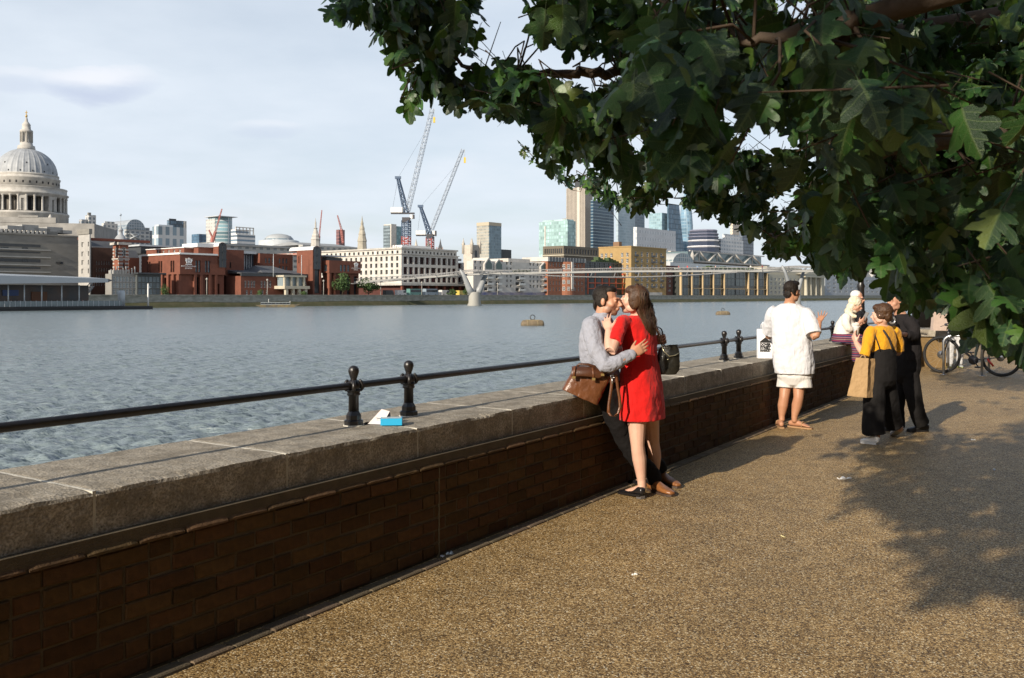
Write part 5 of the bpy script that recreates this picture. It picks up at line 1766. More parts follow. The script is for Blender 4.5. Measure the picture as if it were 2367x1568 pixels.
def footbridge():
 A, E = Vector((-66, 344.5, 0)), Vector((186, 272, 0))
 Lb = (E - A).length
 d = (E - A).normalized()
 rz = math.atan2(d.y, d.x)
 root = tag(empty('footbridge', (A.x, A.y, WATER_Z), rz), 'slender steel suspension footbridge crossing the river on a forked concrete pier', 'bridge')
 sx = lambda px: ((px - CX) / F * A.y - A.x) / (d.x - (px - CX) / F * d.y)
 s1, s2 = sx(1097), sx(1836)
 deck = [(-5, 7.6), (0, 8.0), (s1, 11.15), ((s1 + s2) / 2, 11.75), (s2, 11.45), (Lb, 9.6)]
 def zdeck(s):
  a = interp(deck, s)
  return (interp(deck, max(s - 6, -4)) + a + interp(deck, min(s + 6, Lb))) / 3
 steel = mat('brushed_steel', (.30, .30, .30), .5, var=.3, vscale=.3)
 n = 90
 dk = MB()
 for i in range(n):
  x0, x1 = Lb * i / n, Lb * (i + 1) / n
  z0, z1 = zdeck(x0), zdeck(x1)
  dk.add([(x0, -2, z0), (x1, -2, z1), (x1, 2, z1), (x0, 2, z0), (x0, -2, z0 + .6), (x1, -2, z1 + .6), (x1, 2, z1 + .6), (x0, 2, z0 + .6)],
    [(0, 3, 2, 1), (4, 5, 6, 7), (0, 1, 5, 4), (2, 3, 7, 6)])
 dk.build('deck', mat('bridge_deck', (.29, .29, .28), .6, var=.3, vscale=.2), root)
 for y in (-1.95, 1.95):
  r = MB()
  r.tube([(Lb * i / n, y, zdeck(Lb * i / n) + 1.5) for i in range(n + 1)], .07, 4)
  r.tube([(Lb * i / n, y, zdeck(Lb * i / n) + .9) for i in range(n + 1)], .03, 3)
  for i in range(0, n * 2):
   s = Lb * i / (2 * n)
   r.tube([(s, y, zdeck(s) + .3), (s, y, zdeck(s) + 1.5)], .03, 3, smooth=False)
  r.build('balustrade', steel, root)
 # cables: high at the piers, dipping under the deck in the spans
 def zc(s):
  if s < s1:
   t = s / s1; return zdeck(0) - .4 + (zdeck(s1) + 1.9 - zdeck(0) + .4) * t - 1.3 * 4 * t * (1 - t) * .5
  if s < s2:
   t = (s - s1) / (s2 - s1); return zdeck(s1) + 1.9 + (zdeck(s2) - zdeck(s1)) * t - 3.2 * 4 * t * (1 - t)
  t = (s - s2) / (Lb - s2); return zdeck(s2) + 1.9 + (zdeck(Lb) - .4 - zdeck(s2) - 1.9) * t - 1.0 * 4 * t * (1 - t)
 for sd in (-1, 1):
  for q in range(4):
   m = MB()
   m.tube([(Lb * i / 80, sd * (3.6 + .38 * q), zc(Lb * i / 80) + .06 * q) for i in range(81)], .045, 4)
   m.build('cable', steel, root)
 ns = int(Lb / 8)
 for i in range(1, ns):
  s = Lb * i / ns
  m = MB()
  m.tube([(s, -4.9, zc(s) + .12), (s, -2.0, zdeck(s) + .05), (s, 2.0, zdeck(s) + .05), (s, 4.9, zc(s) + .12)], .13, 4, smooth=False)
  m.build('cross_arm', steel, root)
 conc = mat('bridge_concrete', (.33, .325, .30), .85, var=.5, vscale=.35, col2=(.27, .26, .21), detail=8)
 for s in (s1, s2):
  zt_ = zdeck(s)
  m = MB()
  m.lathe([(2.5, -3), (2.5, .4), (2.15, 1.0), (2.0, 4.6), (1.6, 5.0)], 20)
  # stretch across the deck
  m.v = [(s + v[0], v[1] * 1.35, v[2]) for v in m.v]
  m.build('pier', conc, root)
  for sd in (-1, 1):
   a = MB(); w_ = 1 if s == s1 else .6
   a.tube([(s + sd * .5, sd * .9, 4.0), (s + sd * 1.5, sd * 2.0, 6.4), (s + sd * 2.9, sd * 3.4, zt_ - .2), (s + sd * 3.9, sd * 4.6, zt_ + 1.9)], [1.5 * w_, 1.2 * w_, .8 * w_, .35], 8)
   a.build('pier_arm', mat('pier_steel', (.30, .315, .325), .45, var=.3, vscale=.4), root)
 return root, d, A, zdeck, Lb, sx


fb, fbd, fbA, fbz, fbL, fbsx = footbridge()


def tiny_person(name, label, pos, rz, top, legs, h=1.7, group=None):
 m = MB()
 k = h / 1.7
 m.tube([(-.09 * k, .08 * k, 0), (-.08 * k, 0, .45 * k), (-.07 * k, 0, .85 * k)], [.06 * k, .075 * k, .09 * k], 6, 1)
 m.tube([(.09 * k, -.1 * k, 0), (.08 * k, -.02 * k, .45 * k), (.07 * k, 0, .85 * k)], [.06 * k, .075 * k, .09 * k], 6, 1)
 m.tube([(0, 0, .8 * k), (0, 0, 1.0 * k), (0, 0, 1.3 * k), (0, 0, 1.42 * k), (0, 0, 1.48 * k)], [.15 * k, .15 * k, .19 * k, .17 * k, .06 * k], 8, 0)
 for s in (-1, 1):
  m.tube([(s * .2 * k, 0, 1.38 * k), (s * .25 * k, .03 * k, 1.1 * k), (s * .24 * k, -.06 * k, .85 * k)], [.055 * k, .05 * k, .04 * k], 5, 0)
 m.lathe([(.03 * k, 1.46 * k), (.085 * k, 1.54 * k), (.10 * k, 1.60 * k), (.08 * k, 1.68 * k), (.02 * k, 1.72 * k)], 8, 2)
 o = m.build(name, [top, legs, mat('far_head', (.22, .13, .09), .7)])
 o.location = pos; o.rotation_euler = (0, 0, rz)
 tag(o, label, 'person', group)
 return o


for i, (px, colr, nm) in enumerate(((1411, (.6, .06, .05), 'red top'), (1569, (.5, .1, .08), 'rust top'), (1589, (.62, .05, .05), 'bright red top between posts'), (1612, (.2, .3, .45), 'blue top'),
         (1654, (.6, .4, .35), 'pink top'), (1735, (.65, .64, .6), 'white top'), (1762, (.25, .06, .07), 'maroon top'), (1300, (.08, .08, .1), 'dark coat'))):
 s = fbsx(px)
 p = fbA + fbd * s
 tiny_person('person', 'tiny distant walker in %s crossing the footbridge' % nm, (p.x, p.y, WATER_Z + fbz(s) + .61), i * 1.1, mat('walker_%d' % i, colr, .8), mat('walker_legs', (.05, .05, .08), .9), 1.75, 'walkers on the footbridge')

# ------------------------------------------------------------------ pier station at the west end
def pier_station():
 Yp = 243.0
 c = P(331, HY, Yp)
 root = tag(empty('pier_station', (c.x, c.y, WATER_Z), BRZ), 'floating river pier with long white canopy roof and glass sides, below the concrete offices', 'pier')
 def X(px):
  r = (px - CX) / F
  return (r * c.y - c.x) / (BB.x - r * BB.y)
 def zz(py, px):
  y = c.y + BB.y * X(px)
  return CAM_Z + (HY - py) * y / F - WATER_Z
 x0 = X(-120)
 m = MB(); m.box(x0, 0, -5, 5, -.8, .85); m.box(x0, -8, -5.2, -4.9, .5, 1.0); m.build('pontoon', mat('pontoon_black', (.018, .018, .02), .6, var=.5, vscale=.3), root)
 # canopy: white upper face, dark soffit, drawn out to a point downstream
 xa, xb, xt = X(-120), X(224), X(252)
 up = MB()
 za, zb_ = zz(640, 100), zz(647, 220)
 up.add([(xa, -6, za - 2.1), (xb, -6, zb_ - .75), (xb, -6, zb_ + .2), (xa, -6, za + .2), (xa, 4, za + 1.0), (xb, 4, zb_ + .7)], [(0, 1, 2, 3), (3, 2, 5, 4)])
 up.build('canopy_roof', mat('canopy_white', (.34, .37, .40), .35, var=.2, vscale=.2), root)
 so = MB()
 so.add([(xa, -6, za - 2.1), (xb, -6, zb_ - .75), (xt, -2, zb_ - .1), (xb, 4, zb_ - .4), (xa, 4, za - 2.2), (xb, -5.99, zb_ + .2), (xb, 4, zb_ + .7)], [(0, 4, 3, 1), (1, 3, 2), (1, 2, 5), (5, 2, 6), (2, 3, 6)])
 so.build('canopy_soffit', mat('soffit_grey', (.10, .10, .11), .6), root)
 cl = MB().tube([(0, 0, .8), (0, 0, 5.6)], .16, 8).mesh('column'); cl.materials.append(METAL_P)
 for px in (5, 42, 82, 128, 168):
  o = link('column', cl, root); o.location = (X(px), -3.5, 0); o.scale = (1, 1, 1.12)
 m = MB(); m.box(xa, X(262), -4.6, -4.5, .85, 2.3); m.build('glass_rail', mat('rail_glass', (.20, .24, .25), .15, var=.5, vscale=.5), root)
 pm = MB().box(-.05, .05, -4.75, -4.62, .85, 2.4).mesh('rail_post'); pm.materials.append(METAL_P)
 for i in range(24):
  o = link('rail_post', pm, root); o.location = (X(-20 + i * 12), 0, 0)
 m = MB(); m.box(xa, X(205), 0, 4, .85, zz(652, 120) - .8); m.build('cabin', mat('cabin_dark', (.035, .04, .045), .4, var=.7, vscale=.25, col2=(.12, .06, .03)), root)
 m = MB(); m.box(X(5), X(42), -.3, -.02, 3.6, 5.0); m.build('blue_panel', mat('blue_sign', (.02, .05, .16), .4), root)
 m = MB(); m.box(X(72), X(108), -.3, -.02, 1.2, 4.6); m.build('timber_panel', mat('timber_brown', (.13, .05, .02), .6), root)
 # gangway to the bank
 g_ = MB(); a = Vector((X(200), 4, 1.2)); b_ = Vector((X(260), 10, 6.2))
 for dy in (0, 1.6):
  for dz in (0, 1.4):
   g_.tube([a + Vector((0, dy, dz)), b_ + Vector((0, dy, dz))], .12, 5)
  for i in range(10):
   q = a.lerp(b_, i / 9)
   g_.tube([q + Vector((0, dy, 0)), q + Vector((0, dy, 1.4))], .06, 4)
 g_.add([a, b_, b_ + Vector((0, 1.6, 0)), a + Vector((0, 1.6, 0))], [(0, 1, 2, 3)])
 g_.build('gangway', METAL_D, root)
 m = MB(); m.tube([(X(329), -3, .8), (X(329), -3, zz(656, 329))], [.28, .16], 8); m.add([(X(329), -3, zz(657, 329)), (X(335), -3, zz(666, 329)), (X(329), -3, zz(668, 329))], [(0, 1, 2), (2, 1, 0)]); m.build('white_mast', M_FRAME_W, root)
 m = MB(); m.lathe([(.9, .8), (.9, 4.6), (.5, 5.0)], 12, c=(X(285), 1, 0)); m.build('mooring_pile', METAL_P, root)
 for i, (px, colr, nm) in enumerate(((14, (.6, .6, .6), 'white shirt near the blue panel'), (30, (.12, .16, .3), 'navy jacket'), (118, (.25, .45, .6), 'sky blue top'), (147, (.08, .3, .33), 'teal top'), (176, (.55, .04, .03), 'red coat'), (193, (.1, .35, .36), 'green top'))):
  loc = root.location + Matrix.Rotation(BRZ, 3, 'Z') @ Vector((X(px), -3.0 - .3 * (i % 3), .86))
  tiny_person('person', 'tiny distant passenger in %s waiting on the pier' % nm, loc, i * .9, mat('passenger_%d' % i, colr, .8), mat('walker_legs', (.05, .05, .08), .9), 1.72, 'passengers on the river pier')


pier_station()

# ------------------------------------------------------------------ moored barge and buoys
Yb = 281.0
c = P(642, HY, Yb); k = Yb / F
root = tag(empty('moored_barge', (c.x, c.y, WATER_Z), .25), 'flat grey moored barge with low cabin under the far quay', 'barge')
hull = MB()
x0, x1 = -50 * k, 50 * k
hull.add([(x0, -1.6, .75), (x0 + 2, -1.6, -.3), (x1 - 2.5, -1.6, -.3), (x1, -1.0, .95), (x0, 1.6, .75), (x0 + 2, 1.6, -.3), (x1 - 2.5, 1.6, -.3), (x1, 1.0, .95)], [(0, 1, 2, 3), (4, 7, 6, 5), (0, 4, 5, 1), (3, 2, 6, 7), (0, 3, 7, 4)])
hull.build('hull', mat('barge_hull', (.05, .05, .045), .6, var=.6, vscale=1, col2=(.25, .18, .06)), root)
m = MB(); m.box(-38 * k, 28 * k, -1.2, 1.2, .86, 1.6); m.build('cabin', mat('barge_cabin', (.30, .33, .34), .5, var=.4, vscale=1), root)
wm = MB().box(-.5, .5, -.06, .06, -.2, .2).mesh('cabin_window'); wm.materials.append(M_PANE)
for i in range(8):
 o = link('cabin_window', wm, root); o.location = (-34 * k + i * 1.1, -1.22, 1.25)
m = MB(); m.tube([(x0 + 4, 0, .8), (x0 + 4, 0, 2.6)], .07, 6); m.tube([(x1 - 3, 0, .9), (x1 - 3, 0, 2.0)], .07, 6); m.build('bollard_posts', M_FRAME_W, root)


def buoy(px, py, wpx, label):
 Y = (CAM_Z - WATER_Z) * F / (py - HY)
 c = P(px, HY, Y); k = Y / F
 L = wpx * k
 root = tag(empty('mooring_buoy', (c.x, c.y, WATER_Z), .12), label, 'buoy', 'mooring buoys on the river')
 r = L * .17
 rust = mat('buoy_rust', (.20, .15, .09), .75, var=.9, vscale=2.2, col2=(.10, .08, .05), detail=8)
 m = MB()
 pts = [(-L * .5, 0, r * .55), (-L * .46, 0, r * .5), (-L * .4, 0, r * .45), (L * .4, 0, r * .45), (L * .46, 0, r * .5), (L * .5, 0, r * .55)]
 m.tube(pts, [r * .5, r * .85, r, r, r * .85, r * .5], 14); m.build('float', rust, root)
 m = MB()
 for x in (-L * .22, L * .22):
  m.tube([(x - .05, 0, r * .45), (x + .05, 0, r * .45)], r * 1.06, 14)
 m.box(-L * .30, L * .30, -r * .5, r * .5, r * 1.3, r * 1.5); m.build('deck_bands', mat('buoy_yellow', (.28, .22, .12), .7, var=.6, vscale=3), root)
 m = MB(); R = r * .62
 m.tube([(R * math.cos(a), 0, r * 1.5 + R + R * math.sin(a)) for a in [2 * math.pi * q / 16 for q in range(17)]], R * .2, 6); m.build('mooring_ring', METAL_D, root)
 m = MB(); m.tube([(L * .45, 0, r * .6), (L * .5, -.1, -.4)], .05, 5); m.build('chain', METAL_D, root)


buoy(1231, 753, 53, 'larger yellow brown mooring buoy left of the embracing couple')
buoy(1671, 728, 33, 'smaller yellow brown mooring buoy farther off, right of the couple')

# ------------------------------------------------------------------ far trees and shrubs
M_FLEAF = mat('far_tree_leaf', (.055, .105, .025), .75, var=.6, vscale=.6, col2=(.03, .06, .018), island=True, rand=.35)
M_BARK = mat('bark', (.075, .052, .034), .9, var=.6, vscale=12, bump=.6, bscale=40)


def far_tree(name, label, px0, px1, ytop, ybot, back, seed, cat='tree', n=1300):
 rg = np.random.default_rng(seed)
 px = (px0 + px1) / 2
 Y = bank_y(px, back); k = Y / F
 c = P(px, HY, Y)
 root = tag(empty(name, (c.x, c.y, LAND_Z)), label, cat, 'trees on the far bank')
 w = (px1 - px0) * k / 2
 zt_, zb_ = CAM_Z + (HY - ytop) * k - LAND_Z, CAM_Z + (HY - ybot) * k - LAND_Z
 zc_, hz = (zt_ + zb_) / 2, (zt_ - zb_) / 2
 tr = MB(); tr.tube([(0, 0, -.5), (.1, 0, zc_ * .6), (0, .1, zc_)], [.22, .16, .1], 6)
 for q in range(4):
  a = q * 1.6
  tr.tube([(0, 0, zc_ * .6), (w * .5 * math.cos(a), w * .5 * math.sin(a), zc_ + hz * .3)], [.1, .04], 5)
 tr.build('trunk', M_BARK, root)
 V, Fc = [], []
 lobes = [(rg.normal(0, .42, 3), rg.uniform(.34, .62)) for _ in range(14)]
 for i in range(n):
  l, r = lobes[rg.integers(len(lobes))]
  d = rg.normal(size=3); d /= np.linalg.norm(d)
  p = l + d * r * rg.uniform(.65, 1.0)
  if np.linalg.norm(p) > 1.05: p *= 1.0 / np.linalg.norm(p)
  p = np.array([p[0] * w, p[1] * w, zc_ + p[2] * hz])
  s = rg.uniform(.18, .36) * (w / 3.5) ** .5
  a = rg.normal(size=3); a /= np.linalg.norm(a)
  b_ = np.cross(a, d); b_ /= np.linalg.norm(b_) + 1e-6
  q0 = len(V)
  V += [tuple(p + a * s), tuple(p + b_ * s * .7), tuple(p - a * s), tuple(p - b_ * s * .7)]
  Fc.append((q0, q0 + 1, q0 + 2, q0 + 3))
 m = MB(); m.v, m.f, m.m, m.sm = V, Fc, [0] * len(Fc), [False] * len(Fc)
 m.build('crown', M_FLEAF, root)


far_tree('riverside_tree', 'round bright green tree before the school east wing', 768, 815, 632, 681, 3, 1)
far_tree('riverside_tree', 'broad green tree left of the footbridge landing', 826, 877, 643, 682, 3, 2)
far_tree('riverside_tree', 'small pale green tree below the white office arcade', 1032, 1059, 669, 684, 3, 3, n=600)
far_tree('riverside_tree', 'small dark green tree just left of the bridge pier', 1070, 1090, 666, 683, 3, 4, n=500)
far_tree('riverside_shrub', 'dark shrub at the foot of the school west side', 371, 392, 655, 684, 3, 5, 'shrub', 600)
far_tree('riverside_shrub', 'low yellow green shrub beside the school stair tower', 692, 712, 673, 685, 3, 6, 'shrub', 400)
far_tree('riverside_shrub', 'low round shrub left of the stone porch', 593, 612, 670, 685, 3, 7, 'shrub', 400)

# ------------------------------------------------------------------ vans and coaches parked along the far embankment


def van(px, w, h, colr, label, coach=False):
 Y = bank_y(px, 7.0); c = P(px, HY, Y); k = Y / F
 root = tag(empty('parked_coach' if coach else 'parked_van', (c.x, c.y, LAND_Z), BRZ), label, 'coach' if coach else 'van', 'vehicles parked along the far embankment')
 L = w * k * 1.5; H = h * k
 m = MB(); sec = [(0, .35), (L, .35), (L, H * .55), (L * (.94 if coach else .80), H), (0, H)]
 n = len(sec); m.add([(x, 0, z) for x, z in sec] + [(x, 2.1, z) for x, z in sec], [tuple(range(n)), tuple(range(2 * n - 1, n - 1, -1))] + [(i, i + n, (i + 1) % n + n, (i + 1) % n) for i in range(n)])
 m.build('body', mat('van_' + label[:12], colr, .35), root)
 m = MB(); m.box(L * (.06 if coach else .62), L * .92, -.03, -.005, H * .55, H * .88); m.build('side_windows', M_PANE, root)
 wm = MB().tube([(0, -.06, 0), (0, .2, 0)], .38, 12).mesh('wheel'); wm.materials.append(mat('far_tyre', (.02, .02, .02), .8))
 for x in (L * .2, L * .8):
  o = link('wheel', wm, root); o.location = (x, 0, .38)


van(893, 16, 14, (.03, .03, .03), 'black van parked below the footbridge landing')
van(921, 17, 14, (.5, .5, .5), 'silver van parked under the white office arcade')
van(948, 26, 17, (.10, .22, .20), 'dark green coach parked under the white office arcade', True)
van(985, 26, 17, (.22, .27, .32), 'blue grey coach parked under the white office arcade', True)
van(1022, 17, 14, (.6, .58, .55), 'white van parked right of the blue grey coach')
van(1062, 15, 13, (.5, .38, .08), 'yellow van parked left of the bridge pier')
# ------------------------------------------------------------------ overhanging maple
def leaf_material():
 m = bpy.data.materials.new('maple_leaf')
 m.use_nodes = True
 nt = m.node_tree
 b = nt.nodes['Principled BSDF']
 N, L = nt.nodes.new, nt.links.new
 oi, ge = N('ShaderNodeObjectInfo'), N('ShaderNodeNewGeometry')
 ad = N('ShaderNodeMath'); ad.operation = 'ADD'
 L(oi.outputs['Random'], ad.inputs[0]); L(ge.outputs['Random Per Island'], ad.inputs[1])
 fr = N('ShaderNodeMath'); fr.operation = 'FRACT'; L(ad.outputs[0], fr.inputs[0])
 rp = N('ShaderNodeValToRGB')
 e = rp.color_ramp.elements
 e[0].position, e[0].color = 0.0, (.007, .025, .006, 1)
 e[1].position, e[1].color = 1.0, (.085, .115, .018, 1)
 q = e.new(.55); q.color = (.012, .044, .009, 1)
 q = e.new(.90); q.color = (.040, .115, .018, 1)
 L(fr.outputs[0], rp.inputs[0])
 tc = N('ShaderNodeTexCoord')
 nz = N('ShaderNodeTexNoise'); nz.inputs['Scale'].default_value = 38; nz.inputs['Detail'].default_value = 3
 L(tc.outputs['Object'], nz.inputs['Vector'])
 hs = N('ShaderNodeHueSaturation')
 mr = N('ShaderNodeMapRange'); mr.inputs['To Min'].default_value = .7; mr.inputs['To Max'].default_value = 1.3
 L(nz.outputs['Fac'], mr.inputs['Value']); L(mr.outputs[0], hs.inputs['Value']); L(rp.outputs[0], hs.inputs['Color'])
 L(hs.outputs[0], b.inputs['Base Color'])
 b.inputs['Roughness'].default_value = .44
 b.inputs['Specular IOR Level'].default_value = .5
 # midrib and side veins from the leaf's own coordinates
 uv = N('ShaderNodeUVMap'); uv.uv_map = 'leaf'
 su = N('ShaderNodeSeparateXYZ'); L(uv.outputs[0], su.inputs[0])
 def M_(op, a, c=None):
  n = N('ShaderNodeMath'); n.operation = op
  for i, v in enumerate((a, c)):
   if v is None: continue
   if isinstance(v, (int, float)): n.inputs[i].default_value = v
   else: L(v, n.inputs[i])
  return n.outputs[0]
 ax = M_('ABSOLUTE', M_('SUBTRACT', su.outputs[0], .5))
 t = M_('MULTIPLY', M_('SUBTRACT', su.outputs[1], M_('MULTIPLY', ax, .8)), 5.2)
 side = M_('LESS_THAN', M_('ABSOLUTE', M_('SUBTRACT', M_('FRACT', t), .5)), .055)
 vein = M_('MAXIMUM', side, M_('LESS_THAN', ax, .014))
 vm = N('ShaderNodeMix'); vm.data_type = 'RGBA'
 L(M_('MULTIPLY', vein, .5), vm.inputs['Factor']); L(hs.outputs[0], vm.inputs['A']); vm.inputs['B'].default_value = (.085, .13, .04, 1)
 L(vm.outputs['Result'], b.inputs['Base Color'])
 bp = N('ShaderNodeBump'); bp.inputs['Strength'].default_value = .5; bp.inputs['Distance'].default_value = .006
 L(nz.outputs['Fac'], bp.inputs['Height']); L(bp.outputs[0], b.inputs['Normal'])
 tr = N('ShaderNodeBsdfTranslucent'); tr.inputs['Color'].default_value = (.07, .13, .02, 1)
 mx = N('ShaderNodeMixShader'); mx.inputs[0].default_value = .16
 L(b.outputs[0], mx.inputs[1]); L(tr.outputs[0], mx.inputs[2])
 L(mx.outputs[0], nt.nodes['Material Output'].inputs['Surface'])
 return m


M_LEAF = leaf_material()
_half = [(0, 0), (.10, -.06), (.26, -.05), (.38, .02), (.43, .12), (.38, .20), (.28, .24), (.22, .29), (.34, .32), (.48, .38), (.58, .48), (.60, .56), (.52, .62), (.42, .62), (.30, .60), (.19, .61), (.24, .70), (.25, .78), (.17, .82), (.13, .92), (.05, .985), (0, 1.0), (0, .62), (0, .30)]
_pol = [(0, 1, 2, 3, 23), (23, 3, 4, 5, 6, 7), (23, 7, 15, 22), (7, 8, 9, 14, 15), (9, 10, 11, 12, 13, 14), (22, 15, 16, 17, 18), (22, 18, 19, 20, 21)]


def leaf_uv(me, uvs):
 u = me.uv_layers.new(name='leaf')
 idx = np.empty(len(me.loops), np.int32); me.loops.foreach_get('vertex_index', idx)
 u.data.foreach_set('uv', uvs[idx].astype(np.float32).ravel())


def leaf_template(seed):
 rg = random.Random(seed)
 V, Fc = [], []
 fold, droop, twist = rg.uniform(-.15, .40), rg.uniform(.10, .65), rg.uniform(-.35, .35)
 curl, ph = rg.uniform(.1, .7), rg.uniform(0, 6)
 wid = rg.uniform(.85, 1.12)
 for s in (1, -1):
  b0 = len(V)
  for (x, y) in _half:
   x = x * s * wid + (rg.uniform(-.025, .025) if 0 < x else 0)
   y = y + (rg.uniform(-.02, .02) if x else 0)
   z = -abs(x) * fold - droop * y * y + twist * x * y - curl * x * x + .045 * math.sin(9 * x + 5 * y + ph) * min(1, abs(x) * 6)
   V.append((x, y, z))
  for f in _pol:
   q = tuple(b0 + i for i in f)
   Fc.append(q if s > 0 else q[::-1])
 # petiole
 b0 = len(V)
 V += [(-.012, 0, 0), (.012, 0, 0), (.010, -.32, .10), (-.010, -.32, .10), (0, 0, -.02), (0, -.32, .08)]
 Fc += [(b0, b0 + 1, b0 + 2, b0 + 3), (b0, b0 + 3, b0 + 5, b0 + 4), (b0 + 1, b0 + 4, b0 + 5, b0 + 2)]
 return np.array(V, float), Fc


LEAFT = [leaf_template(i) for i in range(9)]
FOL = [(722, -40), (728, 20), (742, 34), (795, 36), (858, 52), (868, 92), (902, 104), (918, 172), (944, 196), (936, 262), (962, 268), (992, 222), (1012, 232), (1022, 272), (1052, 264), (1085, 246), (1125, 258),
  (1158, 282), (1196, 256), (1226, 300), (1238, 352), (1256, 378), (1266, 424), (1312, 436), (1346, 420), (1372, 452), (1402, 482), (1440, 484), (1492, 492), (1522, 474), (1566, 462), (1618, 494), (1650, 524),
  (1702, 516), (1724, 546), (1758, 556), (1776, 584), (1802, 602), (1852, 594), (1894, 622), (1932, 640), (1958, 650), (1992, 628), (2028, 610), (2046, 672), (2078, 688), (2104, 716), (2150, 722), (2196, 726),
  (2232, 752), (2246, 800), (2292, 806), (2342, 824), (2380, 836), (2700, 900), (2700, -300), (722, -300)]
FOLP = np.array(FOL, float)


def inside(x, y):
 c = False
 j = len(FOLP) - 1
 for i in range(len(FOLP)):
  xi, yi = FOLP[i]; xj, yj = FOLP[j]
  if (yi > y) != (yj > y) and x < (xj - xi) * (y - yi) / (yj - yi) + xi:
   c = not c
  j = i
 return c


HOLES = [(1839, 20, 40, 22), (1792, 318, 58, 26), (1662, 258, 16, 22), (1806, 462, 34, 14), (1880, 360, 14, 9), (1899, 424, 16, 9), (1722, 330, 30, 9), (1560, 300, 16, 12), (1440, 262, 14, 16),
   (1560, 190, 10, 9), (1184, 62, 26, 78), (1130, 104, 24, 24), (1078, 140, 38, 20), (1352, 160, 86, 36), (1290, 118, 34, 30), (1004, 244, 16, 34), (1128, 330, 60, 40), (1225, 128, 40, 18), (1120, 10, 12, 40), (1640, 520, 18, 14),
   (1240, 250, 12, 16), (1470, 330, 20, 12), (1395, 320, 18, 12), (1700, 440, 18, 10), (1980, 420, 10, 8), (1560, 440, 22, 10), (1480, 420, 16, 9), (1750, 500, 16, 12), (900, 70, 12, 10), (1010, 60, 10, 9), (1320, 390, 16, 12), (1420, 430, 14, 10), (1846, 520, 14, 10)]


def holed(x, y):
 return any(((x - a) / c) ** 2 + ((y - b_) / d) ** 2 < 1 for a, b_, c, d in HOLES)


def cam_px(p):
 return CX + F * p[0] / p[1], HY - F * (p[2] - CAM_Z) / p[1]


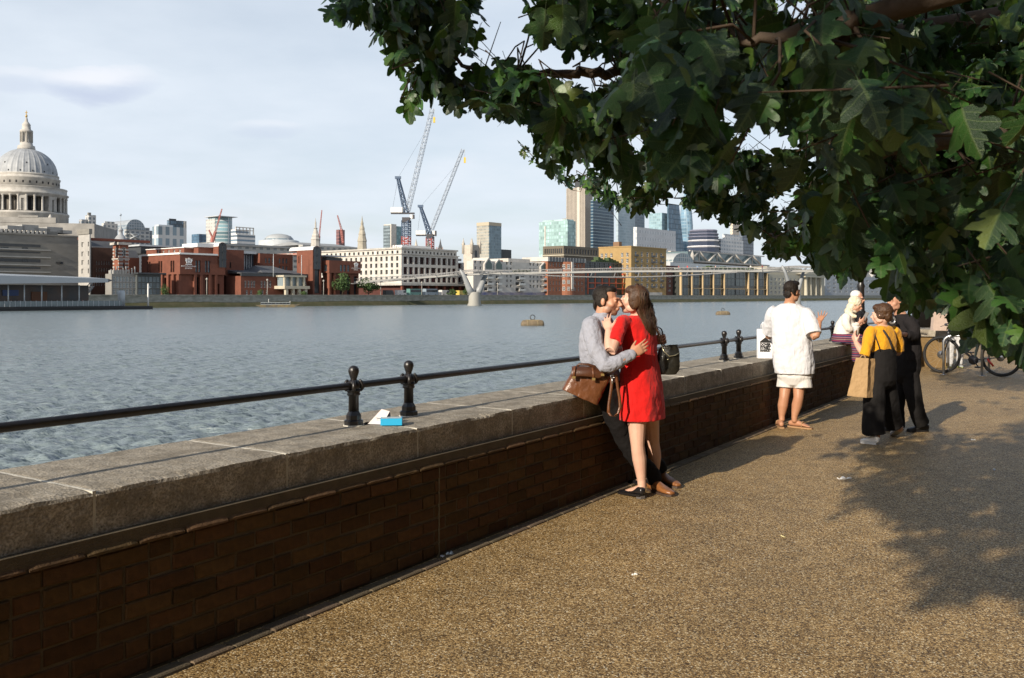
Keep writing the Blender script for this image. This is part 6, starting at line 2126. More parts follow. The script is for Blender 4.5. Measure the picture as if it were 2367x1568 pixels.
def build_tree():
 rg = np.random.default_rng(11)
 base = Vector((4.3, 0.9, 0))
 root = tag(empty('maple_tree', base), 'dark green maple tree whose leafy boughs hang across the top of the view', 'tree')
 tr = MB()
 tr.tube([base + Vector((0, 0, -.1)), base + Vector((.02, .02, .6)), base + Vector((-.05, .05, 1.6)), base + Vector((-.02, 0, 2.8)), base + Vector((.05, -.1, 4.2)), base + Vector((0, -.2, 6.5))], [.30, .22, .19, .17, .13, .05], 14)
 tr.wbuild('trunk', M_BARK, root)
 limbs = [
  [base + Vector((0, 0, 2.4)), Vector((2.6, 2.0, 2.42)), P(1640, 150, 3.2), P(1437, 168, 3.2), P(1288, 171, 3.1), P(1117, 164, 3.0), P(999, 107, 2.9), P(930, 40, 2.8)],
  [base + Vector((0, 0, 2.1)), Vector((3.4, 3.4, 2.35)), P(1938, 406, 5.2), P(1728, 392, 5.3), P(1600, 400, 5.4), P(1528, 378, 5.5), P(1390, 400, 5.5), P(1290, 420, 5.4)],
  [base + Vector((0, 0, 2.9)), Vector((2.1, 1.3, 2.5)), P(2080, 20, 1.75), P(1960, 60, 1.65), P(1800, 90, 1.6), P(1600, 40, 1.7), P(1480, -40, 1.8)],
  [base + Vector((0, 0, 1.9)), Vector((2.6, 2.2, 1.95)), P(2300, 540, 2.7), P(2140, 500, 2.9), P(1990, 520, 3.4), P(1860, 560, 4.2), P(1780, 540, 4.8)],
  [base + Vector((0, 0, 3.3)), Vector((2.6, .2, 3.9)), Vector((.8, -.6, 4.2)), Vector((-1.2, -.8, 4.1)), Vector((-2.8, -1.6, 4.4))],
  [base + Vector((0, 0, 3.8)), Vector((2.2, 1.6, 4.0)), Vector((.6, 1.0, 3.6)), Vector((-.8, 1.2, 3.5))],
  [base + Vector((0, 0, 2.2)), P(2330, 300, 2.0), P(2180, 330, 1.9), P(2020, 280, 1.8), P(1900, 250, 1.8)],
  [base + Vector((0, 0, 3.6)), Vector((2.8, -1.2, 4.4)), Vector((.9, -2.6, 5.0)), Vector((-1.0, -3.6, 5.2))],
  [base + Vector((0, 0, 2.0)), Vector((3.0, 2.6, 1.75)), P(2330, 640, 3.0), P(2240, 660, 3.0), P(2150, 640, 3.2)],
 ]
 samples = []
 for li, l in enumerate(limbs):
  pts = []
  n = len(l)
  for i in range(n - 1):
   p0, p1, p2, p3 = l[max(i - 1, 0)], l[i], l[i + 1], l[min(i + 2, n - 1)]
   for q in range(8):
    t = q / 8
    pts.append(.5 * ((2 * p1) + (-p0 + p2) * t + (2 * p0 - 5 * p1 + 4 * p2 - p3) * t * t + (-p0 + 3 * p1 - 3 * p2 + p3) * t ** 3) + Vector(rg.normal(0, .008, 3)))
  pts.append(l[-1])
  m = len(pts)
  rad = [max(.0045, (.062 if li in (4, 5, 7) else .042) * (1 - i / m) ** 1.3) for i in range(m)]
  o = MB().tube(pts, rad, 8)
  o.wbuild('limb', M_BARK, root)
  samples += [p for p in pts[6:]]
 SA = np.array([tuple(p) for p in samples])
 clusters = []
 zones = [  # px range, py range, depth range, count
  ((722, 1260), (-30, 310), (2.3, 3.0), 84),
  ((1180, 1500), (-30, 330), (2.2, 3.2), 84),
  ((1400, 2000), (-30, 330), (2.4, 4.8), 150),
  ((1420, 2100), (-30, 330), (1.3, 1.8), 30),
  ((1240, 1560), (300, 500), (4.0, 5.6), 72),
  ((1500, 2000), (300, 660), (3.4, 5.8), 185),
  ((1900, 2420), (-30, 860), (2.5, 5.2), 600),
  ((1850, 2420), (200, 860), (1.6, 2.6), 55),
  ((2350, 2650), (-200, 860), (1.6, 4.0), 110),
 ]
 for (xr, yr, dr, n) in zones:
  got = tries = 0
  while got < n and tries < n * 40:
   tries += 1
   x, y, Y = rg.uniform(*xr), rg.uniform(*yr), rg.uniform(*dr)
   if got > n * .22 and rg.random() < .8:            # sprays: leaves gather round earlier ones
    p = clusters[len(clusters) - 1 - int(rg.integers(got))][0] + rg.normal(0, .10, 3)
    Y = p[1]; x, y = cam_px(p)
    if not (yr[0] <= y <= yr[1] and xr[0] <= x <= xr[1]): continue
   hang = .11 * F / Y
   if not inside(x, y) or holed(x, y):
    continue
   clusters.append((np.array(P(x, y, Y)), True)); got += 1
 # the canopy above and behind the viewer, which shades the boughs in view
 ts = np.array(to_sun)
 vis = [c for c, _ in clusters]
 got = tries = 0
 while got < 400 and tries < 20000:
  tries += 1
  c = vis[rg.integers(len(vis))] + ts * rg.uniform(1.6, 6.5) + rg.normal(0, .12, 3)
  if np.linalg.norm(c - np.array([0, 0, CAM_Z])) < .9: continue
  if c[1] > .15:
   px, py = cam_px(c)
   if -60 < px < 2430 and -90 < py < 1600: continue
  clusters.append((c, False)); got += 1
 got = 0
 while got < 260:                                   # unseen leaves added overhead to block sky and darken the boughs
  c = np.array([rg.uniform(.5, 4.2), rg.uniform(.7, 5.0), rg.uniform(2.6, 5.2)])
  if cam_px(c)[1] > -170: continue
  clusters.append((c, False)); got += 1
 got = 0
 while got < 170:                                   # boughs over the viewer that shade the paving on the right
  gy = rg.uniform(1040, 1365)
  gx = rg.uniform(2040 + max(0, gy - 1180) * .55, 2440)
  g_ = np.array(P(gx, gy, CAM_Z * F / (gy - HY)))
  zt_ = rg.uniform(2.7, 4.6)
  c = g_ + ts * (zt_ / ts[2])
  if c[1] > .15 and cam_px(c)[1] > -120: continue
  clusters.append((c, False)); got += 1
 leaves = []
 tw = MB()
 for c, v in clusters:
  dist = np.linalg.norm(SA - c, axis=1)
  i = int(dist.argmin())
  s = SA[i]
  d0 = (c - s) / (dist[i] + 1e-6)
  ax = d0 * .5 + rg.normal(0, .5, 3) + np.array([0, 0, -.25])
  ax /= np.linalg.norm(ax)
  ln = rg.uniform(.16, .30)
  p0, p1 = c - ax * ln * .5, c + ax * ln * .5
  n0 = len(leaves)
  nl = rg.integers(6, 10)
  for k in range(nl):
   t = (k + .5) / nl
   p = p0 + (p1 - p0) * t
   out = rg.normal(0, 1, 3); out -= ax * out.dot(ax); out /= np.linalg.norm(out) + 1e-6
   tip = out * .75 + ax * .35 + np.array([0, 0, -.75]) + rg.normal(0, .25, 3)
   tip /= np.linalg.norm(tip)
   nor = np.array([0, 0, .85]) + out * .35 + rg.normal(0, .38, 3)
   nor -= tip * nor.dot(tip); nor /= np.linalg.norm(nor) + 1e-6
   sz = rg.uniform(.042, .096) * (1.0 if t < .8 else .75)
   R = np.stack([np.cross(tip, nor), tip, nor], 1) * sz
   if v:
    lx, ly = cam_px(p + tip * sz * .75)
    if not inside(lx, ly) or not inside(lx, ly + .25 * sz * F / p[1]): continue
    if any(holed(*cam_px(p + tip * sz * a_ + R[:, 0] * b_)) for a_, b_ in ((.75, 0), (.25, 0), (1.25, 0), (.8, .45), (.8, -.45))): continue
   leaves.append((p + tip * sz * .3, R, int(rg.integers(9)), v))
  if len(leaves) - n0 < 3 or (v and not inside(*cam_px(p1 + np.array([0, 0, -.03])))): continue
  if dist[i] < .26:
   mid = (s + p0) / 2 + np.array([0, 0, .06 * dist[i]]) + rg.normal(0, .015, 3)
   tw.tube([s, mid, p0, p1], [.0040, .0032, .0026, .0012], 4)
  elif rg.random() < .5:
   tw.tube([p0 - ax * .03, p0, p1], [.0022, .0018, .0010], 4)
 # a pale young shoot at the edge
 for k in range(16):
  t = k / 15
  p = np.array(P(1206 + 44 * t, 336 + 44 * t + 10 * math.sin(k), 5.6))
  tip = rg.normal(0, .6, 3) + np.array([-.2, 0, -.5]); tip /= np.linalg.norm(tip)
  nor = rg.normal(0, .5, 3) + np.array([0, -.4, .6]); nor -= tip * nor.dot(tip); nor /= np.linalg.norm(nor)
  leaves.append((p, np.stack([np.cross(tip, nor), tip, nor], 1) * rg.uniform(.03, .05), int(rg.integers(9)), True))
 tw.tube([P(1206, 334, 5.6), P(1250, 382, 5.6), P(1300, 420, 5.5)], [.002, .003, .004], 4)
 tg = tw.wbuild('twigs', mat('twig_bark', (.058, .036, .020), .85, var=.5, vscale=30), root)
 tag(tg, kind='stuff')
 # the 300 largest in view become leaves of their own
 def app(l):
  p = l[0]
  if not l[3] or p[1] < .3: return 0
  px, py = cam_px(p)
  if not (-20 < px < 2390 and -20 < py < 1590): return 0
  return np.linalg.norm(l[1][:, 1]) / p[1]
 order = sorted(range(len(leaves)), key=lambda i: -app(leaves[i]))
 big = set(order[:300])
 lm = []
 for V, Fc in LEAFT:
  me = bpy.data.meshes.new('leaf'); me.from_pydata([tuple(v) for v in V], [], Fc); me.polygons.foreach_set('use_smooth', [True] * len(Fc)); me.materials.append(M_LEAF)
  leaf_uv(me, V[:, :2] * .5 * np.array([1, 2]) + np.array([.5, 0]))
  lm.append(me)
 off = Matrix.Translation(-base)
 for i in order[:300]:
  p, R, k, _ = leaves[i]
  M = Matrix(((R[0, 0], R[0, 1], R[0, 2], p[0]), (R[1, 0], R[1, 1], R[1, 2], p[1]), (R[2, 0], R[2, 1], R[2, 2], p[2]), (0, 0, 0, 1)))
  o = link('leaf', lm[k], root)
  o.matrix_local = off @ M
 VV, FF, UV = [], [], []
 nb = 0
 for i, (p, R, k, _) in enumerate(leaves):
  if i in big: continue
  V, Fc = LEAFT[k]
  VV.append(V @ R.T + (p - np.array(base)))
  UV.append(V[:, :2] * .5 * np.array([1, 2]) + np.array([.5, 0]))
  FF += [tuple(q + nb for q in f) for f in Fc]
  nb += len(V)
 me = bpy.data.meshes.new('crown')
 me.from_pydata(np.concatenate(VV).tolist(), [], FF)
 me.polygons.foreach_set('use_smooth', [True] * len(FF))
 me.materials.append(M_LEAF)
 me.update()
 leaf_uv(me, np.concatenate(UV))
 tag(link('crown', me, root), kind='stuff')
 print('leaves', len(leaves))


build_tree()


def second_tree():
 """the next maple along the promenade: its crown stands behind the near boughs and shades the cycle stands"""
 rg = np.random.default_rng(23)
 base = Vector((6.6, 9.0, 0))
 root = tag(empty('maple_tree', base), 'second maple farther along, its crown mostly behind the near boughs', 'tree')
 MB().tube([base + Vector((0, 0, -.1)), base + Vector((0, 0, 1.5)), base + Vector((-.2, 0, 3.2)), base + Vector((-.3, .1, 5))], [.22, .17, .13, .06], 12).wbuild('trunk', M_BARK, root)
 ends = [Vector((3.2, 9.0, 4.0)), Vector((4.2, 9.9, 4.6)), Vector((3.9, 8.4, 4.4))]
 for e in ends:
  MB().tube([base + Vector((-.15, 0, 2.9)), (base + e) / 2 + Vector((0, 0, 1.6)), e], [.07, .045, .012], 7).wbuild('limb', M_BARK, root)
 VV, FF, UV = [], [], []
 nb = 0
 for i in range(2600):
  d = rg.normal(size=3); d /= np.linalg.norm(d)
  c = np.array([3.75, 9.2, 4.25]) + d * np.array([1.35, 1.5, .85]) * rg.random() ** .4 + rg.normal(0, .08, 3)
  px, py = cam_px(c)
  if not inside(px, py) or not inside(px, py + 30) or holed(px, py): continue
  tip = rg.normal(0, .6, 3) + np.array([0, 0, -.6]); tip /= np.linalg.norm(tip)
  nor = rg.normal(0, .4, 3) + np.array([0, 0, .9]); nor -= tip * nor.dot(tip); nor /= np.linalg.norm(nor)
  R = np.stack([np.cross(tip, nor), tip, nor], 1) * rg.uniform(.06, .11)
  V, Fc = LEAFT[int(rg.integers(9))]
  VV.append(V @ R.T + c - np.array(base)); UV.append(V[:, :2] * .5 * np.array([1, 2]) + np.array([.5, 0]))
  FF += [tuple(q + nb for q in f) for f in Fc]
  nb += len(V)
 me = bpy.data.meshes.new('crown')
 me.from_pydata(np.concatenate(VV).tolist(), [], FF)
 me.polygons.foreach_set('use_smooth', [True] * len(FF)); me.materials.append(M_LEAF); me.update()
 leaf_uv(me, np.concatenate(UV))
 tag(link('crown', me, root), kind='stuff')


second_tree()
# ------------------------------------------------------------------ figures: closed lofts fused by voxel remeshing
def V3(*a):
 return Vector(a)


def loft(mb, rings, seg=20, p=2.0, round_ends=True, rip=None):
 """rings: (centre, axis A vector, axis B vector); closed, with domed ends"""
 rs = [(Vector(c), Vector(a), Vector(b)) for c, a, b in rings]
 if round_ends:
  for end in (0, -1):
   c, a, b = rs[end]
   c2 = rs[1][0] if end == 0 else rs[-2][0]
   d = (c - c2)
   d = d.normalized() if d.length > 1e-6 else V3(0, 0, 1)
   r = min(a.length, b.length) * .75
   extra = [(c + d * r * .55, a * .82, b * .82), (c + d * r * .9, a * .42, b * .42)]
   rs = (extra[::-1] + rs) if end == 0 else rs + extra
 V, Fc = [], []
 for j, (c, a, b) in enumerate(rs):
  w = j / (len(rs) - 1)
  for k in range(seg):
   t = 2 * math.pi * k / seg
   ct, st = math.cos(t), math.sin(t)
   e = 2.0 / p
   g_ = 1.0 if rip is None else 1 + rip[0] * w * (math.sin(rip[1] * t + 1.7 * w) + .6 * math.sin((rip[1] * 2 - 3) * t + 2.5 * w + 1))
   V.append(c + (a * (abs(ct) ** e * (1 if ct >= 0 else -1)) + b * (abs(st) ** e * (1 if st >= 0 else -1))) * g_)
 n = len(rs)
 for i in range(n - 1):
  for k in range(seg):
   k2 = (k + 1) % seg
   Fc.append((i * seg + k, i * seg + k2, (i + 1) * seg + k2, (i + 1) * seg + k))
 Fc.append(tuple(range(seg - 1, -1, -1)))
 Fc.append(tuple(range((n - 1) * seg, n * seg)))
 # orientation by signed volume
 vol = 0.0
 for f in Fc:
  for j in range(1, len(f) - 1):
   vol += V[f[0]].dot(V[f[j]].cross(V[f[j + 1]]))
 if vol < 0:
  Fc = [f[::-1] for f in Fc]
 mb.add(V, Fc, 0, True)


def limb(mb, pts, rad, seg=14, sub=4, flat=False):
 """round limb through pts (smoothed) with radii"""
 pts = [Vector(p) for p in pts]
 n = len(pts)
 P2, R2 = [], []
 for i in range(n - 1):
  p0, p1, p2, p3 = pts[max(i - 1, 0)], pts[i], pts[i + 1], pts[min(i + 2, n - 1)]
  for q in range(sub):
   t = q / sub
   cr = .5 * ((2 * p1) + (-p0 + p2) * t + (2 * p0 - 5 * p1 + 4 * p2 - p3) * t * t + (-p0 + 3 * p1 - 3 * p2 + p3) * t ** 3)
   P2.append(cr.lerp(p1.lerp(p2, t), .45)); R2.append(rad[i] + (rad[i + 1] - rad[i]) * t)
 P2.append(pts[-1]); R2.append(rad[-1])
 t0 = (P2[1] - P2[0]).normalized()
 ref = V3(0, 1, 0) if abs(t0.y) < .8 else V3(1, 0, 0)
 rings = []
 a = t0.cross(ref).normalized()
 for i, c in enumerate(P2):
  t = (P2[min(i + 1, len(P2) - 1)] - P2[max(i - 1, 0)]).normalized()
  a = (a - t * a.dot(t)).normalized()
  rings.append((c, a * R2[i], t.cross(a) * R2[i]))
 loft(mb, rings, seg, 2.0, not flat)


def blob(mb, c, ax, ay, az, seg=14):
 """ellipsoid with axis vectors"""
 c, ax, ay, az = Vector(c), Vector(ax), Vector(ay), Vector(az)
 rings = []
 n = 9
 for i in range(n):
  t = math.pi * (i + .5) / n
  rings.append((c - az * math.cos(t), ax * math.sin(t), ay * math.sin(t)))
 loft(mb, rings, seg, 2.0, False)


def fuse(mb, voxel, smooth=4, name='m', wrinkle=None, fac=.5):
 me = mb.mesh('tmp')
 o = bpy.data.objects.new('tmp', me); COL.objects.link(o)
 r = o.modifiers.new('r', 'REMESH'); r.mode = 'VOXEL'; r.voxel_size = voxel; r.use_smooth_shade = True
 s = o.modifiers.new('s', 'SMOOTH'); s.factor = fac; s.iterations = smooth
 tex = None
 for (sc_, st) in (wrinkle or []):
  tx = bpy.data.textures.new('w', 'CLOUDS'); tx.noise_scale = sc_; tx.noise_depth = 2
  d = o.modifiers.new('d', 'DISPLACE'); d.texture = tx; d.strength = st; d.mid_level = .5; d.texture_coords = 'LOCAL'
 dg = bpy.context.evaluated_depsgraph_get()
 out = bpy.data.meshes.new_from_object(o.evaluated_get(dg))
 out.name = name
 bpy.data.objects.remove(o); bpy.data.meshes.remove(me)
 out.materials.clear()
 out.polygons.foreach_set('use_smooth', [True] * len(out.polygons))
 return out


def frame(f, u=V3(0, 0, 1)):
 f = Vector(f).normalized()
 r = f.cross(Vector(u)).normalized()
 return r, f, r.cross(f)


def head(mb, c, f, u=V3(0, 0, 1), k=1.0, nose=1.0):
 r, f, u = frame(f, u)
 c = Vector(c)
 q = lambda x, y, z: c + (r * x + f * y + u * z) * k
 bl = lambda x, y, z, a, b, d: blob(mb, q(x, y, z), r * a * k, f * b * k, u * d * k)
 bl(0, -.018, .034, .074, .094, .082)
 bl(0, .026, -.022, .060, .066, .086)
 bl(0, .048, -.082, .036, .040, .030)
 bl(0, .062, -.098, .020, .022, .016)
 for s in (-1, 1):
  bl(s * .040, .050, -.028, .022, .026, .026)
  bl(s * .046, .012, -.066, .016, .040, .030)
  bl(s * .027, .083, .020, .022, .012, .009)
  bl(s * .075, -.008, -.008, .009, .020, .031)
  bl(s * .0085, .104, -.036, .008, .010, .008)
  bl(s * .028, .080, -.001, .014, .010, .009)
 mbn = [q(0, .088, .012), q(0, .104, -.014), q(0, .117 * (.9 + .1 * nose), -.031)]
 limb(mb, mbn, [.0085 * k, .0105 * k, .0125 * k], 10, 2)
 bl(0, .093, -.056, .024, .011, .0065)
 bl(0, .091, -.066, .020, .011, .0075)
 return q


def hand(mb, w, d, pn, th, k=1.0, curl=(.35, .35, .25), spread=.10, thumb=(.7, .55, .35), length=1.0):
 """wrist w, direction d, palm side pn, thumb side th"""
 d = Vector(d).normalized(); pn = Vector(pn); pn = (pn - d * pn.dot(d)).normalized()
 t = d.cross(pn).normalized()
 if t.dot(Vector(th)) < 0: t = -t
 w = Vector(w)
 loft(mb, [(w - d * .01 * k, t * .024 * k, pn * .018 * k), (w + d * .025 * k, t * .033 * k, pn * .017 * k), (w + d * .06 * k, t * .041 * k, pn * .015 * k), (w + d * .085 * k, t * .040 * k, pn * .013 * k)], 14, 2.4)
 lens = [(.043, .026, .021), (.047, .030, .023), (.044, .028, .022), (.035, .021, .019)]
 for i in range(4):
  off = (1.5 - i) * .0205
  b = w + d * (.086 - .004 * abs(1.2 - i)) * k + t * off * k
  dirn = (d + t * (1.5 - i) * spread).normalized()
  pts = [b - dirn * .012 * k, b]
  ang = 0
  ext = 1.0 + .18 * (i - 1)
  for j, l in enumerate(lens[i]):
   ang += curl[j] * ext
   dd = dirn * math.cos(ang) + pn * math.sin(ang)
   pts.append(pts[-1] + dd * l * k * length)
  limb(mb, pts, [.0095 * k, .0092 * k, .0082 * k, .0074 * k, .0062 * k], 8, 2)
 b = w + d * .022 * k + t * .026 * k + pn * .006 * k
 dd = (t * thumb[0] + d * .75 + pn * thumb[1]).normalized()
 d2 = (dd + d * .35 - t * .15 + pn * .1).normalized()
 limb(mb, [b - dd * .01 * k, b + dd * .028 * k, b + dd * .028 * k + d2 * .030 * k, b + dd * .028 * k + d2 * .055 * k], [.0150 * k, .0115 * k, .0098 * k, .0072 * k], 8, 2)


def foot(mb, ankle, toe, k=1.0, w=.042, lift=0.0):
 a, t = Vector(ankle), Vector(toe)
 d = (t - a); d.z = 0; d.normalize()
 s = d.cross(V3(0, 0, 1))
 g = t.z
 heel = a - d * .055 * k
 L = (t - heel).length
 u = V3(0, 0, 1)
 pts = []
 for q, wd, h in ((0, .7, .050), (.18, .85, .062), (.38, .85, .062), (.6, 1.0, .042), (.82, 1.05, .030), (.97, .7, .020)):
  c = heel.lerp(t, q); zb = heel.z * (1 - q) + g * q
  pts.append((V3(c.x, c.y, min(zb, a.z) * 0 + g + (heel.z - .075 * k - g) * (1 - q) * 0 + h * k * .55), s * w * wd * k, u * h * k * .55))
 loft(mb, pts, 12, 2.3)


def shoe(name, parent, heel, toe, mat_, sole, w=.046, h=.075, low=False, heelh=0.0, open_=None):
 """shoe resting on the ground from heel to toe"""
 a, t = Vector(heel), Vector(toe)
 d = (t - a); L = d.length; d.normalize()
 s = d.cross(V3(0, 0, 1)).normalized(); u = s.cross(d).normalized()
 mb = MB()
 hs = ((.0, .74, .95), (.12, .86, 1.0), (.30, .84, .98 if not low else .52), (.48, .90, .74 if not low else .40), (.68, 1.04, .52 if not low else .34), (.86, .92, .42 if not low else .28), (.97, .58, .32 if not low else .20))
 loft(mb, [(a + d * L * q + u * (h * hh * .5 + .012), s * w * ww, u * h * hh * .5) for q, ww, hh in hs], 16, 2.5)
 me = fuse(mb, .006, 3, 'shoe'); o = wlink(name, me, parent, mat_)
 sb = MB()
 n = 12
 out = []
 for i in range(n):
  q = i / (n - 1)
  ww = w * (.74 + .26 * math.sin(min(q, .3) / .3 * 1.57)) * (1.06 if q > .5 else .98) * (1.0 if q < .8 else math.sqrt(max(0.0, 1 - ((q - .8) / .215) ** 2)))
  out.append((a + d * L * (q * 1.02 - .01), ww + .003))
 V, Fc = [], []
 for c, ww in out:
  for z in (.001, .018):
   V += [c + s * ww + u * z, c - s * ww + u * z]
 for i in range(n - 1):
  b0 = i * 4
  Fc += [(b0, b0 + 4, b0 + 6, b0 + 2), (b0 + 1, b0 + 3, b0 + 7, b0 + 5), (b0 + 2, b0 + 6, b0 + 7, b0 + 3), (b0, b0 + 1, b0 + 5, b0 + 4)]
 Fc += [(0, 2, 3, 1), ((n - 1) * 4, (n - 1) * 4 + 1, (n - 1) * 4 + 3, (n - 1) * 4 + 2)]
 sb.add(V, Fc)
 inv = (Matrix.Translation(parent.location) @ parent.rotation_euler.to_matrix().to_4x4()).inverted()
 m2 = sb.mesh('sole'); m2.transform(inv)
 link('sole', m2, o, sole)
 return o


def strands(mb, roots, ends, n, r0=.0022, r1=.0008, jitter=.01, seed=1, sag=.02, seg=4):
 """many thin hair strands between two sampled curves: roots(t) -> point, ends(t) -> point via mid(t)"""
 rg = random.Random(seed)
 for i in range(n):
  t = rg.random()
  q = rg.random()
  path = [Vector(p) for p in roots(t, q)]
  path = [p + V3(rg.gauss(0, jitter), rg.gauss(0, jitter), rg.gauss(0, jitter)) * (.4 + .6 * j / len(path)) for j, p in enumerate(path)]
  m = len(path)
  mb.tube(path, [r0 + (r1 - r0) * j / (m - 1) for j in range(m)], 3, 0, False, True)


M_SKIN = mat('skin_warm', (.52, .285, .19), .5, var=.45, vscale=9, col2=(.40, .19, .12), bump=.15, bscale=160, bdist=.002)
M_SKIN_P = mat('skin_pale', (.60, .37, .27), .5, var=.45, vscale=9, col2=(.48, .25, .18), bump=.15, bscale=160, bdist=.002)
M_SKIN_T = mat('skin_tan', (.44, .22, .125), .5, var=.4, vscale=9, col2=(.33, .15, .085), bump=.15, bscale=160, bdist=.002)
M_HAIR_D = mat('hair_dark', (.010, .007, .005), .6, var=.6, vscale=60, bump=.8, bscale=180, stretch=(1, 1, .25), col2=(.020, .013, .008), bdist=.006, spec=.25)
M_HAIR_B = mat('hair_brown', (.040, .019, .009), .5, var=.8, vscale=40, bump=.8, bscale=160, stretch=(1, 1, .2), col2=(.085, .040, .017), bdist=.006, spec=.35)
M_STRAND = mat('hair_strand', (.062, .030, .014), .45, rand=.7, island=True, spec=.35)
M_EYE = mat('eye_dark', (.03, .018, .012), .3)


def fabric(name, col, var=.25, bump=.5, bscale=14, rough=.85, weave=600, fold=(1, 1, .45), col2=None, sheen=.15):
 """cloth: broad folds and a fine weave as relief"""
 if name in MATS: return MATS[name]
 m = mat(name, col, rough, var=var, vscale=5, col2=col2 or tuple(c * .75 for c in col), sheen=sheen, spec=.25)
 nt = m.node_tree; N, L = nt.nodes.new, nt.links.new
 b = nt.nodes['Principled BSDF']
 tc = N('ShaderNodeTexCoord'); mp = N('ShaderNodeMapping'); mp.inputs['Scale'].default_value = fold
 L(tc.outputs['Object'], mp.inputs['Vector'])
 n1 = N('ShaderNodeTexNoise'); n1.inputs['Scale'].default_value = bscale; n1.inputs['Detail'].default_value = 3; n1.inputs['Distortion'].default_value = .8
 L(mp.outputs[0], n1.inputs['Vector'])
 n2 = N('ShaderNodeTexNoise'); n2.inputs['Scale'].default_value = weave
 L(tc.outputs['Object'], n2.inputs['Vector'])
 b1 = N('ShaderNodeBump'); b1.inputs['Strength'].default_value = bump; b1.inputs['Distance'].default_value = .03
 b2 = N('ShaderNodeBump'); b2.inputs['Strength'].default_value = .25; b2.inputs['Distance'].default_value = .002
 L(n1.outputs['Fac'], b1.inputs['Height']); L(n2.outputs['Fac'], b2.inputs['Height'])
 L(b1.outputs[0], b2.inputs['Normal']); L(b2.outputs[0], b.inputs['Normal'])
 return m


def leather(name, col, col2, rough=.38):
 return mat(name, col, rough, var=.8, vscale=9, col2=col2, bump=.45, bscale=90, bdist=.004, spec=.5, detail=7)


def eyes(root, q, f, parent, r=.0105):
 pass
# ------------------------------------------------------------------ the embracing couple
def zpx(zx, zy, Y):
 return P(1282.2 + .33546 * zx, 641.1 + .33546 * zy, Y)


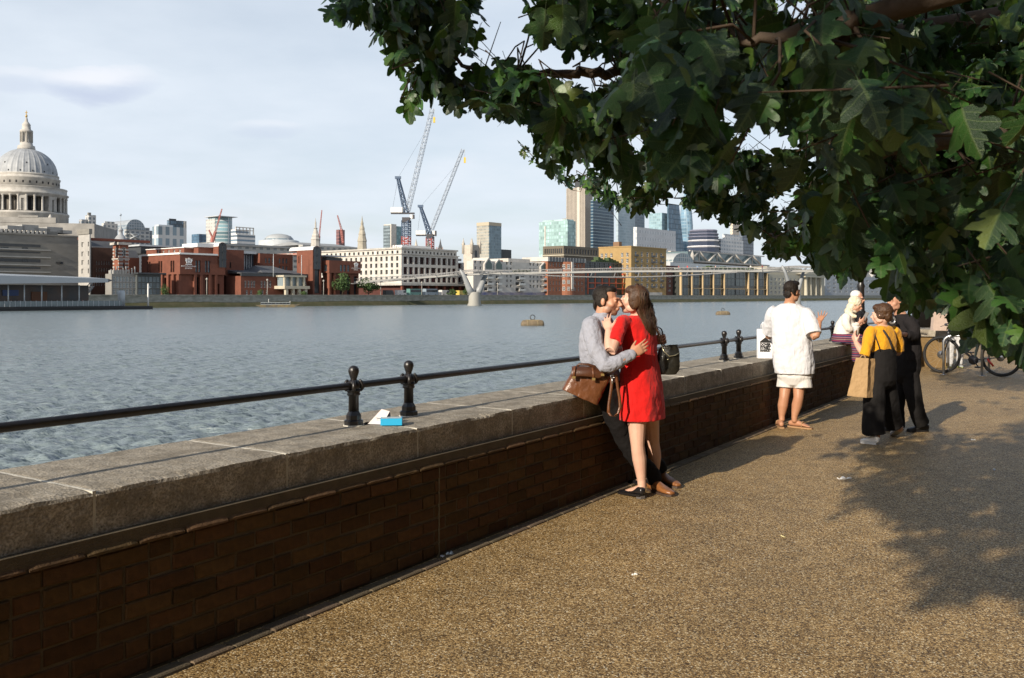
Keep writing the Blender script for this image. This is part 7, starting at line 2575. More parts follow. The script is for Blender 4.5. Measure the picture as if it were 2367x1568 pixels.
def woman_in_red():
 root = tag(empty('person', (1.02, 7.05, 0)), 'woman with long brown hair in a short red dress embracing the man by the wall', 'person')
 r, f, u = frame((-.8, .6, 0))                       # faces left and a little away
 Y0 = 7.03
 c = lambda px, py, Y=Y0: P(px, py, Y)
 hc = P(1465, 694, 6.99)
 hf = V3(-.93, .20, .12)
 mb = MB()
 q = head(mb, hc, hf, (-.05, 0, 1), .95)
 limb(mb, [hc + V3(.01, .01, -.05), P(1472, 722, 7.02), P(1474, 742, 7.03)], [.05, .05, .07])
 # torso (under the dress)
 loft(mb, [(c(1476, 752), r * .13, f * .075), (c(1477, 790), r * .125, f * .09), (c(1478, 830), r * .115, f * .085), (c(1480, 880), r * .15, f * .11), (c(1480, 912), r * .14, f * .10)], 20)
 shL, shR = P(1436, 745, 6.87), P(1500, 744, 7.14)
 el, wr = P(1412, 812, 6.70), P(1407, 764, 6.79)
 limb(mb, [shL, P(1425, 775, 6.78), el, P(1408, 790, 6.74), wr], [.050, .047, .041, .038, .027])
 hand(mb, wr, V3(-.03, .12, .16), V3(.45, .9, -.1), V3(.9, -.1, .2), .92, (.22, .25, .2), .16, (.95, .2, .3))
 # right arm round his back
 limb(mb, [shR, P(1478, 800, 7.25), P(1420, 812, 7.28)], [.048, .042, .034])
 # legs
 an1, an2 = P(1484, 1131, 6.94), P(1513, 1108, 7.31)
 limb(mb, [P(1471, 905, 6.97), P(1472, 965, 6.94), P(1474, 1030, 6.93), P(1478, 1062, 6.945), P(1483, 1110, 6.945), an1], [.085, .076, .053, .055, .034, .031])
 limb(mb, [P(1494, 905, 7.14), P(1502, 965, 7.22), P(1509, 1024, 7.28), P(1513, 1056, 7.30), P(1513, 1094, 7.31), an2], [.085, .076, .053, .055, .034, .031])
 h1, t1 = V3((1485 - CX) * 6.90 / F, 6.90, 0), V3((1432 - CX) * 7.12 / F, 7.12, 0)
 h2, t2 = V3((1512 - CX) * 7.30 / F, 7.30, 0), V3((1455 - CX) * 7.50 / F, 7.50, 0)
 for h, t, an in ((h1, t1, an1), (h2, t2, an2)):
  d = (t - h).normalized(); s = d.cross(u)
  loft(mb, [(h + d * .02 + u * .055, s * .026, u * .035), (h + d * .07 + u * .052, s * .029, u * .036), (h + d * .13 + u * .036, s * .033, u * .026), (h + d * .19 + u * .022, s * .034, u * .016)], 12)
 me = fuse(mb, .0052, 4, 'body'); body = wlink('body', me, root, M_SKIN_P)
 # dress
 d = MB()
 loft(d, [(c(1473, 729.5), r * .085, f * .060), (c(1474, 737), r * .145, f * .078), (c(1475.5, 750), r * .172, f * .095), (c(1477, 775), r * .168, f * .116), (c(1478, 800), r * .160, f * .118), (c(1479, 832), r * .160, f * .124),
    (c(1480, 862), r * .182, f * .138), (c(1481, 895), r * .200, f * .152), (c(1482, 930), r * .206, f * .158), (c(1482.5, 958), r * .212, f * .162), (c(1483, 969), r * .213, f * .163)], 56, 2.2, False, (.024, 6))
 limb(d, [P(1447, 744, 6.92), shL + V3(0, 0, -.01), P(1427, 770, 6.79), P(1421, 792, 6.735)], [.056, .058, .055, .057], flat=True)
 limb(d, [P(1490, 744, 7.10), shR + V3(0, 0, -.01), P(1498, 775, 7.20), P(1492, 790, 7.23)], [.056, .058, .056, .056], flat=True)
 me = fuse(d, .007, 5, 'dress', [(.11, .016), (.05, .006)])
 wlink('dress', me, root, fabric('red_crepe', (.56, .008, .006), .18, .6, 9, .85, 900, (1.5, 1.5, .6), col2=(.46, .004, .004)))
 # hair: cap, curtain and strands
 hm = MB()
 hr, hff, hu = frame(hf, (-.05, 0, 1))
 hq = lambda x, y, z: hc + (hr * x + hff * y + hu * z) * .95
 blob(hm, hq(0, -.030, .040), hr * .083, hff * .092, hu * .086)
 blob(hm, hq(0, .015, .072), hr * .066, hff * .062, hu * .046)
 for s in (-1, 1):
  blob(hm, hq(s * .066, -.012, .005), hr * .020, hff * .052, hu * .075)
 cur = [(P(1478, 690, 7.00), .082, .060), (P(1485, 708, 7.00), .080, .056), (P(1491, 726, 6.985), .074, .046), (P(1498, 744, 6.965), .070, .036), (P(1502, 756, 6.95), .056, .028), (P(1506, 766, 6.945), .036, .018), (P(1509, 773, 6.945), .014, .010)]
 ax = V3(.62, .70, .18).normalized(); bx = V3(.72, -.66, 0).normalized()
 loft(hm, [(p, ax * a, bx * b) for p, a, b in cur], 18)
 me = fuse(hm, .0062, 3, 'hair', [(.03, .008)])
 hair = wlink('hair', me, root, M_HAIR_B)
 st = MB()
 def path(t, qq):
  an = (t - .5) * 2.7
  rad = 1.04
  out = [hq(.083 * math.sin(an) * .4, -.03 + .02, .128)]
  out.append(hq(.086 * math.sin(an), -.03 - .09 * math.cos(an) * .7, .075))
  out.append(hq(.090 * math.sin(an), -.035 - .094 * math.cos(an), .0))
  m = qq * .8 + .4
  for (p, a, b) in cur[1:]:
   e = (p + ax * a * math.sin(an) * 1.05 - bx * b * 0 + bx * b * math.cos(an * .9) * 1.05)
   out.append(e)
  n = 4 + int(qq * 5.9)
  return out[:n]
 strands(st, path, None, 900, .0020, .0006, .009, 5)
 def loose(t, qq):
  a0 = P(1497 + 6 * t, 735 + 10 * qq, 6.95)
  return [a0, P(1508 + 8 * t, 752 + 8 * qq, 6.94), P(1520 + 8 * t, 768 + 6 * qq, 6.94), P(1524 + 10 * t, 775 + 24 * qq, 6.95)]
 strands(st, loose, None, 34, .0014, .0006, .006, 9)
 wlink('hair_strands', st.mesh('hair_strands'), root, M_STRAND)
 blk = mat('black_patent', (.012, .011, .012), .22, spec=.6)
 for h, t in ((h1, t1), (h2, t2)):
  o = shoe('shoe', root, h + V3(0, 0, .018), t, blk, blk, .040, .062, True)
  m = MB(); dd = (t - h).normalized(); sd = dd.cross(u)
  m.add([tuple(h + dd * a + sd * b + u * z) for z in (0.0, .022) for a, b in ((-.005, -.022), (.045, -.024), (.045, .024), (-.005, .022))], [(0, 3, 2, 1), (4, 5, 6, 7), (0, 1, 5, 4), (1, 2, 6, 5), (2, 3, 7, 6), (3, 0, 4, 7)])
  inv = Matrix.Translation(-root.location); me = m.mesh('heel'); me.transform(inv); link('heel', me, o, mat('heel_metal', (.30, .30, .32), .25, metal=.7))
 return root


def man_in_grey():
 root = tag(empty('person', (.95, 7.15, 0)), 'man in a grey shirt and dark trousers leaning on the wall, kissing the woman', 'person')
 r, f, u = frame((.90, -.43, 0))
 hc = P(1403, 696, 6.985)
 hf = V3(.90, -.40, -.02)
 mb = MB()
 q = head(mb, hc, hf, (.05, 0, 1), 1.0)
 limb(mb, [hc + V3(-.02, .0, -.05), P(1393, 728, 6.99), P(1388, 744, 7.0)], [.058, .058, .08])
 shR, shL = P(1366, 752, 6.86), P(1400, 750, 7.18)
 loft(mb, [(P(1383, 758, 7.01), r * .16, f * .085), (P(1381, 800, 7.01), r * .15, f * .10), (P(1388, 845, 7.03), r * .145, f * .10), (P(1399, 890, 7.06), r * .16, f * .11)], 20)
 el, wr = P(1401, 842, 6.70), P(1459, 820, 6.745)
 limb(mb, [shR, P(1378, 800, 6.76), el, P(1432, 834, 6.70), wr], [.058, .052, .045, .041, .029])
 hand(mb, wr, V3(.145, .03, .085), V3(.10, .98, .1), V3(-.4, -.2, .9), 1.02, (.18, .35, .35), .05, (.6, .25, .3))
 limb(mb, [shL, P(1430, 790, 7.36), P(1480, 790, 7.34), P(1517, 790, 7.22)], [.055, .048, .043, .030])
 hand(mb, P(1517, 790, 7.22), V3(.10, -.10, .045), V3(-.55, -.6, -.2), V3(0, -.2, 1), 1.0, (.75, .8, .5), .03, (.5, .8, .3))
 me = fuse(mb, .0052, 4, 'body')
 # stubble: darker on jaw and chin (the man's own colouring)
 mbody = bpy.data.materials.new('skin_stubble'); mbody.use_nodes = True
 nt = mbody.node_tree; b = nt.nodes['Principled BSDF']; N, L = nt.nodes.new, nt.links.new
 at = N('ShaderNodeAttribute'); at.attribute_name = 'stubble'
 tcn = N('ShaderNodeTexCoord'); nz = N('ShaderNodeTexNoise'); nz.inputs['Scale'].default_value = 220; L(tcn.outputs['Object'], nz.inputs['Vector'])
 mu = N('ShaderNodeMath'); mu.operation = 'MULTIPLY'; L(at.outputs['Fac'], mu.inputs[0])
 mr = N('ShaderNodeMapRange'); mr.inputs['To Min'].default_value = .35; mr.inputs['To Max'].default_value = 1.0; L(nz.outputs['Fac'], mr.inputs['Value']); L(mr.outputs[0], mu.inputs[1])
 mx = N('ShaderNodeMix'); mx.data_type = 'RGBA'; L(mu.outputs[0], mx.inputs['Factor']); mx.inputs['A'].default_value = (.47, .235, .14, 1); mx.inputs['B'].default_value = (.10, .055, .04, 1)
 L(mx.outputs['Result'], b.inputs['Base Color']); b.inputs['Roughness'].default_value = .5
 hr, hff, hu = frame(hf, (.05, 0, 1))
 co = np.empty(len(me.vertices) * 3); me.vertices.foreach_get('co', co); co = co.reshape(-1, 3) - np.array(hc)
 loc = np.stack([co @ np.array(hr), co @ np.array(hff), co @ np.array(hu)], 1)
 x, y, z = loc.T
 st = np.clip((-.030 - z) / .02, 0, 1) * np.clip((y - .000) / .03, 0, 1) * np.clip((z + .13) / .02, 0, 1)
 lips = ((x / .026) ** 2 + ((z + .061) / .011) ** 2 < 1) & (y > .08)
 st[lips] *= .2
 side = np.clip((y + .005) / .015, 0, 1) * np.clip((.035 - y) / .02, 0, 1) * np.clip((.02 - z) / .02, 0, 1) * np.clip((z + .06) / .02, 0, 1) * (np.abs(x) > .04)
 st = np.maximum(st, side * .8)
 a = me.attributes.new('stubble', 'FLOAT', 'POINT'); a.data.foreach_set('value', st.astype(np.float32))
 wlink('body', me, root, mbody)
 # short hair
 hm = MB()
 hq = lambda x, y, z: hc + hr * x + hff * y + hu * z
 blob(hm, hq(0, -.030, .046), hr * .0785, hff * .090, hu * .080)
 blob(hm, hq(0, .030, .088), hr * .056, hff * .046, hu * .030)
 for s in (-1, 1):
  blob(hm, hq(s * .064, -.030, .005), hr * .016, hff * .045, hu * .055)
  blob(hm, hq(s * .071, .012, .028), hr * .008, hff * .018, hu * .030)
 blob(hm, hq(0, -.085, -.03), hr * .055, hff * .022, hu * .05)
 me = fuse(hm, .005, 2, 'hair', [(.012, .005)]); wlink('hair', me, root, M_HAIR_D)
 # shirt
 s = MB()
 loft(s, [(P(1390, 731, 7.0), r * .075, f * .070), (P(1387, 741, 7.0), r * .125, f * .090), (P(1383, 752, 7.01), r * .195, f * .105), (P(1380, 775, 7.01), r * .198, f * .122), (P(1379, 805, 7.01), r * .185, f * .125), (P(1383, 835, 7.02), r * .180, f * .128),
    (P(1391, 862, 7.04), r * .185, f * .132), (P(1397, 880, 7.05), r * .188, f * .136)], 44, 2.2, False, (.03, 7))
 limb(s, [P(1372, 752, 6.93), shR + V3(0, 0, -.01), P(1376, 800, 6.765), P(1399, 844, 6.70), P(1428, 836, 6.705), P(1452, 822, 6.74)], [.066, .074, .068, .062, .055, .046])
 limb(s, [P(1398, 752, 7.12), shL, P(1430, 788, 7.36), P(1478, 790, 7.345), P(1508, 790, 7.25)], [.066, .07, .060, .054, .044])
 limb(s, [P(1451, 823.5, 6.738), P(1459, 819.5, 6.748)], [.046, .045])
 loft(s, [(P(1393, 722, 6.99), r * .066, f * .064), (P(1390, 734, 6.995), r * .078, f * .074)], 20, 2, False)
 me = fuse(s, .0065, 4, 'shirt', [(.09, .018), (.04, .009)]); wlink('shirt', me, root, fabric('grey_blue_cotton', (.30, .31, .36), .25, .6, 16, .85, 700, (1, 1, .7)))
 # trousers
 t = MB()
 a1, a2 = V3((1511 - CX) * 7.16 / F, 7.16, .09), V3((1524 - CX) * 7.50 / F, 7.50, .09)
 loft(t, [(P(1396, 868, 7.06), r * .17, f * .120), (P(1402, 893, 7.07), r * .18, f * .135), (P(1408, 915, 7.08), r * .17, f * .13)], 20)
 limb(t, [P(1404, 902, 6.99), P(1420, 955, 7.03), P(1444, 1015, 7.08), P(1474, 1062, 7.12), a1 + V3(-.01, 0, .05), a1], [.098, .092, .078, .072, .062, .062])
 limb(t, [P(1414, 900, 7.20), P(1440, 950, 7.30), P(1468, 1005, 7.38), P(1496, 1055, 7.44), a2 + V3(-.01, 0, .05), a2], [.098, .090, .078, .072, .062, .062], flat=True)
 me = fuse(t, .008, 5, 'trousers', [(.10, .022), (.04, .008)]); wlink('trousers', me, root, fabric('charcoal_wool', (.006, .005, .005), .3, .6, 14, .9, sheen=0))
 lb = MB(); br = leather('tan_shoe_leather', (.30, .125, .042), (.16, .06, .02), .3)
 for h, tt in ((V3((1503 - CX) * 7.20 / F, 7.20, 0), V3((1556 - CX) * 6.97 / F, 6.97, 0)), (V3((1517 - CX) * 7.56 / F, 7.56, 0), V3((1570 - CX) * 7.27 / F, 7.27, 0))):
  shoe('shoe', root, h, tt, br, mat('shoe_sole', (.05, .03, .02), .6), .047, .088)
 return root


woman_in_red()
man_in_grey()


# ------------------------------------------------------------------ satchel and handbag
def rbox(mb, c, ax, ay, az, p=5.0, taper=(1, 1), seg=28, n=6):
 """rounded box: loft of squarish rings along az"""
 c, ax, ay, az = Vector(c), Vector(ax), Vector(ay), Vector(az)
 rings = []
 for i in range(n + 1):
  t = i / n * 2 - 1
  k = taper[0] + (taper[1] - taper[0]) * (i / n)
  rings.append((c + az * t, ax * k, ay * k))
 loft(mb, rings, seg, p, False)


def satchel():
 Yb = 6.80
 root = tag(empty('leather_satchel', P(1375, 905, Yb) * 1.0), 'brown leather flap satchel with handle hanging tilted at the man’s hip', 'bag')
 root.location = P(1364, 920, Yb)
 lt = leather('satchel_leather', (.150, .055, .020), (.075, .026, .010), .34)
 ld = leather('satchel_dark', (.085, .030, .012), (.045, .015, .006), .36)
 # body: a wedge seen from the front; u along its width, v up
 A = lambda zx, zy, dy=0.0: zpx(zx, zy, Yb + dy)
 mb = MB()
 bl, br_, tr_, tl = A(52, 775), A(300, 885), A(395, 680), A(125, 650)
 dep = V3(.05, .98, 0) * .075
 rings = []
 for t in (0, .12, .3, .5, .7, .88, 1):
  L_, R_ = bl.lerp(tl, t), br_.lerp(tr_, t)
  c = (L_ + R_) / 2 + V3(0, .06, 0)
  rings.append((c, (R_ - L_) / 2, dep * (1.12 - .35 * t)))
 loft(mb, rings, 32, 4.5, False)
 me = fuse(mb, .006, 5, 'body', [(.07, .012), (.03, .004)]); wlink('body', me, root, lt)
 # flap: a curved sheet over the top
 fl = MB()
 rows = []
 prof = [((112, 628), .12), ((118, 612), .06), ((120, 622), -.02), ((112, 660), -.035), ((112, 690), -.03)]
 profR = [((372, 660), .12), ((378, 640), .06), ((372, 648), -.02), ((350, 676), -.04), ((300, 700), -.035)]
 V = []
 n = 14
 for (pl, dl), (pr, dr_) in zip(prof, profR):
  for i in range(n + 1):
   t = i / n
   p = A(pl[0], pl[1], dl).lerp(A(pr[0], pr[1], dr_), t) + V3(0, -.012 * math.sin(math.pi * t), .012 * math.sin(math.pi * t))
   V.append(p)
 Fc = [(r_ * (n + 1) + i, r_ * (n + 1) + i + 1, (r_ + 1) * (n + 1) + i + 1, (r_ + 1) * (n + 1) + i) for r_ in range(len(prof) - 1) for i in range(n)]
 fl.add(V, Fc, 0, True)
 me = fl.mesh('flap')
 o = bpy.data.objects.new('tmp', me); COL.objects.link(o); so = o.modifiers.new('s', 'SOLIDIFY'); so.thickness = .006; sb = o.modifiers.new('b', 'SUBSURF'); sb.levels = 1
 me2 = bpy.data.meshes.new_from_object(o.evaluated_get(bpy.context.evaluated_depsgraph_get())); bpy.data.objects.remove(o); me2.materials.clear()
 me2.polygons.foreach_set('use_smooth', [True] * len(me2.polygons))
 wlink('flap', me2, root, ld)
 h = MB(); h.tube([A(150, 618, .02), A(170, 600, .015), A(230, 602, .01), A(275, 616, .015), A(290, 632, .02)], [.009, .0105, .0105, .0105, .009], 8); h.wbuild('handle', ld, root)
 brass = mat('brass', (.55, .40, .16), .3, metal=.8)
 for (zx, zy) in ((132, 690), (268, 702), (330, 672)):
  m = MB(); p = A(zx, zy, -.05); m.box(p.x - .012, p.x + .012, p.y - .006, p.y + .008, p.z - .009, p.z + .009); m.wbuild('buckle', brass, root)
 for (z0, z1) in (((140, 615), (132, 690)), ((262, 625), (268, 702))):
  m = MB(); m.tube([A(*z0, -.028), A((z0[0] + z1[0]) / 2, (z0[1] + z1[1]) / 2 - 6, -.047), A(*z1, -.046)], .009, 6); m.wbuild('closing_strap', lt, root)
 # shoulder strap hanging in a loop
 def ribbon(pts, w, name):
  m = MB(); V, Fc = [], []
  for i, p in enumerate(pts):
   V += [p + V3(-w, 0, 0) * .5 + V3(0, -.003, 0), p + V3(w, 0, 0) * .5 + V3(0, -.003, 0), p + V3(w, .0, 0) * .5 + V3(0, .003, 0), p + V3(-w, 0, 0) * .5 + V3(0, .003, 0)]
  for i in range(len(pts) - 1):
   for k_ in range(4):
    a, b_ = i * 4 + k_, i * 4 + (k_ + 1) % 4
    Fc.append((a, b_, b_ + 4, a + 4))
  m.add(V, Fc, 0, True); m.wbuild(name, lt, root)
 lp = [(395, 690), (393, 740), (385, 800), (373, 880), (370, 930), (385, 955), (410, 960), (440, 935), (452, 890), (447, 830), (436, 770), (428, 710), (420, 670)]
 ribbon([A(x, y, -.055 + .01 * (i % 2)) for i, (x, y) in enumerate(lp)], .022, 'shoulder_strap')
 m = MB(); p = A(396, 712, -.07); m.tube([p + V3(0, 0, .02), p + V3(0, 0, -.025)], .006, 6); m.tube([p + V3(.012 * math.cos(a), 0, .03 + .012 * math.sin(a)) for a in [k_ * .7 for k_ in range(10)]], .003, 5); m.wbuild('strap_clip', mat('steel', (.6, .6, .6), .25, metal=.9), root)


def handbag():
 Y = 7.12
 root = tag(empty('black_handbag', zpx(780, 680, Y)), 'soft black leather handbag hanging behind the woman in red', 'bag')
 bk = leather('black_bag_leather', (.012, .012, .010), (.024, .022, .016), .32)
 mb = MB()
 rings = []
 for (zl, zr, zy) in ((715, 835, 668), (698, 858, 640), (694, 862, 590), (700, 860, 540), (715, 856, 500), (735, 852, 474)):
  L_, R_ = zpx(zl, zy, Y), zpx(zr, zy - (6 if zy < 600 else 0), Y)
  rings.append(((L_ + R_) / 2, (R_ - L_) / 2, V3(.1, 1, 0) * .055 * (1 if zy > 520 else .6)))
 loft(mb, rings, 24, 3.0, False)
 me = fuse(mb, .006, 5, 'body', [(.06, .014)]); wlink('body', me, root, bk)
 rim = MB(); rim.tube([zpx(738, 476, Y - .03), zpx(790, 470, Y - .035), zpx(848, 468, Y - .03)], .006, 6); rim.wbuild('rim', bk, root)
 h = MB(); h.tube([zpx(742, 478, Y - .02), zpx(722, 420, Y - .02), zpx(706, 370, Y), zpx(712, 342, Y), zpx(735, 358, Y), zpx(745, 385, Y + .01), zpx(738, 440, Y + .02), zpx(760, 478, Y + .02)], .006, 6); h.wbuild('handle', bk, root)
 c = MB(); pts = [zpx(735, 470, Y - .045), zpx(752, 510, Y - .065), zpx(790, 545, Y - .07), zpx(830, 538, Y - .065), zpx(860, 520, Y - .05)]
 c.tube(pts, .0035, 5); c.wbuild('chain', mat('pale_gold', (.6, .55, .36), .3, metal=.8), root)
 b = MB(); p = zpx(780, 570, Y - .06); b.lathe([(.001, 0), (.007, .001), (.008, .006), (.002, .009)], 10, c=tuple(p), M=None); b.wbuild('stud', mat('pale_gold', (.6, .55, .36), .3, metal=.8), root)


satchel()
handbag()
# ------------------------------------------------------------------ man in white
def z6(zx, zy, Y):
 return P(1709.5 + .27257 * zx, 624.6 + .27257 * zy, Y)


def man_in_white():
 Y = 10.60
 root = tag(empty('person', z6(430, 1340, Y) * 1.0), 'man in loose white shirt and shorts standing by the wall with one hand raised', 'person')
 root.location = ((1827 - CX) * Y / F, Y, 0)
 r, f, u = frame((.30, .95, 0))
 hf = V3(.86, .50, -.02)
 hc = z6(447, 185, 10.62)
 mb = MB()
 head(mb, hc, hf, (0, 0, 1), 1.0)
 limb(mb, [hc + V3(-.02, -.01, -.05), z6(428, 262, 10.63), z6(425, 300, 10.64)], [.058, .06, .08])
 shL, shR = z6(285, 365, 10.76), z6(575, 385, 10.52)
 loft(mb, [(z6(430, 350, 10.64), r * .17, f * .09), (z6(440, 500, 10.64), r * .16, f * .10), (z6(450, 700, 10.62), r * .14, f * .10), (z6(465, 860, 10.62), r * .16, f * .11)], 18)
 el, wr = z6(640, 572, 10.36), z6(676, 440, 10.42)
 limb(mb, [shR, z6(605, 470, 10.44), el, z6(662, 505, 10.38), wr], [.058, .052, .043, .040, .028])
 hand(mb, wr, V3(.07, .08, .10), V3(-.2, -.2, 1), V3(-.6, -.3, .6), 1.0, (-.05, .25, .2), .26, (.9, .3, .3))
 limb(mb, [shL, z6(262, 480, 10.88), z6(248, 560, 10.98), z6(236, 480, 11.10), z6(232, 455, 11.14)], [.055, .05, .042, .034, .028])
 hand(mb, z6(232, 455, 11.14), V3(-.02, .1, -.02), V3(.6, 0, -.5), V3(.5, 0, .8), .95, (.8, .8, .5), .03)
 a1, a2 = z6(360, 1272, 10.64), z6(466, 1278, 10.60)
 limb(mb, [z6(400, 900, 10.66), z6(388, 1000, 10.66), z6(378, 1080, 10.64), z6(366, 1150, 10.65), z6(358, 1235, 10.645), a1], [.085, .066, .058, .060, .036, .033])
 limb(mb, [z6(512, 900, 10.60), z6(502, 1000, 10.60), z6(500, 1080, 10.58), z6(485, 1150, 10.60), z6(466, 1240, 10.60), a2], [.085, .066, .058, .060, .036, .033])
 feet = []
 for a, t in ((V3((1806 - CX) * 10.58 / F, 10.58, .018), V3((1800 - CX) * 10.78 / F, 10.80, .018)), (V3((1830 - CX) * 10.66 / F, 10.66, .018), V3((1868 - CX) * 10.52 / F, 10.52, .018))):
  d = (t - a).normalized(); s = d.cross(u); L = .245
  feet.append((a, d, s))
  loft(mb, [(a - d * .02 + u * .032, s * .028, u * .030), (a + d * .04 + u * .040, s * .032, u * .040), (a + d * .10 + u * .034, s * .036, u * .034), (a + d * .16 + u * .022, s * .042, u * .020), (a + d * .20 + u * .016, s * .042, u * .014)], 12)
  for i in range(5):
   o = a + d * (.205 - .006 * i) + s * (.030 - .015 * i) * (1 if d.x > 0 else -1) + u * .012
   limb(mb, [o, o + d * (.034 - .004 * i)], [.0105 - .001 * i, .0085 - .001 * i], 8, 2)
 me = fuse(mb, .0065, 3, 'body'); wlink('body', me, root, M_SKIN_T)
 for a, d, s in feet:
  sl = MB(); pts = []
  for q, ww in ((-.05, .026), (.02, .036), (.10, .036), (.18, .046), (.23, .042), (.255, .022)):
   c = a + d * q; c.z = 0
   pts.append((c, ww))
  V, Fc = [], []
  for c, ww in pts:
   V += [c + s * ww + u * .001, c - s * ww + u * .001, c - s * ww + u * .017, c + s * ww + u * .017]
  for i in range(len(pts) - 1):
   for k_ in range(4):
    x, y = i * 4 + k_, i * 4 + (k_ + 1) % 4
    Fc.append((x, y, y + 4, x + 4))
  Fc += [(0, 3, 2, 1), tuple(len(V) - 4 + q for q in (0, 1, 2, 3))]
  sl.add(V, Fc); o = sl.wbuild('sandal', mat('sandal_tan', (.34, .20, .10), .7), root)
  st = MB(); c = a + d * .14
  st.tube([c + s * .042 + u * .0, c + s * .032 + u * .048, c + u * .062, c - s * .032 + u * .048, c - s * .042], .007, 6)
  mm = st.mesh('strap'); mm.transform(Matrix.Translation(-root.location)); link('strap', mm, o, mat('sandal_tan', (.34, .20, .10), .7))
 hm = MB(); hr, hff, hu = frame(hf)
 hq = lambda x, y, z: hc + hr * x + hff * y + hu * z
 blob(hm, hq(0, -.026, .052), hr * .082, hff * .094, hu * .084)
 blob(hm, hq(0, .040, .100), hr * .060, hff * .052, hu * .034)
 blob(hm, hq(0, -.088, -.025), hr * .056, hff * .022, hu * .05)
 for s in (-1, 1):
  blob(hm, hq(s * .066, -.030, .010), hr * .017, hff * .048, hu * .05)
 me = fuse(hm, .006, 2, 'hair', [(.014, .010)]); wlink('hair', me, root, M_HAIR_D)
 s = MB()
 c6 = lambda a, b, Y_=10.63: z6(a, b, Y_)
 loft(s, [(c6(425, 283), r * .075, f * .07), (c6(424, 296), r * .125, f * .095), (c6(425, 330), r * .205, f * .120), (c6(428, 400), r * .222, f * .150), (c6(436, 520), r * .220, f * .165), (c6(446, 650), r * .226, f * .175), (c6(458, 780), r * .232, f * .180), (c6(466, 876), r * .222, f * .178)], 56, 2.3, False, (.022, 7))
 limb(s, [c6(545, 350, 10.56), shR + V3(0, 0, -.01), z6(604, 460, 10.44), z6(628, 545, 10.38)], [.075, .086, .090, .092], flat=True)
 limb(s, [c6(315, 340, 10.72), shL + V3(0, 0, -.01), z6(268, 450, 10.86), z6(255, 530, 10.95)], [.075, .086, .090, .090], flat=True)
 me = fuse(s, .008, 4, 'shirt', [(.10, .016), (.045, .008)]); wlink('shirt', me, root, fabric('white_linen', (.60, .60, .62), .12, .55, 15, .85, 500, (1, 1, .35)))
 p = MB()
 loft(p, [(z6(468, 850, 10.62), r * .19, f * .135), (z6(468, 905, 10.62), r * .20, f * .145), (z6(468, 930, 10.62), r * .18, f * .13)], 24)
 limb(p, [z6(402, 890, 10.67), z6(393, 950, 10.67), z6(390, 996, 10.665)], [.100, .104, .108], flat=True)
 limb(p, [z6(528, 890, 10.59), z6(535, 950, 10.585), z6(538, 1000, 10.58)], [.100, .106, .110], flat=True)
 me = fuse(p, .008, 4, 'shorts', [(.08, .010)]); wlink('shorts', me, root, fabric('white_cotton_shorts', (.62, .60, .57), .12, .5, 14, .85))


def shopping_bag():
 Y = 11.18
 c = z6(212, 745, Y)
 root = tag(empty('white_shopping_bag', (c.x, c.y, COPE_Z), math.radians(-6)), 'white paper shopping bag with black roof logo and lettering standing on the coping', 'bag')
 k = Y / F * .27257
 w, h, dp = 118 * k, 245 * k, .11
 m = MB()
 a, b = w / 2, dp / 2
 V = [(-a, -b, 0), (a, -b, 0), (a, b, 0), (-a, b, 0), (-a * 1.0, -b, h), (a * 1.0, -b, h), (a, b, h), (-a, b, h), (a + .004, 0, h * .3), (a - .012, 0, h), (-a + .012, 0, h)]
 m.add(V, [(0, 3, 2, 1), (0, 1, 5, 4), (1, 2, 6, 9, 5), (2, 3, 7, 6), (3, 0, 4, 10, 7)])
 m.build('body', mat('white_card', (.82, .82, .83), .55, var=.1, vscale=8), root)
 hd = MB()
 for y in (-b, b):
  hd.tube([(-a * .45, y, h), (-a * .42, y * .8, h + .05), (-a * .2, y * .3, h + .085), (a * .2, y * .3, h + .085), (a * .42, y * .8, h + .05), (a * .45, y, h)], .0045, 6)
 hd.build('handle', mat('white_card', (.82, .82, .83), .55), root)
 ink = mat('black_print', (.012, .012, .012), .5)
 lg = MB(); z0 = h * .535
 lg.add([(-a * .78, -b - .002, z0), (a * .78, -b - .002, z0), (a * .78, -b - .002, z0 + h * .035), (0, -b - .002, z0 + h * .19), (-a * .78, -b - .002, z0 + h * .035)], [(0, 1, 2, 3, 4)])
 lg.build('roof_logo', ink, root)
 for i, t in enumerate(('DOVER', 'STREET', 'MARKET')):
  me = text_mesh(t, h * .118, .0004, .0035); me.materials.append(ink)
  xs = [v.co.x for v in me.vertices]; wd = max(xs) - min(xs)
  sc_ = a * 1.52 / wd
  for v in me.vertices: v.co.x *= sc_
  o = link('lettering', me, root); o.location = (0, -b - .002, h * (.435 - .103 * i))
 # tissue peeping out
 return root


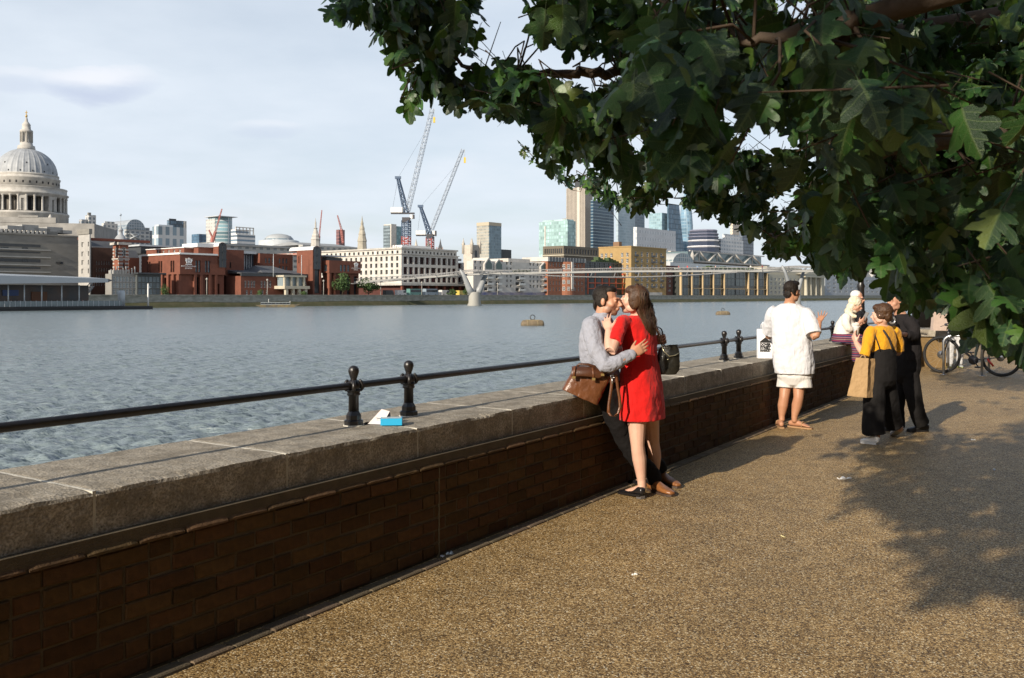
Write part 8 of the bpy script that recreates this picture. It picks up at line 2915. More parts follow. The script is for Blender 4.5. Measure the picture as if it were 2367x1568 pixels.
# ------------------------------------------------------------------ woman in mustard top
def woman_in_mustard():
 Y = 9.50
 root = tag(empty('person', ((2030 - CX) * Y / F, Y, 0)), 'woman in mustard top and wide black dungarees walking away with a paper bag', 'person')
 r, f, u = frame((-.55, .83, 0))
 hf = V3(-.75, .62, -.05)
 hc = z6(1203, 375, 9.52)
 k = .93
 mb = MB()
 head(mb, hc, hf, (0, 0, 1), k)
 limb(mb, [hc + V3(.02, -.01, -.05), z6(1212, 455, 9.54), z6(1215, 485, 9.55)], [.046, .046, .065])
 shL, shR = z6(1105, 535, 9.47), z6(1318, 530, 9.66)
 loft(mb, [(z6(1212, 530, 9.56), r * .135, f * .075), (z6(1212, 620, 9.56), r * .125, f * .085), (z6(1200, 720, 9.55), r * .12, f * .085)], 18)
 el, wr = z6(1062, 715, 9.36), z6(985, 612, 9.52)
 limb(mb, [shL, z6(1085, 630, 9.40), el, z6(1020, 665, 9.44), wr], [.046, .042, .037, .035, .024])
 hand(mb, wr, V3(-.02, .05, .11), V3(.8, .3, 0), V3(.2, -.6, .6), .86, (.45, .5, .3), .04)
 limb(mb, [shR, z6(1350, 620, 9.70), z6(1345, 700, 9.72), z6(1300, 690, 9.92)], [.046, .042, .037, .026])
 hand(mb, z6(1300, 690, 9.92), V3(-.1, .1, .02), V3(0, .3, -1), V3(0, .5, .5), .86)
 limb(mb, [z6(1195, 715, 9.55), z6(1180, 900, 9.52), z6(1150, 1300, 9.47), z6(1162, 1380, 9.45), z6(1160, 1425, 9.44)], [.09, .08, .05, .036, .036])
 limb(mb, [z6(1205, 715, 9.56), z6(1240, 900, 9.62), z6(1310, 1240, 9.82), z6(1360, 1350, 9.86)], [.09, .08, .05, .034])
 me = fuse(mb, .007, 3, 'body'); wlink('body', me, root, M_SKIN_P)
 hm = MB(); hr, hff, hu = frame(hf); hq = lambda x, y, z: hc + (hr * x + hff * y + hu * z) * k
 blob(hm, hq(0, -.028, .042), hr * .084, hff * .098, hu * .084)
 blob(hm, hq(0, -.075, -.02), hr * .066, hff * .042, hu * .066)
 blob(hm, hq(0, .03, .08), hr * .066, hff * .058, hu * .040)
 for s in (-1, 1): blob(hm, hq(s * .068, -.012, .0), hr * .015, hff * .05, hu * .052)
 me = fuse(hm, .0065, 2, 'hair', [(.02, .012)]); wlink('hair', me, root, M_HAIR_B)
 s = MB()
 loft(s, [(z6(1214, 470, 9.55), r * .07, f * .055), (z6(1213, 484, 9.55), r * .125, f * .075), (z6(1212, 520, 9.56), r * .170, f * .095), (z6(1212, 590, 9.56), r * .172, f * .118), (z6(1208, 660, 9.56), r * .165, f * .12), (z6(1205, 720, 9.55), r * .160, f * .12)], 44, 2.2, False, (.03, 6))
 limb(s, [z6(1130, 515, 9.49), shL, z6(1088, 620, 9.41), z6(1068, 700, 9.365), z6(1058, 728, 9.36)], [.060, .062, .057, .055, .054], flat=True)
 limb(s, [z6(1295, 510, 9.63), shR, z6(1346, 610, 9.70), z6(1348, 690, 9.72)], [.060, .062, .057, .055], flat=True)
 me = fuse(s, .0075, 4, 'top', [(.08, .014), (.035, .006)]); wlink('top', me, root, fabric('mustard_jersey', (.62, .29, .012), .15, .55, 16, .85))
 t = MB()
 loft(t, [(z6(1205, 690, 9.55), r * .168, f * .128), (z6(1200, 740, 9.55), r * .172, f * .135), (z6(1195, 850, 9.55), r * .185, f * .15), (z6(1190, 930, 9.55), r * .19, f * .15)], 26, 2.2)
 limb(t, [z6(1160, 880, 9.50), z6(1145, 1050, 9.48), z6(1138, 1220, 9.47), z6(1136, 1330, 9.47), z6(1140, 1392, 9.47)], [.102, .108, .112, .118, .121], flat=True)
 limb(t, [z6(1240, 880, 9.62), z6(1262, 1050, 9.66), z6(1282, 1200, 9.74), z6(1310, 1310, 9.84)], [.100, .100, .100, .100], flat=True)
 me = fuse(t, .009, 4, 'dungarees', [(.14, .018), (.05, .006)]); wlink('dungarees', me, root, fabric('black_twill', (.010, .009, .009), .3, .5, 9, .9, 600, (1, 1, .25), sheen=0))
 sp = MB()
 sp.tube([z6(1180, 488, 9.50), z6(1225, 520, 9.44), z6(1262, 575, 9.43), z6(1290, 640, 9.45), z6(1298, 690, 9.46)], .013, 6)
 sp.tube([z6(1120, 500, 9.47), z6(1150, 560, 9.415), z6(1180, 640, 9.41), z6(1195, 690, 9.41)], .006, 6)
 sp.wbuild('shoulder_straps', mat('black_strap', (.015, .011, .010), .7), root)
 wh = mat('white_canvas_shoe', (.78, .78, .77), .6)
 shoe('shoe', root, V3((2028 - CX) * 9.42 / F, 9.42, 0), V3((1990 - CX) * 9.54 / F, 9.54, 0), wh, mat('white_sole', (.7, .7, .68), .6), .047, .082)
 hl, to = z6(1375, 1350, 9.84), V3((2064 - CX) * 9.98 / F, 9.98, .0)
 shoe('shoe', root, hl, to, wh, mat('grey_sole', (.35, .34, .33), .7), .045, .08)
 cup = MB(); c = z6(990, 520, 9.60); cup.lathe([(.026, -.04), (.034, .045), (.036, .047), (.03, .052)], 16, c=tuple(c))
 o = cup.build('paper_cup', mat('white_paper', (.75, .74, .72), .6)); tag(o, 'white paper cup held up by the woman in mustard', 'cup')


def kraft_bag():
 Y = 9.30
 A = lambda x, y, dy=0.0: z6(x, y, Y + dy)
 root = tag(empty('brown_paper_bag', A(1035, 1085)), 'brown paper carrier bag hanging from the mustard woman’s elbow', 'bag')
 m = MB()
 tl, tr_, bl, br_ = A(985, 742), A(1095, 748), A(912, 1066), A(1078, 1084)
 sr, sb = A(1148, 752, .11), A(1156, 1078, .13)
 bk1, bk2 = A(1040, 746, .13), A(990, 1060, .16)
 mid_t, mid_b = (tr_ + sr) / 2 + V3(-.012, .02, 0), (br_ + sb) / 2
 V = [bl, br_, tr_, tl, sb, sr, bk2, bk1, mid_t, mid_b]
 m.add(V, [(0, 1, 2, 3), (1, 9, 8, 2), (9, 4, 5, 8), (4, 6, 7, 5), (6, 0, 3, 7), (0, 6, 4, 9, 1)])
 me = m.mesh('body')
 o = bpy.data.objects.new('tmp', me); COL.objects.link(o); so = o.modifiers.new('s', 'SUBSURF'); so.subdivision_type = 'SIMPLE'; so.levels = 5
 tx = bpy.data.textures.new('w', 'CLOUDS'); tx.noise_scale = .09; d = o.modifiers.new('d', 'DISPLACE'); d.texture = tx; d.strength = .012; d.texture_coords = 'LOCAL'
 me2 = bpy.data.meshes.new_from_object(o.evaluated_get(bpy.context.evaluated_depsgraph_get())); bpy.data.objects.remove(o); me2.materials.clear()
 wlink('body', me2, root, mat('kraft_paper', (.48, .31, .15), .7, var=.3, vscale=7, bump=.3, bscale=25, bdist=.01))
 h = MB(); h.tube([A(1020, 744), A(1038, 726, .02), A(1056, 722, .03), A(1068, 746)], .004, 6); h.tube([A(1060, 746, .12), A(1062, 724, .08), A(1090, 730, .08), A(1110, 750, .11)], .004, 6)
 h.wbuild('handle', mat('kraft_paper', (.48, .31, .15), .7), root)


def person_in_black():
 Y = 10.30
 root = tag(empty('person', ((2098 - CX) * Y / F, Y, 0)), 'person dressed all in black facing left, head half hidden by leaves', 'person')
 r, f, u = frame((-.85, -.35, 0))
 hf = V3(-.86, -.45, -.08)
 hc = z6(1315, 262, 10.28)
 mb = MB()
 head(mb, hc, hf, (0, 0, 1), 1.0)
 limb(mb, [hc + V3(.03, .0, -.05), z6(1345, 340, 10.30), z6(1360, 380, 10.32)], [.052, .052, .075])
 shL, shR = z6(1330, 420, 10.50), z6(1440, 430, 10.15)
 loft(mb, [(z6(1390, 430, 10.32), r * .16, f * .09), (z6(1400, 560, 10.32), r * .15, f * .10), (z6(1400, 700, 10.32), r * .15, f * .10)], 18)
 limb(mb, [shR, z6(1480, 500, 10.10), z6(1478, 560, 10.08), z6(1400, 545, 9.98)], [.055, .05, .042, .028])
 hand(mb, z6(1400, 545, 9.98), V3(-.1, -.02, .02), V3(.1, .3, -.5), V3(0, 0, 1), .95, (.5, .6, .4), .03)
 me = fuse(mb, .008, 3, 'body'); wlink('body', me, root, M_SKIN)
 hm = MB(); hr, hff, hu = frame(hf); hq = lambda x, y, z: hc + hr * x + hff * y + hu * z
 blob(hm, hq(0, -.026, .05), hr * .082, hff * .094, hu * .082); blob(hm, hq(0, .04, .095), hr * .06, hff * .045, hu * .03); blob(hm, hq(0, -.085, -.03), hr * .055, hff * .022, hu * .05)
 me = fuse(hm, .0075, 2, 'hair', [(.02, .008)]); wlink('hair', me, root, M_HAIR_D)
 s = MB()
 loft(s, [(z6(1362, 372, 10.32), r * .08, f * .07), (z6(1375, 395, 10.32), r * .17, f * .10), (z6(1388, 430, 10.32), r * .20, f * .12), (z6(1398, 560, 10.32), r * .19, f * .135), (z6(1402, 700, 10.32), r * .19, f * .14), (z6(1402, 760, 10.32), r * .185, f * .14)], 24, 2.2, False)
 limb(s, [shR, z6(1482, 500, 10.10), z6(1478, 562, 10.08), z6(1420, 550, 10.0)], [.07, .064, .056, .046])
 limb(s, [shL, z6(1330, 520, 10.52), z6(1320, 600, 10.45)], [.07, .064, .05])
 me = fuse(s, .009, 4, 'jumper', [(.09, .014)]); wlink('jumper', me, root, fabric('black_knit', (.014, .012, .013), .3, .5, 14, .9, sheen=0))
 t = MB()
 loft(t, [(z6(1402, 740, 10.32), r * .185, f * .14), (z6(1400, 830, 10.32), r * .19, f * .15), (z6(1398, 890, 10.32), r * .17, f * .14)], 22)
 limb(t, [z6(1365, 860, 10.40), z6(1335, 1050, 10.38), z6(1330, 1200, 10.42), z6(1340, 1330, 10.46)], [.098, .092, .086, .086], flat=True)
 limb(t, [z6(1440, 860, 10.24), z6(1475, 1050, 10.22), z6(1500, 1180, 10.24), z6(1545, 1300, 10.30)], [.098, .092, .086, .086], flat=True)
 me = fuse(t, .009, 4, 'trousers', [(.12, .016)]); wlink('trousers', me, root, fabric('black_twill', (.010, .009, .009), .3, .5, 9, .9))
 bl = mat('black_shoe', (.015, .014, .014), .5)
 shoe('shoe', root, V3((2080 - CX) * 10.46 / F, 10.46, 0), V3((2042 - CX) * 10.36 / F, 10.36, 0), bl, bl, .047, .08)
 shoe('shoe', root, V3((2142 - CX) * 10.34 / F, 10.34, 0), V3((2098 - CX) * 10.30 / F, 10.30, 0), bl, bl, .047, .08)
 pn = MB(); c = z6(1296, 405, 10.08)
 pn.tube([z6(1292, 335, 10.16), z6(1290, 370, 10.10), c], .006, 6)
 pn.tube([c + V3(.03 * math.cos(a), 0, -.03 + .034 * math.sin(a)) for a in [k_ * math.pi / 8 for k_ in range(17)]], .012, 8)
 pn.wbuild('pendant', mat('silver', (.55, .55, .55), .3, metal=.8), root)


# ------------------------------------------------------------------ two people at the far end of the wall
def sitting_woman():
 s0 = 15.0
 Y = 14.35
 A = lambda a, b, dy=0.0: z6(a, b, Y + dy)
 root = tag(empty('person', (A(890, 610).x, Y, COPE_Z)), 'woman in headscarf, white cardigan and striped skirt sitting on the coping with a phone', 'person')
 r, f, u = frame((.90, -.42, 0))
 hf = V3(.85, -.35, -.40)
 hc = A(985, 292)
 mb = MB()
 head(mb, hc, hf, (.2, 0, 1), .95)
 limb(mb, [hc + V3(-.03, 0, -.05), A(945, 355), A(925, 390)], [.05, .05, .07])
 loft(mb, [(A(900, 400), r * .13, f * .08), (A(890, 480), r * .13, f * .1), (A(885, 560), r * .14, f * .11)], 16)
 el, wr = A(935, 500, -.18), A(1015, 448, -.12)
 limb(mb, [A(905, 395, -.12), A(905, 450, -.18), el, wr], [.05, .045, .038, .026])
 hand(mb, wr, V3(.09, 0, .06), V3(0, .8, .3), V3(0, 0, 1), .9, (.4, .5, .3), .04)
 limb(mb, [A(930, 400, .14), A(980, 490, .2), A(1030, 455, .05)], [.05, .04, .026])
 hand(mb, A(1030, 455, .05), V3(.06, -.02, .05), V3(0, -.8, .3), V3(0, 0, 1), .9, (.5, .5, .3), .04)
 me = fuse(mb, .009, 3, 'body'); wlink('body', me, root, M_SKIN)
 s = MB()
 loft(s, [(A(930, 372), r * .09, f * .07), (A(910, 395), r * .17, f * .10), (A(895, 450), r * .19, f * .135), (A(885, 510), r * .185, f * .15), (A(882, 548), r * .185, f * .155)], 22, 2.2, False)
 limb(s, [A(905, 395, -.12), A(902, 450, -.19), A(935, 502, -.19), A(995, 462, -.13)], [.068, .064, .056, .044])
 limb(s, [A(930, 400, .14), A(975, 490, .2), A(1010, 470, .1)], [.066, .056, .044])
 me = fuse(s, .010, 4, 'cardigan', [(.08, .014)]); wlink('cardigan', me, root, fabric('cream_knit', (.72, .66, .58), .15, .5, 14))
 sk = MB()
 loft(sk, [(A(885, 535), r * .185, f * .16), (A(888, 570), r * .21, f * .19), (A(892, 600), r * .22, f * .20), (A(894, 612), r * .215, f * .20)], 24, 2.3, False)
 limb(sk, [A(900, 590, -.08), A(985, 590, -.30), A(995, 680, -.36), A(990, 760, -.36)], [.095, .09, .075, .07])
 limb(sk, [A(920, 590, .08), A(1010, 585, -.14), A(1030, 670, -.22), A(1025, 750, -.24)], [.095, .09, .075, .07])
 me = fuse(sk, .010, 4, 'skirt')
 m = mat('striped_weave', (.12, .02, .05), .85)
 nt = m.node_tree; N, L = nt.nodes.new, nt.links.new; b = nt.nodes['Principled BSDF']
 tc = N('ShaderNodeTexCoord'); sp = N('ShaderNodeSeparateXYZ'); L(tc.outputs['Object'], sp.inputs[0])
 mu = N('ShaderNodeMath'); mu.operation = 'MULTIPLY'; mu.inputs[1].default_value = 11.0; L(sp.outputs[2], mu.inputs[0])
 fr = N('ShaderNodeMath'); fr.operation = 'FRACT'; L(mu.outputs[0], fr.inputs[0])
 rp = N('ShaderNodeValToRGB'); rp.color_ramp.interpolation = 'CONSTANT'
 e = rp.color_ramp.elements; e[0].color = (.07, .01, .03, 1); e[1].position = .25; e[1].color = (.26, .13, .15, 1)
 for p_, c_ in ((.35, (.03, .02, .07)), (.6, (.22, .02, .035)), (.75, (.03, .02, .07)), (.9, (.28, .18, .12))):
  q = e.new(p_); q.color = (*c_, 1)
 L(fr.outputs[0], rp.inputs[0]); L(rp.outputs[0], b.inputs['Base Color'])
 wlink('skirt', me, root, m)
 hm = MB(); hr, hff, hu = frame(hf, (.2, 0, 1)); hq = lambda x, y, z: hc + (hr * x + hff * y + hu * z) * .95
 blob(hm, hq(0, -.030, .035), hr * .092, hff * .104, hu * .098); blob(hm, hq(0, -.05, -.07), hr * .078, hff * .075, hu * .07); blob(hm, hq(0, .0, -.115), hr * .06, hff * .07, hu * .035)
 limb(hm, [A(925, 345, .0), A(935, 380, -.06), A(985, 395, -.12)], [.07, .06, .025])
 me = fuse(hm, .008, 3, 'headscarf', [(.03, .014)]); wlink('headscarf', me, root, mat('patterned_scarf', (.55, .46, .30), .8, var=.8, vscale=24, col2=(.72, .68, .58), bump=.5, bscale=30, bdist=.01))
 ph = MB(); c = A(1068, 392, -.08); M = Matrix.Translation(c) @ Matrix.Rotation(.5, 4, 'Y') @ Matrix.Rotation(.3, 4, 'Z')
 ph.box(-.006, .006, -.036, .036, -.07, .07, 0, M)
 tag(ph.build('smartphone', mat('phone_grey', (.20, .20, .20), .25)), 'grey smartphone held by the woman in the headscarf', 'phone')


def white_haired_man():
 Y = 15.1
 A = lambda a, b, dy=0.0: z6(a, b, Y + dy)
 root = tag(empty('person', (A(1000, 640).x, Y, 0)), 'white haired man in sunglasses and dark jacket behind the woman in the headscarf', 'person')
 r, f, u = frame((.75, -.65, 0)); hf = V3(.85, -.50, -.15); hc = A(1000, 236)
 mb = MB(); head(mb, hc, hf, (0, 0, 1), 1.0); limb(mb, [hc + V3(-.02, 0, -.05), A(990, 320), A(985, 350)], [.055, .055, .08])
 loft(mb, [(A(990, 370), r * .16, f * .09), (A(995, 500), r * .16, f * .1), (A(995, 620), r * .16, f * .1)], 16)
 me = fuse(mb, .009, 3, 'body'); wlink('body', me, root, M_SKIN)
 hm = MB(); hr, hff, hu = frame(hf); hq = lambda x, y, z: hc + hr * x + hff * y + hu * z
 blob(hm, hq(0, -.032, .045), hr * .084, hff * .092, hu * .080); blob(hm, hq(0, -.085, -.03), hr * .06, hff * .03, hu * .055)
 for s in (-1, 1): blob(hm, hq(s * .068, -.02, -.01), hr * .018, hff * .04, hu * .06)
 me = fuse(hm, .008, 2, 'hair', [(.02, .01)]); wlink('hair', me, root, mat('white_hair', (.70, .68, .64), .6, var=.3, vscale=30))
 g_ = MB()
 for s in (-1, 1): blob(g_, hq(s * .030, .092, .002), hr * .026, hff * .008, hu * .019); g_.tube([hq(s * .055, .085, .005), hq(s * .078, .0, .008)], .004, 5)
 g_.wbuild('sunglasses', mat('dark_lens', (.02, .008, .006), .15), root)
 s = MB()
 loft(s, [(A(988, 345), r * .10, f * .08), (A(990, 368), r * .19, f * .11), (A(994, 450), r * .20, f * .135), (A(996, 600), r * .20, f * .14), (A(996, 680), r * .20, f * .14)], 20, 2.2, False)
 for sd in (-1, 1): limb(s, [A(990, 372) + r * sd * .17, A(1000, 460) + r * sd * .23, A(1030, 520) + r * sd * .16 + f * .1], [.068, .06, .045])
 me = fuse(s, .010, 4, 'jacket', [(.08, .022)]); wlink('jacket', me, root, fabric('dark_jacket', (.022, .022, .026), .3, .5, 12, .9, sheen=0))
 t = MB()
 for sd in (-1, 1): limb(t, [V3(root.location.x, Y, .88) + r * sd * .09, V3(root.location.x, Y, .48) + r * sd * .10, V3(root.location.x, Y, .08) + r * sd * .10], [.10, .08, .065])
 me = fuse(t, .010, 3, 'trousers'); wlink('trousers', me, root, fabric('black_twill', (.010, .009, .009), .3))
 for sd in (-1, 1):
  p = V3(root.location.x, Y, 0) + r * sd * .10
  shoe('shoe', root, p - f * .08, p + f * .18, mat('black_shoe', (.015, .014, .014), .5), mat('black_shoe', (.015, .014, .014), .5))


def person_pale_trousers():
 Y = 19.6
 X = (2206 - CX) * Y / F
 root = tag(empty('person', (X, Y, 0)), 'person in pale grey trousers behind the bicycle, upper body hidden by leaves', 'person')
 r, f, u = frame((-.3, -.95, 0))
 B = lambda a, b, z: V3(X, Y, 0) + r * a + f * b + u * z
 mb = MB(); head(mb, B(0, 0, 1.62), V3(-.6, -.8, 0)); limb(mb, [B(0, 0, 1.56), B(0, 0, 1.45)], [.055, .07])
 loft(mb, [(B(0, 0, 1.38), r * .16, f * .09), (B(0, 0, 1.1), r * .15, f * .1), (B(0, 0, .9), r * .15, f * .1)], 16)
 limb(mb, [B(.19, 0, 1.38), B(.26, .05, 1.12), B(.42, .15, 1.18)], [.055, .045, .03]); hand(mb, B(.42, .15, 1.18), r * .1 + f * .02, V3(0, 0, -1), f, 1.0)
 me = fuse(mb, .011, 3, 'body'); wlink('body', me, root, M_SKIN)
 hm = MB(); blob(hm, B(0, -.03, 1.67), r * .085, f * .095, u * .085); wlink('hair', fuse(hm, .01, 2, 'hair'), root, M_HAIR_D)
 s = MB(); loft(s, [(B(0, 0, 1.46), r * .11, f * .08), (B(0, 0, 1.40), r * .20, f * .11), (B(0, 0, 1.15), r * .19, f * .13), (B(0, 0, .88), r * .19, f * .135)], 20, 2.2, False)
 limb(s, [B(.19, 0, 1.38), B(.24, .03, 1.2)], [.07, .06]); limb(s, [B(-.19, 0, 1.38), B(-.26, .02, 1.1), B(-.24, .1, .9)], [.07, .055, .04])
 wlink('shirt', fuse(s, .011, 4, 'shirt', [(.08, .02)]), root, fabric('dark_jacket', (.022, .022, .026), .3))
 t = MB(); loft(t, [(B(0, 0, .95), r * .17, f * .12), (B(0, 0, .84), r * .18, f * .13)], 18)
 limb(t, [B(.09, 0, .85), B(.08, .03, .48), B(.09, 0, .09)], [.10, .078, .066]); limb(t, [B(-.09, 0, .85), B(-.11, .05, .48), B(-.10, .02, .09)], [.10, .078, .066])
 wlink('trousers', fuse(t, .011, 4, 'trousers', [(.08, .02)]), root, fabric('pale_denim', (.50, .50, .50), .2, .5, 14))
 for sd in (-1, 1): shoe('shoe', root, B(sd * .10, -.08, 0), B(sd * .12, .19, 0), mat('grey_trainer', (.35, .36, .34), .6), mat('lime_sole', (.45, .5, .15), .6))


man_in_white(); shopping_bag(); woman_in_mustard(); kraft_bag(); person_in_black(); sitting_woman(); white_haired_man(); person_pale_trousers()


# ------------------------------------------------------------------ pier, bicycle, stands, lamp, railings, litter
def z7(zx, zy, Y):
 return P(2038.3 + .1782 * zx, 624.6 + .1782 * zy, Y)


pr = tag(empty('stone_pier', WP(21.55, BRICK_N - .55, 0), RZW), 'squat brick and stone pier ending the river wall behind the bicycle', 'pier')
MB().box(.05, 1.25, .05, 1.55, 0, .66).build('brick_base', mat('pier_brick', (.20, .125, .045), .85, var=.6, vscale=14, bump=.5, bscale=60), pr)
m = MB(); m.box(-.02, 1.32, -.02, 1.62, .66, .81); m.build('cap_stone', M_COPE, pr)
bg_ = tag(empty('beige_carrier_bag', z7(755, 800, 19.25)), 'pinkish beige carrier bag standing on the stone pier', 'bag')
bg_.location.z = .81
m = MB(); a = 105 * .1782 * 19.25 / F; h = 250 * .1782 * 19.25 / F
m.add([(-a * 1.02, -.07, 0), (a * 1.05, -.07, 0), (a * 1.05, .07, 0), (-a * 1.02, .07, 0), (-a * .88, -.05, h * .96), (a * .92, -.05, h), (a * .92, .05, h), (-a * .88, .05, h * .96)], [(0, 3, 2, 1), (0, 1, 5, 4), (1, 2, 6, 5), (2, 3, 7, 6), (3, 0, 4, 7), (4, 5, 6, 7)])
m.build('body', mat('beige_bag', (.52, .40, .33), .7, var=.3, vscale=12, bump=.3, bscale=30), bg_)
m = MB(); m.tube([(-.03, 0, h), (-.02, 0, h + .05), (.01, 0, h + .08), (.03, 0, h + .03), (.05, 0, h)], .006, 6); m.build('handle', mat('beige_bag', (.52, .40, .33), .7), bg_)

M_TYRE = mat('tyre_rubber', (.012, .012, .012), .75, bump=.4, bscale=80)
M_STEEL = mat('galvanised_steel', (.48, .49, .50), .32, metal=.85, var=.3, vscale=20)
M_ALU = mat('wheel_alloy', (.06, .06, .065), .4, metal=.7)


def bicycle():
 A0, B1 = P(2177, HY, 18.1), P(2314, HY, 17.3)
 a, b = V3(A0.x, A0.y, 0), V3(B1.x, B1.y, 0)
 d = (b - a).normalized()
 rz = math.atan2(d.y, d.x)
 root = tag(empty('bicycle', a, rz), 'black bicycle locked to a steel hoop stand, half hidden behind leaves', 'bicycle')
 Rw = .372; wb = (b - a).length
 paint = mat('bike_paint', (.03, .03, .035), .35)
 for i, x in enumerate((0, wb)):
  t = MB(); n = 48
  V, Fc = [], []
  for k_ in range(n):
   an = 2 * math.pi * k_ / n
   for q in range(10):
    bq = 2 * math.pi * q / 10
    rr = Rw - .029 + .029 * math.cos(bq)
    V.append((rr * math.cos(an),
       .029 * math.sin(bq), rr * math.sin(an)))
  for k_ in range(n):
   for q in range(10):
    k2, q2 = (k_ + 1) % n, (q + 1) % 10
    Fc.append((k_ * 10 + q, k2 * 10 + q, k2 * 10 + q2, k_ * 10 + q2))
  t.add(V, Fc, 0, True)
  w = empty('wheel'); w.parent = root; w.location = (x, 0, Rw)
  t.build('tyre', M_TYRE, w)
  rm = MB(); rm.tube([((Rw - .05) * math.cos(2 * math.pi * k_ / n), 0, (Rw - .05) * math.sin(2 * math.pi * k_ / n)) for k_ in range(n + 1)], .011, 8, cap=False); rm.build('rim', M_ALU, w)
  sp = MB()
  for k_ in range(28):
   an = 2 * math.pi * k_ / 28
   y = .028 if k_ % 2 else -.028
   sp.tube([(.022 * math.cos(an + .5), y, .022 * math.sin(an + .5)), ((Rw - .055) * math.cos(an), 0, (Rw - .055) * math.sin(an))], .0012, 3, smooth=False)
  sp.build('spokes', M_STEEL, w)
  hb = MB(); hb.tube([(0, -.05, 0), (0, .05, 0)], .020, 10); hb.tube([(0, -.034, 0), (0, -.031, 0)], .078, 20); hb.build('hub_and_disc', M_STEEL, w)
 bb = V3(wb * .56, 0, .30); st = V3(wb * .68, 0, .78); hd = V3(wb * .13, 0, .86); hl = V3(wb * .10, 0, .70)
 fr = MB()
 for p0, p1, rr in ((bb, st, .017), (hd, st - V3(0, 0, .06), .018), (hl, bb, .021), (hd + V3(0, 0, .03), hl, .021)):
  fr.tube([p0, p1], rr, 10)
 for y in (-.06, .06):
  fr.tube([bb + V3(0, y * .4, 0), V3(wb, y, Rw)], .010, 8); fr.tube([st - V3(0, -y * .3, .05), V3(wb, y, Rw)], .009, 8)
 fr.build('frame', paint, root)
 fk = MB()
 for y in (-.055, .055): fk.tube([hl + V3(0, y, -.03), V3(.01, y, Rw)], [.016, .011], 8)
 fk.tube([hl + V3(0, -.06, -.02), hl + V3(0, .06, -.02)], .017, 8); fk.build('fork', paint, root)
 hbx = MB(); hp = hd + V3(-.02, 0, .10)
 hbx.tube([hd, hp], .015, 8); hbx.tube([hp + V3(.06, -.32, .01), hp + V3(-.02, -.1, .03), hp + V3(-.02, .1, .03), hp + V3(.06, .32, .01)], .013, 8)
 for y in (-1, 1): hbx.tube([hp + V3(.05, y * .24, .01), hp + V3(.10, y * .33, .01)], .018, 8); hbx.tube([hp + V3(.0, y * .22, .0), hp + V3(-.05, y * .26, -.02)], .006, 6)
 hbx.build('handlebar', paint, root)
 sd = MB(); loft(sd, [(st + V3(-.14, 0, .16), V3(0, .018, 0), V3(0, 0, .012)), (st + V3(-.02, 0, .165), V3(0, .030, 0), V3(0, 0, .016)), (st + V3(.08, 0, .17), V3(0, .07, 0), V3(0, 0, .02)), (st + V3(.12, 0, .175), V3(0, .07, 0), V3(0, 0, .018))], 14); sd.tube([st - V3(.01, 0, .05), st + V3(.03, 0, .16)], .013, 8); sd.build('saddle', mat('saddle_black', (.02, .02, .02), .5), root)
 cr = MB(); cr.tube([bb + V3(0, -.06, 0), bb + V3(0, .06, 0)], .018, 8); cr.tube([bb + V3(0, -.055, 0), bb + V3(0, -.050, 0)], .095, 24); cr.tube([bb + V3(0, -.07, 0), bb + V3(.10, -.07, -.13)], .011, 6); cr.tube([bb + V3(0, .07, 0), bb + V3(-.10, .07, .13)], .011, 6)
 cr.box(bb.x + .06, bb.x + .15, -.16, -.07, bb.z - .145, bb.z - .12); cr.box(bb.x - .15, bb.x - .06, .07, .16, bb.z + .12, bb.z + .145); cr.build('crank_and_pedals', M_ALU, root)
 rf = MB(); rf.box(wb + .02, wb + .05, -.02, .02, .80, .84); rf.tube([V3(wb * .80, -.07, .33), V3(wb * .90, -.08, .20)], .02, 8); rf.build('rear_lamp', mat('red_lens', (.5, .03, .02), .3), root)


def stand(p0, p1, label):
 a, b = V3((p0[0] - CX) * p0[1] / F, p0[1], 0), V3((p1[0] - CX) * p1[1] / F, p1[1], 0)
 root = tag(empty('cycle_stand', a), label, 'cycle stand', 'steel hoop cycle stands')
 d = b - a; L = d.length; d.normalize()
 pts = [V3(0, 0, -.05), V3(0, 0, .62)] + [d * (.15 - .15 * math.cos(t)) + V3(0, 0, .62 + .15 * math.sin(t)) for t in (.3, .6, .9, 1.2, 1.57)]
 pts += [d * (L - .15) + V3(0, 0, .77)] + [d * (L - .15 + .15 * math.sin(t)) + V3(0, 0, .62 + .15 * math.cos(t)) for t in (.4, .8, 1.2, 1.57)] + [d * L + V3(0, 0, -.05)]
 MB().tube(pts, .024, 12).build('hoop', M_STEEL, root)
 for q in (V3(0, 0, 0), d * L):
  o = MB().lathe([(.055, .001), (.055, .008), (.03, .012)], 14).build('foot_plate', M_STEEL, root); o.location = q


bicycle()
stand((2181, 17.75), (2270, 17.45), 'near steel hoop cycle stand with the bicycle leaning on it')
stand((2192, 18.6), (2286, 18.3), 'far steel hoop cycle stand just behind the bicycle wheel')
stand((2400, 17.0), (2490, 16.7), 'steel hoop cycle stand at the right edge beyond the bicycle')


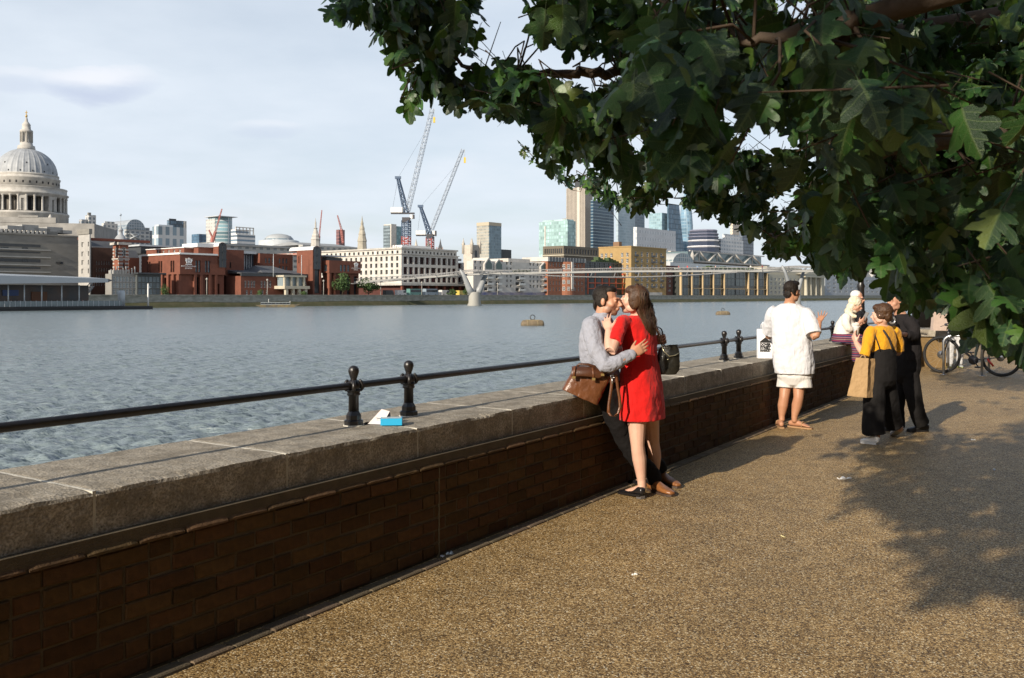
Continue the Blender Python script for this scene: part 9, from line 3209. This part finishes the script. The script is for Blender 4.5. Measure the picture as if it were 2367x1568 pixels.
def lamp_standard():
 c = WP(17.6, BRICK_N + .42, COPE_Z)
 root = tag(empty('ornate_lamp_post', c), 'dark cast iron lamp post with flared base on the coping beyond the seated pair', 'lamp post')
 MB().lathe([(.24, 0), (.24, .05), (.19, .07)], 8, smooth=False).build('plinth', M_COPE, root)
 MB().lathe([(.17, .07), (.18, .12), (.13, .20), (.10, .34), (.085, .42), (.095, .46), (.07, .50), (.06, .9), (.075, .95), (.055, 1.0), (.048, 2.4), (.07, 2.5), (.04, 2.6)], 16).build('column', M_IRON, root)
 MB().tube([(-.4, 0, 1.55), (-.2, 0, 1.62), (0, 0, 1.58), (.2, 0, 1.62), (.4, 0, 1.55)], .022, 8).build('ladder_bar', M_IRON, root)
 MB().lathe([(.05, 2.6), (.20, 2.75), (.23, 3.0), (.18, 3.2), (.05, 3.3), (.02, 3.4)], 12).build('globe', mat('lamp_glass', (.7, .68, .6), .2), root)


lamp_standard()


def fence(s0, s1, n, h, name, label):
 root = tag(empty(name, WP(s0, n, 0), RZW), label, 'railings')
 L = s1 - s0
 for z in (.35, h - .08):
  MB().box(0, L, -.015, .015, z, z + .03).build('bar', M_IRON, root)
 me = MB().tube([(0, 0, .02), (0, 0, h - .04), (0, 0, h + .05)], [.011, .011, .002], 6).mesh('upright'); me.materials.append(M_IRON)
 k = int(L / .13)
 for i in range(k + 1):
  o = link('upright', me, root); o.location = (L * i / k, 0, 0)


fence(23.0, 29.0, BRICK_N + .4, 1.5, 'iron_railings', 'upright dark iron railings beyond the stone pier')
# packets on the coping
pk = tag(empty('blue_packet', P(905, 984, 5.37)), 'small bright blue packet with pale top lying on the coping', 'packet')
pk.location.z = COPE_Z + .006; pk.rotation_euler = (0, 0, .08)
m = MB(); m.box(-.063, .063, -.042, .042, 0, .040)
m.build('carton', mat('blue_card', (.02, .36, .62), .45), pk)
m = MB(); m.add([(-.058, -.036, .0405), (.058, -.036, .0405), (.058, .036, .0405), (-.058, .036, .0405)], [(0, 1, 2, 3)]); m.build('printed_top', mat('packet_print', (.35, .60, .72), .5, var=1, vscale=26, col2=(.60, .45, .35)), pk)
wc = tag(empty('white_carton', P(872, 978, 5.42)), 'torn open white carton leaning between the railing posts', 'carton')
wc.location.z = COPE_Z + .006
A = lambda x, y, dy=0.0: P(x, y, 5.40 + dy) - wc.location
m = MB()
m.add([A(850, 986, -.02), A(884, 990, -.04), A(901, 951, .02), A(882, 946, .04)], [(0, 1, 2, 3), (3, 2, 1, 0)])
m.add([A(901, 951, .02), A(884, 990, -.04), A(905, 978, .09)], [(0, 1, 2), (2, 1, 0)], 1)
m.add([A(850, 986, -.02), A(838, 984, .0), A(846, 979, .06), A(858, 980, .06)], [(0, 1, 2, 3), (3, 2, 1, 0)])
V = [(v[0], v[1], max(v[2], .001)) for v in m.v]; m.v = V
m.build('panel', [mat('white_carton_card', (.66, .60, .58), .6), mat('grey_carton_card', (.22, .22, .25), .6)], wc)
m = MB()
for q in range(2):
 a_, b_ = A(868 + q * 3, 966 + q * 5, -.012), A(884 + q * 3, 968 + q * 5, -.018)
 m.tube([a_, b_], .0016, 4)
m.build('printed_lines', mat('grey_print', (.2, .2, .22), .6), wc)


def litter(px, py, L, W, h, rz, colr, name, label):
 Y = CAM_Z * F / (py - HY)
 c = P(px, HY, Y)
 m = MB(); n = 6; V, Fc = [], []
 rg = random.Random(px)
 for i in range(n + 1):
  x = L * (i / n - .5)
  z = .002 + h * abs(math.sin(i * 2.1 + px))
  w = W * (.5 + .5 * rg.random())
  V += [(x, -w, z), (x, w, z + h * rg.random()), (x, w * .9, z * .4), (x, -w * .9, .0005)]
 for i in range(n):
  for k_ in range(4):
   a, b = i * 4 + k_, i * 4 + (k_ + 1) % 4
   Fc.append((a, b, b + 4, a + 4))
 m.add(V, Fc)
 o = m.build(name, mat('litter_' + name + str(px), colr, .7)); o.location = (c.x, c.y, .001); o.rotation_euler = (0, 0, rz)
 tag(o, label, 'litter')


litter(1952, 1108, .12, .016, .012, .2, (.75, .74, .72), 'crumpled_tissue', 'crumpled white tissue on the sunlit paving')
litter(1467, 1330, .035, .006, .006, .4, (.75, .74, .70), 'cigarette_end', 'white cigarette end on the paving below the couple')
litter(2298, 1088, .05, .010, .008, 1.0, (.72, .73, .75), 'paper_scrap', 'tiny white paper scrap in the tree shade')
litter(1040, 1284, .045, .016, .012, .3, (.60, .66, .68), 'foil_scrap', 'small silvery scrap at the foot of the wall')
litter(1022, 1290, .03, .012, .008, 1.2, (.70, .70, .70), 'paper_pellet', 'tiny white pellet beside the silvery scrap')
litter(1810, 1242, .035, .008, .006, 2.0, (.6, .55, .3), 'yellow_stub', 'small yellowish stub on the paving right of the couple')
litter(2250, 1018, .05, .010, .008, .1, (.74, .74, .72), 'paper_strip', 'small white strip near the walkers’ feet')
